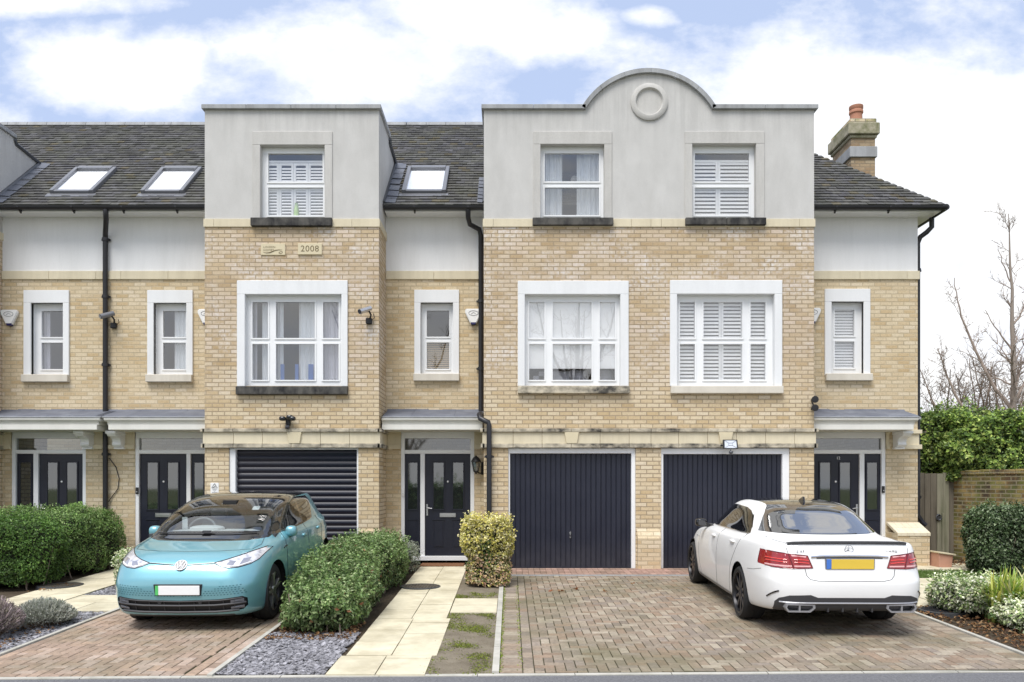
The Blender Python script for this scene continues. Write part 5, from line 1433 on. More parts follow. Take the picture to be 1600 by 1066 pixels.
# ------------------------------------------------------------------ white saloon
def build_saloon():
    car = thing('parked_car', 'white saloon with a black glass roof and yellow plate, seen from behind', 'car')
    rows = [  # zF   zS    zR    dF    dR    w     nF   nR   xm
        (.16, .18, .29,.30, 4.62, .76, 4.8, 7.0, 2.5),
        (.165,.195,.30, .12, 4.78, .862,4.8, 7.0, 2.5),
        (.24, .255,.335, .045,4.85,.898,4.8, 7.0, 2.5),
        (.40, .42, .42, .01, 4.88, .922,4.8, 7.0, 2.5),
        (.52, .55, .53, .0,  4.89, .932,4.4, 7.0, 2.5),
        (.60, .655,.615,.012,4.885,.934,4.3, 7.0, 2.5),
        (.66, .74, .675,.04, 4.862,.930,4.2, 7.0, 2.5),
        (.72, .815,.745,.08, 4.842,.922,4.0, 7.0, 2.5),
        (.78, .885,.84, .17, 4.828,.910,3.8, 7.0, 2.5),
        (.835,.935,.93, .34, 4.808,.896,3.6, 7.0, 2.5),
        (.88, .962,1.0, .60, 4.785,.882,3.4, 7.0, 2.5),
        (.92, .975,1.045,.85,4.755,.868,3.3, 6.5, 2.5),
        (.955,.985,1.058,1.05,4.68,.852,3.3, 4.6, 2.5),
        (.985,1.0, 1.075,1.06,4.48,.830,3.2, 4.2, 2.55),
        (1.02,1.025,1.092,1.13,4.30,.805,3.1, 3.8, 2.6),
        (1.10,1.11,1.14,1.24,4.17,.770,3.0, 3.5, 2.65),
        (1.21,1.22,1.235,1.45,3.97,.712,2.9, 3.3, 2.7),
        (1.32,1.325,1.335,1.71,3.76,.645,2.8, 3.2, 2.7),
        (1.395,1.395,1.40,1.97,3.55,.565,2.7, 3.0, 2.7),
        (1.432,1.43,1.432,2.26,3.28,.41, 2.5, 2.7, 2.7),
        (1.45,1.448,1.448,2.5, 3.05,.2, 2.3, 2.4, 2.7),
        (1.453,1.453,1.453,2.6,2.8,.0, 2.2, 2.2, 2.7)]
    B = Body(rows, .84+2.874); D = B.D       # origin under the rear axle
    rear = lambda c, n, m: n.x < .12+m and c.x < -.2+m
    sd = lambda c, n, m: abs(n.y) > .22-m
    upr = lambda c, n, m: c.x < 1.75+m and n.z > .1-m and n.x < .5+m
    # dark roof and rear glass
    B.region('f', [(-.705,1.103),(0,1.098),(.705,1.103),(.66,1.17),(.60,1.26),(.535,1.345),(.475,1.40),(.44,1.47),(-.44,1.47),(-.475,1.40),(-.535,1.345),(-.60,1.26),(-.66,1.17)], 2, upr)
    B.region('f', [(-.70,1.108),(0,1.105),(.70,1.108),(.655,1.175),(.595,1.265),(.528,1.352),(.475,1.385),(0,1.397),(-.475,1.385),(-.528,1.352),(-.595,1.265),(-.655,1.175)], 3, lambda c, n, m: c.x < .6+m and n.x < -.05+m and n.z > .1-m)
    B.region('f', [(-.70,1.035),(.70,1.035),(.58,1.33),(.50,1.385),(-.50,1.385),(-.58,1.33)], 4, lambda c, n, m: c.x > 1.2-m and n.x > .2-m and n.z > .3-m)
    fw = [(D(1.36),1.033),(D(2.52),1.045),(D(2.60),1.336),(D(2.30),1.335),(D(1.86),1.29),(D(1.58),1.18)]
    rw_ = [(D(2.58),1.047),(D(3.30),1.055),(D(3.38),1.20),(D(3.30),1.275),(D(3.0),1.33),(D(2.66),1.338)]
    tr = [(D(3.34),1.056),(D(3.62),1.065),(D(3.60),1.14),(D(3.43),1.20)]
    tr = [(D(3.34),1.056),(D(3.60),1.063),(D(3.585),1.13),(D(3.36),1.29),(D(3.415),1.20)]
    dl = [(D(1.26),1.02),(D(3.64),1.052),(D(3.56),1.145),(D(3.42),1.25),(D(3.22),1.315),(D(3.0),1.345),(D(2.5),1.355),(D(2.25),1.348),(D(1.82),1.30),(D(1.50),1.185)]
    B.region('s', dl, 5, sd)
    for p, i in ((fw,6),(rw_,7),(tr,8)): B.region('s', p, i, sd)
    # tail lamps
    tl = [(.405,.782),(.62,.772),(.80,.778),(.96,.795),(.985,.88),(.97,.955),(.80,.948),(.62,.932),(.455,.915)]
    pl = (((D(4.40),0,0),(1,0,0)),)
    rl = lambda c, n, m: c.x < D(4.40)+m
    B.region('f', tl, 10, lambda c, n, m: rl(c, n, m) and c.y > 0, pl); B.region('f', mirror_y(tl), 11, lambda c, n, m: rl(c, n, m) and c.y < 0, pl)
    # diffuser
    df = [(-.79,.40),(-.76,.445),(-.66,.482),(-.44,.492),(-.36,.462),(.36,.462),(.44,.492),(.66,.482),(.76,.445),(.79,.40),(.79,.31),(.70,.20),(-.70,.20),(-.79,.31)]
    B.region('f', df, 12, lambda c, n, m: c.x < D(4.5)+m and n.x < .05+m)
    r = .33
    for d in (.84, .84+2.874): B.region('s', circle(D(d), r+.01, .372), 99, lambda c, n, m: abs(c.y) > .5-m and abs(n.y) > .15-m)
    body = B.emit(0, 'body', M['white_paint'], car)
    B.emit(2, 'glass_roof', M['roof_black'], car); rg = B.emit(3, 'rear_window', M['glass_rear'], car); B.emit(4, 'windscreen', M['glass_tint'], car)
    for q in (1, -1):
        B.emit(5, 'window_surround', M['black_gloss'], car, 0, q)
        for i in (6, 7, 8): B.emit(i, 'side_window', M['glass_tint'], car, 0, q)
    t1 = B.emit(10, 'tail_light', M['tail_red'], car); t2 = B.emit(11, 'tail_light', M['tail_red'], car)
    dif = B.emit(12, 'diffuser', M['trim_grey'], car)
    for o, s in ((t1, 1), (t2, -1)):
        q = tl if s > 0 else mirror_y(tl)
        mb = MB()
        B.line(mb, 'b', [(s*.405,.782),(s*.62,.772),(s*.80,.778),(s*.85,.784)], .005, .001); B.line(mb, 'b', [(s*.405,.782),(s*.455,.915)], .005, .001); B.line(mb, 'b', [(s*.455,.915),(s*.62,.932),(s*.80,.948),(s*.85,.948)], .005, .001)
        B.line(mb, 'b', [(s*.605,.772),(s*.655,.935)], .006, .002)
        B.line(mb, 's', [(D(4.40),.80),(D(4.40),.955)], .005, .001, s)
        mb.build('lamp_seal', M['tail_dark'], o, local=True)
        mb = MB()
        for a, b, c, d in ((.43,.60,.792,.808),(.625,.85,.790,.808)):
            n = 6
            for i in range(n):
                y0, y1 = a+(b-a)*i/n, a+(b-a)*(i+1)/n
                B.patch(mb, 'b', [(s*y0,c),(s*y1,c),(s*y1,d),(s*y0,d)], .003)
        mb.build('reflector_strip', M['tail_pink'], o, local=True)
        mb = MB()
        for zz in (.832, .862): B.line(mb, 'b', [(s*.445,zz),(s*.53,zz+.008),(s*.60,zz+.008)], .007, .002); B.line(mb, 'b', [(s*.67,zz+.006),(s*.78,zz+.012),(s*.84,zz+.014)], .007, .002)
        mb.build('light_guide', simple('bright red lens', (.75,.05,.04), rough=.2, coat=1), o, local=True)
        mb = MB(); B.patch(mb, 'b', [(s*.475,.895),(s*.62,.905),(s*.63,.925),(s*.47,.91)], .002); B.patch(mb, 'b', [(s*.68,.905),(s*.83,.925),(s*.83,.945),(s*.68,.93)], .002); mb.build('indicator', M['tail_pink'], o, local=True)
    # diffuser: mesh band, bright strip, fins, exhausts
    mb = MB(); B.line(mb, 'b', [(-.75,.404),(-.5,.402),(0,.402),(.5,.402),(.75,.404)], .010, .006); mb.build('bright_strip', M['strip_silver'], dif, local=True)
    mb = MB()
    for y in (-.24,-.08,.08,.24):
        p, n = B.hit('b', y, .33); mb.box(p.x-.012, p.x+.05, y-.008, y+.008, .30, .385)
    mb.build('fins', M['trim_grey'], dif, local=True)
    for s in (1, -1):
        p, n = B.hit('b', s*.55, .34); x = p.x
        o_ = [(s*.39,.385),(s*.70,.392),(s*.715,.35),(s*.68,.300),(s*.44,.298),(s*.385,.345)]
        i_ = [(s*.415,.372),(s*.685,.378),(s*.695,.35),(s*.67,.315),(s*.45,.313),(s*.41,.345)]
        v = [(x-.035,a,b) for a, b in o_]+[(x-.035,a,b) for a, b in i_]+[(x+.10,a,b) for a, b in i_]+[(x+.10,a,b) for a, b in o_]
        f = []
        for k in range(6): j = (k+1) % 6; f += [(k,j,6+j,6+k),(6+k,6+j,12+j,12+k),(k,18+k,18+j,j)]
        ex = MB().add(v, f); ex.box(x-.03, x+.05, s*.555-.009, s*.555+.009, .312, .378)
        eo = ex.build('exhaust_tip', M['strip_silver'], car, local=True, fix=True)
        MB().add([(x+.03,a,b) for a, b in i_], [tuple(range(6))]).build('exhaust_hole', M['black'], eo, local=True)
        vt = MB(); B.line(vt, 'b', [(s*.845,.44),(s*.825,.475),(s*.795,.505),(s*.76,.525)], .010, .002); vt.build('bumper_vent', M['black_gloss'], body, local=True)
    # boot: shut lines, plate, handle strip, spoiler, badges
    ln = MB()
    B.line(ln, 'b', [(-.49,.775),(-.475,.70),(-.44,.66),(-.36,.645),(0,.640),(.36,.645),(.44,.66),(.475,.70),(.49,.775)], .0045, -.001)
    for s in (1, -1):
        B.line(ln, 'b', [(s*.655,.935),(s*.665,.985),(s*.66,1.03)], .004, -.001); B.line(ln, 't', [(D(4.70),s*.66),(D(4.40),s*.69),(D(4.30),s*.70)], .004, -.001)
        B.line(ln, 's', [(D(1.42),1.02),(D(1.36),.85),(D(1.37),.55),(D(1.42),.36),(D(1.5),.26)], .0045, -.001, s)
        B.line(ln, 's', [(D(2.555),1.04),(D(2.56),.7),(D(2.53),.4),(D(2.48),.25)], .0045, -.001, s)
        B.line(ln, 's', [(D(3.58),1.06),(D(3.62),.98),(D(3.5),.82),(D(3.33),.62),(D(3.25),.42),(D(3.2),.25)], .0045, -.001, s)
        B.line(ln, 's', [(D(4.10),.68),(D(4.3),.70),(D(4.5),.735)], .0035, -.001, s)
    ln.build('shut_lines', simple('panel gap grey', (.16,.16,.16), rough=.7), body, local=True)
    for s in (1, -1):
        mb = MB(); B.line(mb, 's', [(D(1.27),1.016),(D(3.64),1.048)], .009, .001, s); mb.build('chrome_trim', M['chrome'], body, local=True)
        sk = MB(); n = 8
        for i in range(n):
            d0, d1 = 1.30+1.95*i/n, 1.30+1.95*(i+1)/n
            B.patch(sk, 's', [(D(d0),.205),(D(d1),.205),(D(d1),.245),(D(d0),.245)], .006, s)
        sk.build('sill_strip', M['frame_grey'], body, local=True)
        for d, z in ((2.30,.905),(3.32,.925)):
            p, n = B.hit('s', D(d), z, s); ellipsoid(MB(), p+Vector((0,s*.012,0)), .10, .022, .016, 14).build('door_handle', M['white_paint'], body, local=True, smooth=60)
        c = Vector((D(1.66), s*.955, 1.035)); m_ = ellipsoid(MB(), c, .07, .085, .062, 18).build('wing_mirror', M['black_gloss'], car, local=True, smooth=60)
        MB().box(D(1.66)-.072, D(1.66)-.066, min(s*.90,s*1.01), max(s*.90,s*1.01), .995, 1.078).build('mirror_glass', M['lens'], m_, local=True, bevel=.003)
        MB().tube([(D(1.60),s*.82,.985),(D(1.64),s*.91,1.0)], .03, 8).build('mirror_stalk', M['black'], m_, local=True)
        wb = MB(); B.line(wb, 's', [(D(1.28),.80),(D(1.16),.80)], .008, .002, s); wb.build('wing_badge', M['chrome'], body, local=True)
    p, n = B.hit('b', 0, .83); x = p.x-.012
    hb = MB(); B.line(hb, 'b', [(-.42,.902),(-.30,.912),(0,.916),(.30,.912),(.42,.902)], .012, .006); hb.build('boot_handle', M['chrome'], body, local=True)
    sh = MB(); B.line(sh, 'b', [(-.36,.892),(0,.898),(.36,.892)], .009, .001); sh.build('boot_recess', M['trim_grey'], body, local=True)
    ph = MB().box(x, x+.035, -.27, .27, .765, .888).build('plate_holder', M['frame_grey'], car, local=True, bevel=.006)
    MB().box(x-.006, x-.0005, -.258, .205, .773, .880).build('number_plate', M['plate_yellow'], ph, local=True, bevel=.002)
    MB().box(x-.006, x-.0005, .206, .258, .773, .880).build('plate_flash', M['plate_blue'], ph, local=True, bevel=.002)
    sp_ = MB(); n = 26; pr = []
    for i in range(n+1):
        y = -.655+1.31*i/n; p, nn = B.hit('t', D(4.705), y); q, _ = B.hit('b', y, 1.02)
        pr.append((q.x, y, p.z))
    for a, b in zip(pr, pr[1:]):
        va = [(a[0]+.09,a[1],a[2]+.002),(a[0]-.012,a[1],a[2]+.022),(a[0]-.014,a[1],a[2]+.004),(a[0]+.005,a[1],a[2]-.012)]
        vb = [(b[0]+.09,b[1],b[2]+.002),(b[0]-.012,b[1],b[2]+.022),(b[0]-.014,b[1],b[2]+.004),(b[0]+.005,b[1],b[2]-.012)]
        sp_.add(va+vb, [(k,(k+1)%4,4+(k+1)%4,4+k) for k in range(4)])
    sp_.build('boot_spoiler', M['trim_grey'], car, local=True, smooth=30)
    p, nn = B.hit('b', 0, .985); st = MB()
    def on(a, b): return (p.x-.008, p.y-a, p.z+b)
    st.tube([on(.046*math.cos(2*PI*i/28), .046*math.sin(2*PI*i/28)) for i in range(29)], .0045, 6, cap=False)
    for k in range(3):
        a = PI/2+2*PI*k/3; st.tube([on(0,0), on(.046*math.cos(a), .046*math.sin(a))], [.008,.002], 5)
    st.build('star_badge', M['chrome'], body, local=True)
    p, nn = B.hit('b', .5, .965)
    text('E 63', .040, (p.x-.006, .53, .965), M['chrome'], body, rot=(PI/2,0,-PI/2), local=True, ext=.002, spacing=1.25)
    text('///AMG', .038, (p.x-.006, -.46, .965), M['chrome'], body, rot=(PI/2,0,-PI/2), local=True, ext=.002, spacing=1.25)
    # fin antenna
    p, nn = B.hit('t', D(3.22), 0); fn = MB(); fn.prism([(D(3.14),p.z-.002),(D(3.20),p.z+.03),(D(3.30),p.z+.062),(D(3.335),p.z+.06),(D(3.36),p.z-.03)], -.012, .012, 'y'); fn.build('roof_aerial', M['black_gloss'], car, local=True, bevel=.006)
    mats = dict(spoke=M['alloy_black'], tyre=M['tyre'], rim=M['rim_dark'])
    for d in (.84, .84+2.874):
        for s in (1, -1):
            wheel(car, D(d), s*.795, r, .253, .27, 10, False, mats, s); arch_liner(car, D(d), s*.52, s*.90, .371, r+.01)
    it = MB(); it.box(D(4.2), D(1.4), -.74, .74, .22, .4); it.box(D(4.1), D(3.75), -.7, .7, .4, 1.06)
    it.prism([(D(1.3),.95),(D(1.7),1.0),(D(1.75),.7),(D(1.4),.6)], -.7, .7, 'y')
    for s in (1, -1): it.box(D(3.9), D(1.4), min(s*.74,s*.80), max(s*.74,s*.80), .3, 1.0)
    inn = it.build('cabin', M['interior'], car, local=True)
    se = MB()
    for s in (-.37, .37):
        for d in (2.55, 3.55):
            se.prism([(D(d),.5),(D(d)+.08,.5),(D(d)-.10,1.08),(D(d)-.2,1.08)], s-.25, s+.25, 'y'); ellipsoid(se, (D(d)-.16, s, 1.17), .06, .13, .085, 12)
    se.build('seats', M['interior'], inn, local=True)
    MB().box(D(4.42), D(.3), -.74, .74, .245, .265).build('underside', M['black'], car, local=True)
    return car
saloon = build_saloon()
phE = .024
place_car(saloon, (3.767, 9.948, gz(9.948)+.012), Vector((math.sin(phE), math.cos(phE))), SLOPE)
# =================================================================== FIXTURES ON THE WALLS AND SMALL THINGS
def alarm_box(px, py, fx, Y, label):
    c = Vector((fx(px), Y, wz(py) if Y == YW else bz(py)))
    t = thing('alarm_box', label, 'alarm box', c, group='burglar alarm boxes on the walls')
    w = .165
    pr = [(-w,.13),(-w*.9,.155),(w*.9,.155),(w,.13),(w*.92,.07),(w*.42,-.10),(w*.28,-.135),(-w*.28,-.135),(-w*.42,-.10),(-w*.92,.07)]
    MB().prism([(c.x+a, c.z+b) for a, b in pr], Y-.085, Y-.001, 'y').build('case', M['white_plastic'], t, bevel=.02, segs=2)
    MB().prism([(c.x+a, c.z+b) for a, b in ((-.055,-.10),(.055,-.10),(.04,-.15),(-.04,-.15))], Y-.088, Y-.004, 'y').build('strobe', simple('dark blue lens', (.02,.02,.10), rough=.2), t, bevel=.008)
    mb = MB(); mb.tube([(c.x+.09*math.cos(2*PI*i/24), Y-.087, c.z+.07+.045*math.sin(2*PI*i/24)) for i in range(25)], .004, 5)
    mb.tube([(c.x-.04,Y-.087,c.z+.055),(c.x,Y-.087,c.z+.085),(c.x+.04,Y-.087,c.z+.06)], .004, 5)
    mb.build('emblem', M['frame_grey'], t)
alarm_box(17.5, 498, wx, YW, 'white alarm box with dark blue strobe, left of the leftmost narrow window')
alarm_box(324, 497, wx, YW, 'white alarm box half hidden behind the edge of the 2008 plaque bay')
alarm_box(740, 496.5, wx, YW, 'white alarm box beside the downpipe right of the brown-blind window')
alarm_box(1267.5, 495, wx, YW, 'white alarm box half hidden behind the bay, left of the rightmost narrow window')
def bullet_cam(px, py, f, Y, label, silver):
    z = (bz if Y == YB else wz)
    c = Vector((f(px), Y, z(py)))
    t = thing('security_camera', label, 'security camera', c, group='bullet cameras on the brickwork')
    b = MB().box(c.x-.055, c.x+.055, Y-.07, Y-.001, c.z-.17, c.z-.06).build('base', M['black'], t, bevel=.012)
    MB().tube([(c.x+.02,Y-.05,c.z-.08),(c.x+.05,Y-.11,c.z-.02),(c.x+.02,Y-.15,c.z+.045)], .016, 8).build('arm', M['black'], t)
    d = Vector((-.55,-.62,-.35)).normalized(); p = Vector((c.x+.04, Y-.12, c.z+.10))
    MB().tube([p, p+d*.26], .048, 16).build('camera_body', M['metal'] if silver else M['frame_grey'], t, smooth=50)
    MB().tube([p+d*.261, p+d*.268], .040, 16).build('lens', M['lens'], t)
    cb = MB().tube([(c.x+.05,Y-.02,c.z-.09),(c.x+.10,Y-.03,c.z-.06),(c.x+.09,Y-.05,c.z+.01)], .006, 6).build('cable', M['black'], t)
bullet_cam(179, 500, wx, YW, 'dark bullet camera on brick just right of the left downpipe', False)
bullet_cam(577, 492.5, bx, YB, 'silver bullet camera on the bay right of its big window', True)
# black twin-head sensor light over the roller garage
c = Vector((bx(451), YB, bz(659)))
t = thing('floodlight', 'black twin-head sensor floodlight above the roller garage door', 'floodlight', c)
MB().box(c.x-.04, c.x+.04, YB-.07, YB-.001, c.z-.08, c.z+.06).build('base', M['black'], t, bevel=.012)
for s, dx, dz in ((-1,-.075,.045),(1,.055,.07),(1,.10,.045)):
    mb = MB(); ellipsoid(mb, (c.x+dx, YB-.12, c.z+dz), .062, .06, .042, 14); mb.build('lamp_head', M['black_gloss'], t, smooth=60)
MB().lathe([(.035,c.z-.14),(.042,c.z-.11),(.042,c.z-.075),(.02,c.z-.06)], (c.x,YB-.09,0), 'z', 14).build('sensor', M['lens'], t)
# flat LED floodlight over the right-hand garage
c = Vector((bx(1137.5), YB, bz(695)))
t = thing('floodlight', 'flat black framed LED floodlight with pale face above the right garage', 'floodlight', c)
y = YB-.16
def tilt(px, pz, dy=0): return (c.x+px, y+pz*.35+dy, c.z+pz)
mb = MB(); w, h = .135, .085
o = [(-w,-h),(w,-h),(w*1.0,h),(-w*.92,h)]
v = [tilt(a,b) for a, b in o]+[tilt(a,b,.04) for a, b in o]
mb.add(v, [(0,1,2,3),(7,6,5,4)]+[(i,4+i,4+(i+1)%4,(i+1)%4) for i in range(4)]); lampb = mb.build('lamp_case', M['black'], t, fix=True, bevel=.008)
k = .8; MB().add([tilt(a*k,b*k,-.004) for a, b in o], [(0,1,2,3)]).build('lamp_face', M['silver_lamp'], lampb)
kk = MB()
for a, b in o: kk.tube([tilt(a*k,b*k,-.006), tilt(a*.25,b*.25,-.006)], .004, 5)
kk.tube([tilt(a*.25,b*.25,-.006) for a, b in o+o[:1]], .004, 5); kk.build('reflector_ribs', M['frame_grey'], lampb)
MB().tube([(c.x-.15,y+.03,c.z-.01),(c.x-.15,YB-.06,c.z-.02),(c.x,YB-.03,c.z-.02)], .012, 6).build('bracket_arm', M['black'], t)
mb = MB(); mb.tube([(c.x,y-.01,c.z-.10),(c.x,y-.02,c.z-.125)], .012, 6); ellipsoid(mb, (c.x+.005,y-.025,c.z-.145), .035, .035, .028, 12); mb.build('sensor', M['dark_metal'], t, smooth=60)
# twin round spotlights at the right corner of the wide bay
c = Vector((bx(1267.5), YB, bz(633)))
t = thing('spotlight', 'pair of round black spotlights one above the other on the bay corner', 'spotlight', c)
for dz in (.075, -.075):
    mb = MB(); mb.tube([(c.x,YB-.05,c.z+dz),(c.x+.01,YB-.14,c.z+dz+.01)], [.03,.06], 16); mb.lathe([(.06,YB-.145),(.062,YB-.17),(.045,YB-.172)], (c.x+.01,0,c.z+dz+.01), 'y', 16); mb.build('lamp_head', M['black'], t, smooth=50)
MB().tube([(c.x,YB-.01,c.z-.09),(c.x+.02,YB-.05,c.z),(c.x,YB-.01,c.z+.09)], .012, 6).build('mount', M['black'], t)
# lantern
c = Vector((wx(749), YW, wz(730)))
t = thing('wall_lantern', 'black carriage lantern on brick right of the middle front door', 'wall light', c)
lx, ly, lz = wx(744.5), YW-.20, wz(728)
MB().box(wx(753.5)-.02, wx(753.5)+.02, YW-.03, YW-.001, wz(742), wz(722)).build('back_plate', M['black'], t, bevel=.006)
MB().tube([(wx(753.5),YW-.02,wz(735)),(wx(752),YW-.09,wz(740)),(wx(748),YW-.17,wz(739)),(lx,ly,wz(737))], .013, 8).build('arm', M['black'], t, smooth=50)
hd = MB().lathe([(.012,lz+.19),(.022,lz+.17),(.05,lz+.155),(.085,lz+.10),(.095,lz+.075),(.088,lz+.068)], (lx,ly,0), 'z', 12).build('hood', M['black'], t, smooth=30)
MB().lathe([(.078,lz+.068),(.045,lz-.10)], (lx,ly,0), 'z', 8).build('glass', glass_mat('lantern glass', (.75,.75,.7), .12), t)
cg = MB()
for k in range(8):
    a = 2*PI*k/8; cg.tube([(lx+.08*math.cos(a),ly+.08*math.sin(a),lz+.068),(lx+.047*math.cos(a),ly+.047*math.sin(a),lz-.10)], .005, 5)
cg.lathe([(.05,lz-.10),(.05,lz-.115),(.02,lz-.135),(.012,lz-.16)], (lx,ly,0), 'z', 12); cg.build('cage', M['black'], t)
MB().lathe([(.012,lz-.10),(.014,lz-.03),(.022,lz+.0),(.012,lz+.04)], (lx,ly,0), 'z', 10).build('bulb', M['white_plastic'], t)
# warning sign on the garage pier
c = Vector((bx(335.5), YB, bz(763.5)))
t = thing('wall_sign', 'small white sign with a warning triangle on the pier behind the turquoise car', 'sign', c)
MB().box(c.x-.075, c.x+.075, YB-.008, YB-.001, c.z-.103, c.z+.103).build('panel', M['white_plastic'], t, bevel=.003)
mb = MB(); tr = [(c.x,YB-.010,c.z+.09),(c.x-.052,YB-.010,c.z+.012),(c.x+.052,YB-.010,c.z+.012)]
mb.tube(tr+tr[:1], .0045, 5); mb.add([(c.x-.026,YB-.0095,c.z+.022),(c.x-.018,YB-.0095,c.z+.016),(c.x+.026,YB-.0095,c.z+.045),(c.x+.020,YB-.0095,c.z+.054)], [(0,1,2,3)])
mb.build('triangle', M['black'], t)
mb = MB()
for z, w in ((-.015,.04),(-.03,.03),(-.05,.012),(-.07,.05),(-.082,.045)): mb.box(c.x-w, c.x+w, YB-.0095, YB-.0075, c.z+z-.003, c.z+z+.003)
mb.build('small_print', M['frame_grey'], t)
# cable hanging by the downpipe
cb = MB().tube([(wx(172),YW-.03,wz(716)),(wx(182),YW-.02,wz(730)),(wx(187),YW-.02,wz(748)),(wx(185),YW-.02,wz(764)),(wx(176),YW-.02,wz(776)),(wx(171),YW-.04,wz(784))], .008, 6).build('cable', M['black_pipe'])
tag(cb, 'loose black cable looping on the brick between the two left doors', 'cable')
# doormat
mt = MB().box(wx(661), wx(727), YW-.62, YW-.16, .022, .045).build('doormat', soil_mat('coir', (.13,.06,.03), (.22,.11,.06), (.30,.16,.09), 30), None, bevel=.006)
tag(mt, 'brown coir doormat on the step of the middle front door', 'doormat')
# manhole covers
def manhole(x, y, r, label, dz=.024, mat='cover'):
    t = thing('manhole_cover', label, 'manhole cover', (x, y, gz(y)), group='round manhole covers')
    MB().lathe([(r,gz(y)-.02),(r,gz(y)+dz+.006),(r-.02,gz(y)+dz+.012),(r-.03,gz(y)+dz+.006)], (x,y,0), 'z', 40, cap=False).build('ring', M['dark_metal'], t, smooth=30)
    mb = MB().lathe([(r-.03,gz(y)+dz-.02),(r-.03,gz(y)+dz+.004)], (x,y,0), 'z', 40)
    n = int(r/.045)
    for i in range(-n, n+1):
        for j in range(-n, n+1):
            if math.hypot(i, j)*.045 < r-.06: mb.box(x+i*.045-.012, x+i*.045+.012, y+j*.045-.012, y+j*.045+.012, gz(y)+dz+.0045, gz(y)+dz+.010)
    mb.build('lid', M[mat], t)
M['cover'] = soil_mat('weathered iron cover', (.06,.05,.04), (.12,.105,.085), (.20,.175,.14), 9)
M['cover_black'] = soil_mat('black plastic cover', (.02,.02,.022), (.035,.035,.04), (.07,.07,.075), 9)
manhole(-1.385, 12.36, .31, 'rust brown round manhole cover in the middle slab path')
manhole(-7.02, 12.48, .33, 'worn round manhole cover in the left path beside the hedge')
manhole(5.62, 10.35, .30, 'black round plastic manhole cover behind the white saloon', .035, 'cover_black')
# terracotta trough with a sloping lid beside the end pier
x0, x1, y0, y1 = wx(1452), wx(1452)+.28, 14.62, 15.2
x0 = 7.83; x1 = 8.09
t = thing('planter_box', 'pinkish terracotta box with sloping lid against the end pier', 'box', ((x0+x1)/2, 14.9, 0))
MB().prism([(x0,.0),(x1-.03,.0),(x1,.23),(x0,.27)], 14.6, 15.0, 'y').build('box', M['pink_stone'], t, bevel=.006)
MB().prism([(x0-.02,.275),(x1+.04,.232),(x1+.04,.26),(x0-.02,.305)], 14.57, 15.03, 'y').build('lid', M['plaque'], t, bevel=.005)
# ground spotlight by the lawn
t = thing('garden_spotlight', 'small black spotlight on the ground in front of the right hedge', 'spotlight', (8.36, 13.9, 0))
MB().tube([(8.36,13.9,-.03),(8.36,13.9,.06)], .018, 8).build('stake', M['black'], t)
MB().tube([(8.36,13.95,.07),(8.36,13.87,.10)], [.055,.075], 18).build('lamp_head', M['black'], t, smooth=40)
MB().tube([(8.36,13.869,.1003),(8.36,13.862,.103)], .062, 18).build('lamp_glass', M['lens'], t)
# --------------------------------------------------------------- gate, old wall, distant house
M['weathered_wood'] = streaky('weathered grey timber', (.19,.165,.125), (.075,.065,.05), 1.2, vscale=(9,9,.6), speck=.6)
M['weathered_wood2'] = streaky('mossy grey timber', (.30,.28,.21), (.12,.13,.07), 1.1, vscale=(9,9,.6), speck=.6)
t = thing('wooden_gate', 'weathered grey plank gate between the end house and the old wall', 'gate', (8.6, 16.3, 0))
x = 7.95; k = 0; r = random.Random(4)
while x < 9.02:
    w = .125; MB().box(x, min(x+w-.006, 9.04), 16.3+r.uniform(-.004,.004), 16.325, .04, 1.76+r.uniform(-.012,.012)).build('plank', M['weathered_wood2' if k in (6,7) else 'weathered_wood'], t, bevel=.003); x += w; k += 1
for z in (.35, .95, 1.55): MB().box(7.95, 9.03, 16.327, 16.37, z, z+.10).build('rail', M['weathered_wood'], t)
MB().box(8.79, 8.84, 16.27, 16.298, .05, .95).build('post', M['weathered_wood2'], t, bevel=.004)
lt = MB(); lt.tube([(8.72+.05*math.cos(2*PI*i/20),16.27,.86+.055*math.sin(2*PI*i/20)) for i in range(21)], .010, 6); lt.box(8.69,8.75,16.28,16.297,.80,.93); lt.build('latch', M['dark_metal'], t)
t = thing('brick_wall', 'old mossy yellow brick garden wall to the right of the plank gate', 'wall', (9.3, 14.8, 0))
def wl(u, o): return (9.03+.95*u+o*.97, 16.35-3.9*u+o*.24)
mb = MB(); a, b, c, d = wl(0,0), wl(1,0), wl(1,.24), wl(0,.24)
mb.prism([a,b,c,d], -.3, 1.72, 'z'); wallb = mb.build('wall', M['old_brick'], t)
mb = MB(); r = random.Random(8); n = 34
for i in range(n):
    u0, u1 = (i+.03)/n, (i+.97)/n; h = r.uniform(-.01,.01)
    mb.prism([wl(u0,-.02), wl(u1,-.02), wl(u1,.26), wl(u0,.26)], 1.721, 1.81+h, 'z')
mb.build('coping', M['old_brick'], t, bevel=.008)
t = thing('distant_house', 'white walled house with brown roof far off behind the ivy', 'house', (29, 45, 0))
MB().box(25.3, 34, 42, 50, 0, 4.35).build('wall', M['render_white'], t)
MB().prism([(41.6,4.30),(46,5.4),(50.4,4.30)], 25.0, 34.4, 'x').build('roof', simple('brown roof tiles', (.20,.13,.09), rough=.9, vary=.3), t)
w_ = MB().box(26.1, 27.3, 41.93, 41.99, 2.9, 3.9).build('window', M['upvc'], t); MB().quad((26.2,41.92,3.0),(27.2,41.92,3.0),(27.2,41.92,3.8),(26.2,41.92,3.8)).build('pane', M['room'], w_)
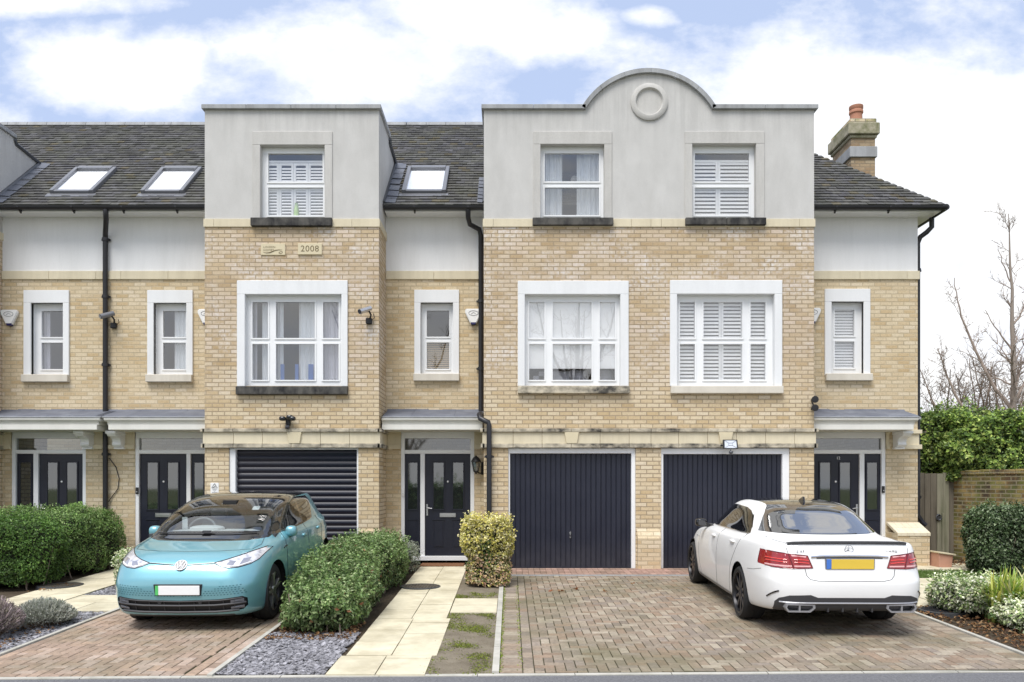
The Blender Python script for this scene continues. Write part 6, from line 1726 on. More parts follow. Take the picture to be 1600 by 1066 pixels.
# =================================================================== PLANTS
from mathutils import noise as mn
def nz(p, s, k=0): return mn.noise(Vector((p[0]*s+k*7.3, p[1]*s+k*3.1, p[2]*s)))
M['leaf'] = vcol_mat('leaves', rough=.45, vary=.15, scale=60, spec=.45, bump=0, translucent=.22)
M['leaf_soft'] = vcol_mat('soft dry leaves', rough=.8, vary=.15, scale=60, spec=.2, bump=0, translucent=.15)
M['bark'] = streaky('grey brown bark', (.20,.165,.13), (.09,.075,.06), .8, rough=.9)
M['bark_pale'] = streaky('pale smooth bark', (.34,.29,.25), (.18,.15,.13), .9, rough=.9)
M['twig'] = simple('brown twigs', (.22,.17,.135), rough=.9)
M['twig_pale'] = simple('pale brown twigs', (.34,.275,.235), rough=.9)
M['dark_core'] = simple('hedge core painted dark as shade', (.020,.026,.012), rough=.95, vary=.4)
M['slate'] = vcol_mat('slate chippings', rough=.6, vary=.2, scale=40, spec=.4, bump=.3)
def leaf(mb, p, nrm, up, L, W, col, fold=.25):
    n = Vector(nrm).normalized(); t = Vector(up)-n*Vector(up).dot(n)
    if t.length < 1e-3: t = n.orthogonal()
    t.normalize(); b = n.cross(t)
    base = p; tip = p+t*L-n*(L*.12); m = p+t*L*.45
    k = len(mb.v)
    mb.v += [tuple(base), tuple(m+b*W*.5+n*W*fold), tuple(tip), tuple(m-b*W*.5+n*W*fold)]
    mb.f.append((k, k+1, k+2, k+3)); mb.c.append(col)
def pick(pal, r, k=1.0):
    c = r.choice(pal); j = r.uniform(.72, 1.3)*k
    return (c[0]*j, c[1]*j, c[2]*j)
def bush(name, label, cat, box, n, pal, L=.04, W=.02, power=5.0, lump=.07, depth=.10, seed=1, group=None, zfunc=None, mat='leaf', inner=.35, upright=.5, stems=True, facing=(1,1,1), hue=None, core=True, shoots=160, corez=1.0, hollows=True, warp=None):
    """clipped or loose shrub: thousands of separate leaves around a solid core painted dark as inner shade"""
    r = random.Random(seed); x0, x1, y0, y1, z0, z1 = box
    c = Vector(((x0+x1)/2, (y0+y1)/2, (z0+z1)/2)); h = Vector(((x1-x0)/2, (y1-y0)/2, (z1-z0)/2))
    t = thing(name, label, cat, (c.x, c.y, z0), group=group)
    mb = MB(); A = (h.y*h.z*facing[0], h.x*h.z*facing[1], h.x*h.y*facing[2]); S = sum(A)
    cnt = 0
    while cnt < n:
        q = r.random()*S; ax = 0 if q < A[0] else (1 if q < A[0]+A[1] else 2)
        d = [r.uniform(-1,1) for _ in range(3)]; d[ax] = 1 if r.random() < .5 else -1
        if ax == 2 and d[2] < 0: continue
        if ax == 1 and d[1] > 0 and r.random() < .7: continue
        nn = sum(abs(v)**power for v in d)**(1/power)
        u = Vector([v/nn for v in d]); p = Vector((c.x+u.x*h.x, c.y+u.y*h.y, c.z+u.z*h.z))
        g = Vector([math.copysign(abs(v)**(power-1), v)/hh for v, hh in zip(u, h)]).normalized()
        dep = depth*r.random()**1.8
        lum = lump*(nz(p, 2.2, seed)*1.1+nz(p, 6.0, seed)*.6)
        p = p+g*(lum-dep)
        if zfunc and not zfunc(p): continue
        if hollows and nz(p, 3.4, seed+3)+.5*nz(p, 8, seed+5) < -.34 and dep < depth*.55 and r.random() < .75: continue
        cnt += 1
        dirn = (g*.9+Vector((r.gauss(0,.55), r.gauss(0,.55), r.gauss(0,.55)+.25))).normalized()
        sh = (1-inner)+inner*max(0, 1-dep/depth*1.2); sh *= .80+.35*max(0, min(1, .5+lum/lump*.5)) if lump else 1  # shade painted into the leaves: darker with depth and in the dips
        if g.z < .2: sh *= .78+.22*max(0, (p.z-z0)/(z1-z0))  # side leaves painted darker towards the ground, as shade
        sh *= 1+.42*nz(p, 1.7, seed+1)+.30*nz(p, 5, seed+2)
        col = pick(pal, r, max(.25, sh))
        if hue: col = hue(p, col, r)
        s = r.uniform(.55, 1.4)
        if warp: p = warp(p)
        leaf(mb, p, dirn, g*upright+Vector((r.gauss(0,.6), r.gauss(0,.6), r.gauss(.1,.6))), L*s, W*s, col)
    for _ in range(shoots):                      # stray shoots that break the clipped outline
        a = r.random()*6.283; d = Vector((math.cos(a)*r.uniform(.2,1), math.sin(a)*r.uniform(.2,1), r.uniform(.1,1.0)))
        nn = sum(abs(v)**power for v in d)**(1/power); u = d/nn
        p = Vector((c.x+u.x*h.x, c.y+u.y*h.y, c.z+u.z*h.z)); dr = (Vector((d.x,d.y,d.z*1.4))+Vector((r.gauss(0,.3),r.gauss(0,.3),.5))).normalized()
        if zfunc and not zfunc(p): continue
        Ls = r.uniform(1.2,3.2)*L
        for k in range(6):
            q = (warp(p) if warp else p)+dr*(Ls*k/5); leaf(mb, q, (dr*.3+Vector((r.gauss(0,.6),r.gauss(0,.6),.5))).normalized(), dr+Vector((r.gauss(0,.7),r.gauss(0,.7),r.gauss(0,.4))), L*r.uniform(.7,1.1), W, pick(pal, r, 1.1))
    mb.build('foliage', M[mat], t)
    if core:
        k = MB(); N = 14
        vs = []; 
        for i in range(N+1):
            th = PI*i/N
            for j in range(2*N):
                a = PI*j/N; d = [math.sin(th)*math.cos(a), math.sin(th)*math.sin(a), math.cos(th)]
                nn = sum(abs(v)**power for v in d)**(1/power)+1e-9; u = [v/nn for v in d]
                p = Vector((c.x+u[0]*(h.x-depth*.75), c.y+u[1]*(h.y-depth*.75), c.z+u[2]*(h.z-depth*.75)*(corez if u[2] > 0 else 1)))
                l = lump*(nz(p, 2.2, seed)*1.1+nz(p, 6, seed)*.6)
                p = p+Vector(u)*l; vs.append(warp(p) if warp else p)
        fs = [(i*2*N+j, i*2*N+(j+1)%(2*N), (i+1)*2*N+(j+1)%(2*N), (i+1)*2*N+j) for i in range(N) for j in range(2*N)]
        k.add(vs, fs); k.build('shade_core', M['dark_core'], t, smooth=True)  # solid dark blob that blocks light and stands for the inner shade
    if stems:
        sm = MB()
        for _ in range(int(6+(x1-x0)*(y1-y0)*8)):
            a = Vector((r.uniform(x0+.15,x1-.15), r.uniform(y0+.1,y1-.1), z0-.02)); b = a+Vector((r.uniform(-.15,.15), r.uniform(-.15,.1), (z1-z0)*.6))
            sm.tube([a, a.lerp(b,.5)+Vector((r.uniform(-.04,.04),r.uniform(-.04,.04),0)), b], [.012,.010,.006], 5)
        sm.build('stems', M['twig'], t)
    return t
G_MID = [tuple(q*f for q, f in zip(c, (2.25,1.95,1.9))) for c in [(.060,.125,.030),(.085,.165,.040),(.050,.105,.028),(.115,.20,.060),(.14,.215,.085),(.075,.145,.045)]]
G_DARK = [tuple(q*f for q, f in zip(c, (2.05,1.85,1.75))) for c in [(.035,.085,.018),(.050,.115,.022),(.030,.068,.016),(.075,.155,.035),(.10,.18,.045),(.060,.13,.028)]]
G_LIGHT = [tuple(q*f for q, f in zip(c, (1.9,1.65,1.6))) for c in [(.085,.155,.050),(.115,.195,.070),(.065,.125,.040),(.15,.225,.10),(.18,.25,.125),(.10,.17,.06),(.075,.14,.05)]]
GX = lambda x: x
zh = lambda y: gz(y)
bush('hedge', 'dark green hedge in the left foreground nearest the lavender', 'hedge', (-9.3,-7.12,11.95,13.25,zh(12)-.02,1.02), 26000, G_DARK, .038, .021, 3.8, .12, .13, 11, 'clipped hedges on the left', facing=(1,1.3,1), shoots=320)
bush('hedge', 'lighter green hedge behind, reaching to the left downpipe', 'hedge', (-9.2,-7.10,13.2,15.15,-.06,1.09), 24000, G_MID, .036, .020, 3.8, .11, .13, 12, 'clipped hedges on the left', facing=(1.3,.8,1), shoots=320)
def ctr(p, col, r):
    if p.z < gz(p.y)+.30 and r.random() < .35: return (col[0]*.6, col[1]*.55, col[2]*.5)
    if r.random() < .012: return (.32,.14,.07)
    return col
def near_end(p):
    t = max(0, min(1, (p.y-8.9)/1.9)); t = t*t*(3-2*t); z0 = gz(p.y); k = .66+.34*t; hgt = max(0, (p.z-z0)/.8)
    return Vector((p.x+.30*hgt*hgt*(1-t)*max(0, (-1.8-p.x))/.95+.05*hgt*(1-t), p.y, z0+(p.z-z0)*k))
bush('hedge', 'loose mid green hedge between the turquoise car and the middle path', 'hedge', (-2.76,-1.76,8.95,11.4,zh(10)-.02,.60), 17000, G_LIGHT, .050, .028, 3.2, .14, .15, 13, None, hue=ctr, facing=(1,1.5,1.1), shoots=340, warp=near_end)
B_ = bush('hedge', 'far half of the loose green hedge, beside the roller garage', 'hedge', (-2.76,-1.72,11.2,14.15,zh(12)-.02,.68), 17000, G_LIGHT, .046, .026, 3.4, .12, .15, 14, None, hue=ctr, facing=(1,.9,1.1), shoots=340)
YL = [(.74,.66,.18),(.80,.74,.28),(.64,.57,.14),(.82,.77,.42),(.48,.48,.11),(.84,.78,.48)]
def yel(p, col, r):
    h = p.z/1.0
    if h < .42: 
        k = r.random()
        if k < .5: return (.66*r.uniform(.8,1.1),.50*r.uniform(.8,1.1),.30)
        if k < .68: return (.10,.15,.04)
    if abs(p.x+.38) < .09 and abs(h-.40) < .28 and r.random() < .45: return (.07,.13,.04)
    return col
def two_lobes(p):
    h = p.z-gz(p.y); q = math.exp(-((h-.46)/.13)**2); k = (1-.15*q)*(.90 if h < .46 else 1.0-.03*(h-.46))+.05*nz(p, 3.0, 9)
    return Vector((-.355+(p.x+.355)*k, 12.6+(p.y-12.6)*k, p.z+.05*nz(p, 2.2, 4)))
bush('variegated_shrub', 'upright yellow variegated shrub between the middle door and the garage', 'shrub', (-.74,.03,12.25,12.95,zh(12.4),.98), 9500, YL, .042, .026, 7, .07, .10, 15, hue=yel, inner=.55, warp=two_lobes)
EU = [(.76,.78,.54),(.82,.84,.66),(.28,.40,.14),(.17,.28,.10),(.70,.75,.46),(.42,.52,.22),(.84,.84,.70)]
def eub(p): return True
for i, (b, n, lab) in enumerate((((5.55,6.45,9.75,10.95,zh(10)-.03,.29), 6500, 'cream and green variegated shrub beside the black manhole cover'),
                                 ((5.75,7.25,8.75,9.9,zh(9)-.03,.14), 8500, 'cream and green variegated shrub in front at the lower right edge'))):
    bush('variegated_shrub', lab, 'shrub', b, n, EU, .048, .026, 2.6, .10, .12, 20+i, 'variegated shrubs in the right bed', inner=.5)
bush('variegated_shrub', 'small pale variegated shrub tucked left of the turquoise car', 'shrub', (-6.05,-5.45,12.0,12.75,zh(12.3),.50), 2600, EU, .035, .020, 2.6, .06, .10, 25, inner=.5)
bush('hedge', 'dark glossy clipped hedge in front of the old wall at the right edge', 'hedge', (8.06,9.5,13.45,14.35,-.05,1.12), 15000, [(.06,.105,.035),(.09,.15,.055),(.045,.085,.03),(.18,.25,.12),(.30,.37,.22)], .05, .034, 5, .07, .11, 26)
IV = [tuple(q*f for q, f in zip(c, (2.6,2.2,2.3))) for c in [(.05,.10,.02),(.09,.16,.03),(.14,.23,.05),(.035,.07,.018),(.19,.27,.07),(.07,.13,.03)]]
def ivz(p):
    return p.z > 1.62+.35*max(0, (p.x-9.8))*.3-.14*nz(p,1.5) and p.z < 3.12-.20*max(0, p.x-9.9)+.30*nz(p,1.3,3)+.15*nz(p,3.5,1)
iv = bush('ivy', 'bright green ivy mass spilling over the gate and old wall', 'ivy', (8.25,12.4,16.0,18.8,1.2,3.25), 30000, IV, .075, .050, 2.4, .40, .30, 27, zfunc=ivz, facing=(1,2.2,1), inner=.6, stems=False, shoots=500, corez=.45)
bush('shrub', 'small silvery leaved shrub between hedge and the middle door frame', 'shrub', (-1.98,-1.66,13.7,14.6,-.02,.44), 1300, [(.30,.33,.26),(.38,.40,.33),(.20,.24,.16)], .045, .016, 2.2, .08, .14, 28, mat='leaf_soft', inner=.4)
def spiky(name, label, cat, c, rx, ry, h, n, pal, L=.12, w=.006, seed=1, tips=None):
    r = random.Random(seed); t = thing(name, label, cat, (c[0], c[1], gz(c[1]))); mb = MB(); z0 = gz(c[1])
    for _ in range(n):
        a = r.random()*2*PI; q = math.sqrt(r.random()); th = q*1.15
        tip = Vector((c[0]+rx*q*math.cos(a), c[1]+ry*q*math.sin(a), z0+h*(1-.55*q**2.2)*r.uniform(.62,1.05)))
        base = Vector((c[0]+rx*.35*q*math.cos(a), c[1]+ry*.35*q*math.sin(a), z0))
        d = (tip-base).normalized(); st = tip-d*L*r.uniform(.7,1.4)
        col = pick(pal, r, .6+.4*(tip.z-z0)/h)
        s = d.cross(Vector((r.gauss(0,1), r.gauss(0,1), r.gauss(0,.4)))).normalized()*w*r.uniform(.7,1.3)
        mb.add([st-s*.6, st+s*.6, tip+s, tip+d*w*1.5, tip-s], [(0,1,2,3,4)], col)
        for k in range(3):
            m = st.lerp(tip, r.random()); e = (d*.6+Vector((r.gauss(0,.6), r.gauss(0,.6), r.gauss(0,.5)))).normalized()
            leaf(mb, m, Vector((r.gauss(0,1), r.gauss(0,1), r.gauss(0,1))), e, L*.32, w*1.6, pick(pal, r, .65+.35*(tip.z-z0)/h))
        if r.random() < .05: mb.tube([base, base.lerp(tip,.6)+Vector((0,0,.03)), tip], [.004,.003,.002], 4, col=(.20,.15,.11))
    mb.build('stems', M['leaf_soft'], t); return t
spiky('lavender', 'faded mauve grey lavender bush at the left edge of the slate bed', 'lavender', (-5.86,8.85), .42, .48, .50, 2600, [(.36,.29,.29),(.42,.34,.35),(.28,.24,.20),(.47,.40,.40),(.33,.30,.24)], .10, .005, 31)
spiky('silver_shrub', 'low silver grey shrub right of the lavender in the slate bed', 'shrub', (-5.58,9.55), .36, .40, .33, 2400, [(.42,.44,.37),(.52,.53,.46),(.34,.36,.28),(.58,.58,.52)], .08, .006, 32)
def blades(name, label, c, n, h, spread, pal, seed):
    r = random.Random(seed); z0 = gz(c[1]); t = thing(name, label, 'plant', (c[0], c[1], z0)); mb = MB()
    for _ in range(n):
        a = r.random()*2*PI; q = r.random()**.7; L = h*r.uniform(.7,1.15); b = Vector((c[0]+r.gauss(0,.10), c[1]+r.gauss(0,.08), z0)); out = Vector((math.cos(a), math.sin(a), 0))
        s = out.cross(Vector((0,0,1)))*r.uniform(.015,.026); col = pick(pal, r); P = []
        for i in range(7):
            u = i/6; P.append(b+out*(spread*q*u**1.8)+Vector((0,0,L*(u-.42*q*u**2.6))))
        for i in range(6):
            w0, w1 = 1-(i/6)**2.5, 1-((i+1)/6)**2.5
            mb.add([P[i]-s*w0, P[i]+s*w0, P[i+1]+s*w1, P[i+1]-s*w1], [(0,1,2,3)], tuple(v*(.65+.5*(i/6)) for v in col))
    mb.build('leaves', M['leaf'], t); return t
BP = [(.30,.44,.08),(.44,.54,.11),(.58,.62,.14),(.22,.35,.07),(.68,.64,.16),(.62,.60,.32)]
blades('strap_leaf_plant', 'yellow green strap leaved clump behind the variegated shrubs', (6.10,9.75), 380, .70, .46, BP, 41)
blades('strap_leaf_plant', 'yellow green strap leaved clump at the very right edge', (6.62,9.95), 360, .70, .48, BP, 42)

# ---- things nobody could count
def scatter(name, polys, n, make, mat, seed, dz=.0):
    r = random.Random(seed); mb = MB()
    tot = sum((b-a)*(d-c) for a, b, c, d in polys)
    for a, b, c, d in polys:
        for _ in range(int(n*(b-a)*(d-c)/tot)):
            x, y = r.uniform(a,b), r.uniform(c,d); make(mb, Vector((x,y,gz(y)+dz)), r)
    o = mb.build(name, mat); o['kind'] = 'stuff'; return o
def chip(mb, p, r):
    s = r.uniform(.016,.040); a0 = r.random()*6.28; n = Vector((r.gauss(0,.28), r.gauss(0,.28), 1)).normalized(); t = n.orthogonal().normalized(); b = n.cross(t)
    m = r.choice((4,5,5,6)); g = r.choice((.17,.23,.28,.33,.38,.25))*r.uniform(.85,1.15); h = r.uniform(.004,.022)
    q = [p+(t*math.cos(a0+6.283*i/m)*s*r.uniform(.6,1.15)+b*math.sin(a0+6.283*i/m)*s*.62*r.uniform(.7,1.15))+Vector((0,0,h)) for i in range(m)]
    mb.add(q+[v-n*.008 for v in q], [tuple(range(m))]+[(i,m+i,m+(i+1)%m,(i+1)%m) for i in range(m)], (g*1.0,g*.98,g*1.05))
scatter('slate_chippings', [(-6.18,-5.2,7.35,10.36),(-6.18,-5.2,11.66,13.4)], 6200, chip, M['slate'], 51)
scatter('slate_chippings', [(-2.70,-1.72,7.38,9.15)], 3600, chip, M['slate'], 52)
def brown(mb, p, r):
    c = r.choice(((.22,.11,.05),(.30,.17,.08),(.14,.08,.045),(.36,.24,.13),(.10,.06,.04)))
    leaf(mb, p+Vector((0,0,r.uniform(.005,.035))), Vector((r.gauss(0,.5), r.gauss(0,.5), 1)), Vector((r.gauss(0,1), r.gauss(0,1), .1)), r.uniform(.03,.075), r.uniform(.02,.045), c, .3)
scatter('leaf_litter', [(-2.70,-1.74,8.75,9.6)], 620, brown, M['leaf_soft'], 53)
scatter('leaf_litter', [(5.26,6.5,8.2,10.1),(5.26,5.6,10.1,10.9)], 900, brown, M['leaf_soft'], 54)
scatter('leaf_litter', [(-6.1,-5.3,8.3,9.9),(-7.15,-6.85,11.9,12.6)], 260, brown, M['leaf_soft'], 55)
scatter('leaf_litter', [(8.3,9.3,14.3,16.1)], 500, brown, M['leaf_soft'], 56)
def blade(mb, p, r):
    h = r.uniform(.02,.06); a = r.random()*6.28; d = Vector((math.cos(a),math.sin(a),0)); c = pick([(.10,.19,.03),(.14,.24,.04),(.08,.15,.025),(.20,.27,.08)], r)
    mb.add([p-d*.004, p+d*.004, p+Vector((r.gauss(0,.02), r.gauss(0,.02), h))], [(0,1,2)], c)
scatter('lawn_grass', [(6.6,9.2,13.25,14.25)], 16000, blade, M['leaf'], 57, -.01)
def moss(mb, p, r):
    if r.gauss(0,.16)+nz(p, 3.3, 5)+.25*nz(p, 9, 2)+max(0, (-.62-p.x))*1.6+max(0, min(p.y,10.3)-9.9)*.5 < (.18 if p.y < 11 else .45): return
    for _ in range(3):
        q = p+Vector((r.gauss(0,.03), r.gauss(0,.03), .010)); leaf(mb, q, Vector((r.gauss(0,.5), r.gauss(0,.5), 1)), Vector((r.gauss(0,1), r.gauss(0,1), .6)), r.uniform(.010,.022), .012, pick([(.19,.24,.035),(.26,.30,.045),(.13,.17,.03),(.17,.17,.06)], r))
scatter('moss', [(-.80,-.20,7.42,10.27),(-.80,-.20,11.4,11.9)], 6500, moss, M['leaf_soft'], 58)
def jmoss(mb, p, r):
    q = p+Vector((r.gauss(0,.012), 0, .012)); leaf(mb, q, Vector((r.gauss(0,.5), r.gauss(0,.5), 1)), Vector((r.gauss(0,1), r.gauss(0,1), .6)), .02, .012, pick([(.20,.28,.03),(.28,.34,.05)], r))
scatter('moss', [(-.105,-.085,7.45,12.5),(.098,.104,7.5,12.5)], 1500, jmoss, M['leaf_soft'], 59)
# a few large fallen leaves on the drive, and weeds
for i, (x, y) in enumerate(((.75,11.95),(1.02,12.1),(1.42,11.95),(1.95,12.7),(.6,12.0))):
    r = random.Random(60+i); mb = MB()
    for k in range(5): leaf(mb, Vector((x,y,gz(y)+.02)), Vector((r.gauss(0,.6), r.gauss(0,.6), 1)), Vector((math.cos(k*.9+i), math.sin(k*.9+i), .25)), r.uniform(.05,.085), .03, (.34*r.uniform(.8,1.2),.17*r.uniform(.8,1.2),.08), .4)
    o = mb.build('fallen_leaf', M['leaf_soft']); tag(o, 'curled brown leaf lying on the block drive before the middle garage', 'leaf', 'fallen leaves on the drive')

# ---- bare trees
def bare_tree(label, base, spec, seed, group=None, twigs=1.0, trunkmat='bark', name='bare_tree'):
    """spec: list of limbs (points, r0, r1); small twigs are grown on every limb"""
    r = random.Random(seed); t = thing(name, label, 'tree', base, group=group); B0 = Vector(base)
    tr = MB(); cr = MB()
    def grow(p, d, L, rad, lvl):
        n = 4; P = [p]; dd = d.normalized()
        for i in range(n):
            dd = (dd+Vector((r.gauss(0,.16), r.gauss(0,.16), r.gauss(.06,.12)))).normalized(); P.append(P[-1]+dd*L/n)
        cr.tube(P, [rad*(1-.88*i/n) for i in range(n+1)], 5 if rad > .012 else 4, cap=False)
        if lvl > 0:
            for i in range(1, n+1):
                for _ in range(r.choice((1,1,2)) if lvl > 1 else 1):
                    if r.random() > .85*twigs: continue
                    e = (dd*.8+Vector((r.gauss(0,.65), r.gauss(0,.65), r.gauss(.15,.45)))).normalized()
                    grow(P[i], e, L*r.uniform(.38,.62), max(.0065, rad*.5), lvl-1)
    for k, (pts, r0, r1, lv, dens, tl) in enumerate(spec):
        P = [B0+Vector(q) for q in pts]; m = len(P)
        # smooth the limb
        Q = []
        for i in range(m-1):
            for j in range(4): Q.append(P[i].lerp(P[i+1], j/4)+Vector((r.gauss(0,.012), r.gauss(0,.012), 0))*(1 if i or j else 0))
        Q.append(P[-1]); n = len(Q)
        (tr if k == 0 else cr).tube(Q, [r0+(r1-r0)*i/(n-1) for i in range(n)], 9 if k == 0 else 6, cap=False)
        for _ in range(int(dens)):
            u = r.uniform(.25, 1.0); i = min(n-2, int(u*(n-1))); p = Q[i]; ax = (Q[i+1]-Q[i]).normalized()
            e = (ax*.55+Vector((r.gauss(0,.7), r.gauss(0,.5), r.gauss(.25,.3)))).normalized()
            grow(p, e, tl*r.uniform(.5,1.2)*(1.15-u*.6), max(.005, (r0+(r1-r0)*u)*.45), lv)
    tr.build('trunk', M[trunkmat], t, smooth=60); cr.build('crown', M['twig'] if trunkmat == 'bark' else M['twig_pale'], t)
    return t
bare_tree('tall slender bare tree with a straight pale trunk at the right edge', (12.6,20,0), [
    ([(0,0,0),(.02,0,2.5),(-.02,0,4.5),(-.08,0,6.4),(-.14,0,8.3)], .115, .008, 2, 34, .85),
    ([(0,0,3.3),(-.5,.1,4.1),(-.95,.2,5.1),(-1.28,.2,6.0),(-1.38,.2,6.75)], .048, .008, 2, 9, .65),
    ([(0,0,3.0),(-.32,-.1,3.5),(-.45,-.1,4.0)], .03, .008, 2, 5, .5),
    ([(0,0,3.6),(.35,0,4.2),(.7,.1,5.2)], .045, .008, 2, 8, .65),
    ([(-.05,0,4.9),(-.4,0,5.35),(-.72,0,5.9)], .025, .006, 1, 3, .35),
    ([(-.05,0,5.5),(.25,0,5.9),(.5,0,6.6)], .028, .006, 2, 6, .5),
    ([(-.1,0,6.6),(-.3,0,7.1),(-.4,0,7.5)], .016, .005, 0, 2, .25),
    ([(0,0,2.3),(.4,.2,2.9),(.75,.2,3.9)], .05, .008, 2, 8, .65),
    ([(0,0,1.9),(-.7,.2,2.7),(-1.25,.2,3.6),(-1.6,.3,4.5),(-1.75,.3,5.0)], .055, .008, 2, 11, .7)], 71, 'bare trees behind the ivy', trunkmat='bark_pale')
def multi(seed, x, y, h):
    r = random.Random(seed); out = [([(0,0,0),(.05,0,1.2),(0,0,2.4)], .10, .06, 1, 2, .5)]
    for k in range(9):
        a = r.uniform(-1.4,1.4); s = math.sin(a); L = h*r.uniform(.75,1.0)
        out.append(([(0,0,1.0+.2*k),(.35*s,r.uniform(-.2,.2),1.9+.1*k),(.85*s,r.uniform(-.3,.3),(1.9+L)/2+.3),(1.2*s+r.uniform(-.15,.15),r.uniform(-.4,.4),L)], .045, .011, 2, 12, .9))
    return out
bare_tree('bare multi stemmed tree behind the ivy, close to the house corner', (12.0,21.5,0), multi(81,12,21.5,4.9), 81, 'bare trees behind the ivy')
bare_tree('bare twiggy tree between the house corner tree and the tall pale trunk', (13.6,22.5,0), multi(82,13.6,22.5,5.3), 82, 'bare trees behind the ivy')
bare_tree('thin bare tree behind the ivy, leftmost beside the black downpipe', (11.35,22.5,0), multi(83,11.3,22.5,4.2), 83, 'bare trees behind the ivy')
# trees and a hedge on the far side of the road: seen only as reflections in the windows
for i, (x, y, h) in enumerate(((-5.5,-10.5,11.0),(3.5,-12.0,12.0))):
    r = random.Random(90+i); sp = [([(0,0,0),(.1,0,h*.3),(-.05,0,h*.6),(.1,0,h)], .32, .03, 2, 12, 1.6)]
    for k in range(8):
        a = r.uniform(0,6.28); z = h*r.uniform(.22,.5); q = r.uniform(1.8,3.6)
        sp.append(([(0,0,z),(q*.4*math.cos(a),q*.4*math.sin(a),z+h*.14),(q*.8*math.cos(a),q*.8*math.sin(a),z+h*.3),(q*math.cos(a),q*math.sin(a),z+h*.46)], .11, .02, 2, 10, 1.3))
    bare_tree(('large bare street tree across the road, on the left' if i == 0 else 'large bare street tree across the road, on the right'), (x,y,gz(0)), sp, 91+i, 'street trees across the road')
bush('hedge', 'long hedge across the road mirrored in the door glass', 'hedge', (-14,14,-6.6,-5.4,-.3,1.5), 9000, G_MID, .16, .10, 6, .12, .15, 95, None, stems=False)
# =================================================================== SKY, LIGHT, CAMERA
W = bpy.data.worlds.new('World'); SC.world = W
t = NT(W); t.n.clear()
SUN_EL, SUN_AZ = math.radians(60), math.radians(205)      # sun high behind the camera, to the left, through thin cloud
sky = t.new('ShaderNodeTexSky', sky_type='NISHITA', sun_disc=False, sun_elevation=SUN_EL, sun_rotation=SUN_AZ, air_density=1.0, dust_density=1.0, ozone_density=1.5)
STR = .15
geo = t.new('ShaderNodeTexCoord').outputs['Generated']
sp = t.new('ShaderNodeSeparateXYZ', i_0=geo)
ay = t.math('MAXIMUM', t.math('ABSOLUTE', sp.outputs[1]), .12)
u = t.math('DIVIDE', sp.outputs[0], ay); v = t.math('DIVIDE', sp.outputs[2], ay)
uv = t.new('ShaderNodeCombineXYZ', i_0=u, i_1=v)
# broad cloud banks (direction of centre, half width, half height, weight), broken up by noise
BANKS = [(-.49,.515,.15,.065,1.0), (-.60,.605,.24,.022,.8), (-.20,.53,.20,.075,1.0), (-.04,.59,.17,.055,1.0), (.05,.565,.12,.05,.9), (.17,.585,.045,.018,.8),
         (.42,.45,.30,.115,1.15), (.33,.535,.075,.05,.9), (.62,.36,.30,.20,1.25), (-.62,.46,.07,.05,.6), (.20,.42,.12,.06,.8), (-.34,.50,.1,.05,.7), (-.13,.47,.09,.03,.55)]
acc = None
for cx, cy, rx, ry, wt in BANKS:
    dx = t.math('MULTIPLY', t.math('SUBTRACT', u, cx), 1/rx); dy = t.math('MULTIPLY', t.math('SUBTRACT', v, cy), 1/ry)
    d2 = t.math('ADD', t.math('MULTIPLY', dx, dx), t.math('MULTIPLY', dy, dy))
    g_ = t.math('MULTIPLY', t.math('POWER', 2.718, t.math('MULTIPLY', d2, -.8)), wt)
    acc = g_ if acc is None else t.math('MAXIMUM', acc, g_)
low = t.math('SUBTRACT', 1.0, t.math('MINIMUM', t.math('MULTIPLY', t.math('MAXIMUM', t.math('SUBTRACT', v, .30), 0.0), 5.5), 1.0))   # haze towards the horizon
acc = t.math('MAXIMUM', acc, low)
far = t.math('MULTIPLY', t.ramp(t.noise(uv.outputs[0], 1.6, 4, .55), [(.42,0),(.58,1)]), t.math('GREATER_THAN', v, .66))
acc = t.math('MAXIMUM', acc, far)
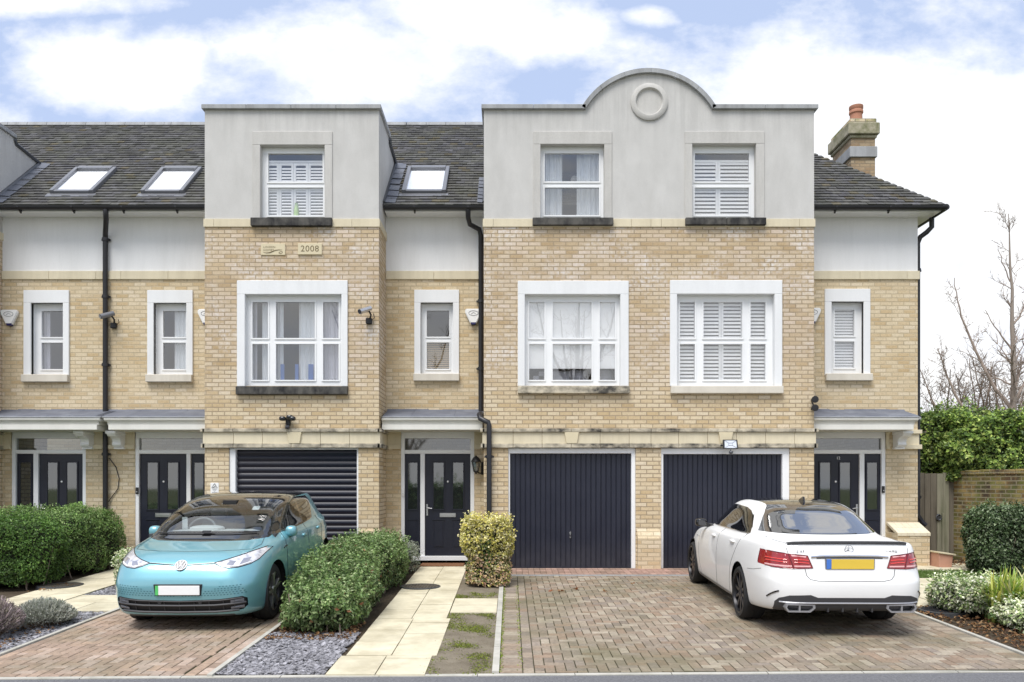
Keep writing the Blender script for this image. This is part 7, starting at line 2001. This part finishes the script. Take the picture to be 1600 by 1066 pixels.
n1 = t.noise(t.mapv(uv.outputs[0], (1,1.5,1), (CLOUD_X, CLOUD_Y, 0)), 7.0, 8, .60)
n2 = t.noise(t.mapv(uv.outputs[0], (1,1.6,1), (1.3, 4.1, 0)), 26.0, 5, .6)
f = t.math('ADD', acc, t.math('ADD', t.math('MULTIPLY', t.math('SUBTRACT', n1, .5), 1.25), t.math('MULTIPLY', t.math('SUBTRACT', n2, .5), .35)))
mask = t.ramp(f, [(.36,0),(.54,.48),(.72,.93),(.92,1)])
shade = t.ramp(t.math('ADD', t.math('MULTIPLY', n1, .6), t.math('MULTIPLY', f, .25)), [(.30,(.80,.85,.97)),(.62,(1.0,1.0,1.0))])
bluec = t.mix(.8, sky.outputs[0], (4.1,4.95,6.9))
cloudc = t.mix(1.0, shade, (7.6,7.65,7.7), 'MULTIPLY')
c = t.mix(mask, bluec, cloudc)
bg = t.new('ShaderNodeBackground', i_0=c, i_1=STR)
out = t.new('ShaderNodeOutputWorld'); t.l.new(bg.outputs[0], out.inputs[0])

sd = bpy.data.lights.new('sun', 'SUN'); sd.energy = 3.75; sd.angle = math.radians(32); sd.color = (1,.965,.91)
so = bpy.data.objects.new('sun', sd); COL.objects.link(so)
dirv = Vector((math.sin(SUN_AZ)*math.cos(SUN_EL), math.cos(SUN_AZ)*math.cos(SUN_EL), math.sin(SUN_EL)))
so.rotation_euler = dirv.to_track_quat('Z', 'Y').to_euler(); so.location = (0, 0, 30)

cd = bpy.data.cameras.new('camera'); co = bpy.data.objects.new('camera', cd); COL.objects.link(co)
co.location = (0, 0, CAMZ); co.rotation_euler = (PI/2, 0, 0)
cd.sensor_width = 36; cd.sensor_fit = 'HORIZONTAL'; cd.lens = FOC/1600*36
cd.shift_x = (800-CEN)/1600; cd.shift_y = (HOR-533)/1600
cd.clip_start = .1; cd.clip_end = 2000
SC.camera = co
SC.view_settings.view_transform = 'Standard'; SC.view_settings.look = 'None'; SC.view_settings.exposure = 0; SC.view_settings.gamma = 1
SC.cycles.max_bounces = 8; SC.cycles.transparent_max_bounces = 16; SC.cycles.use_denoising = True
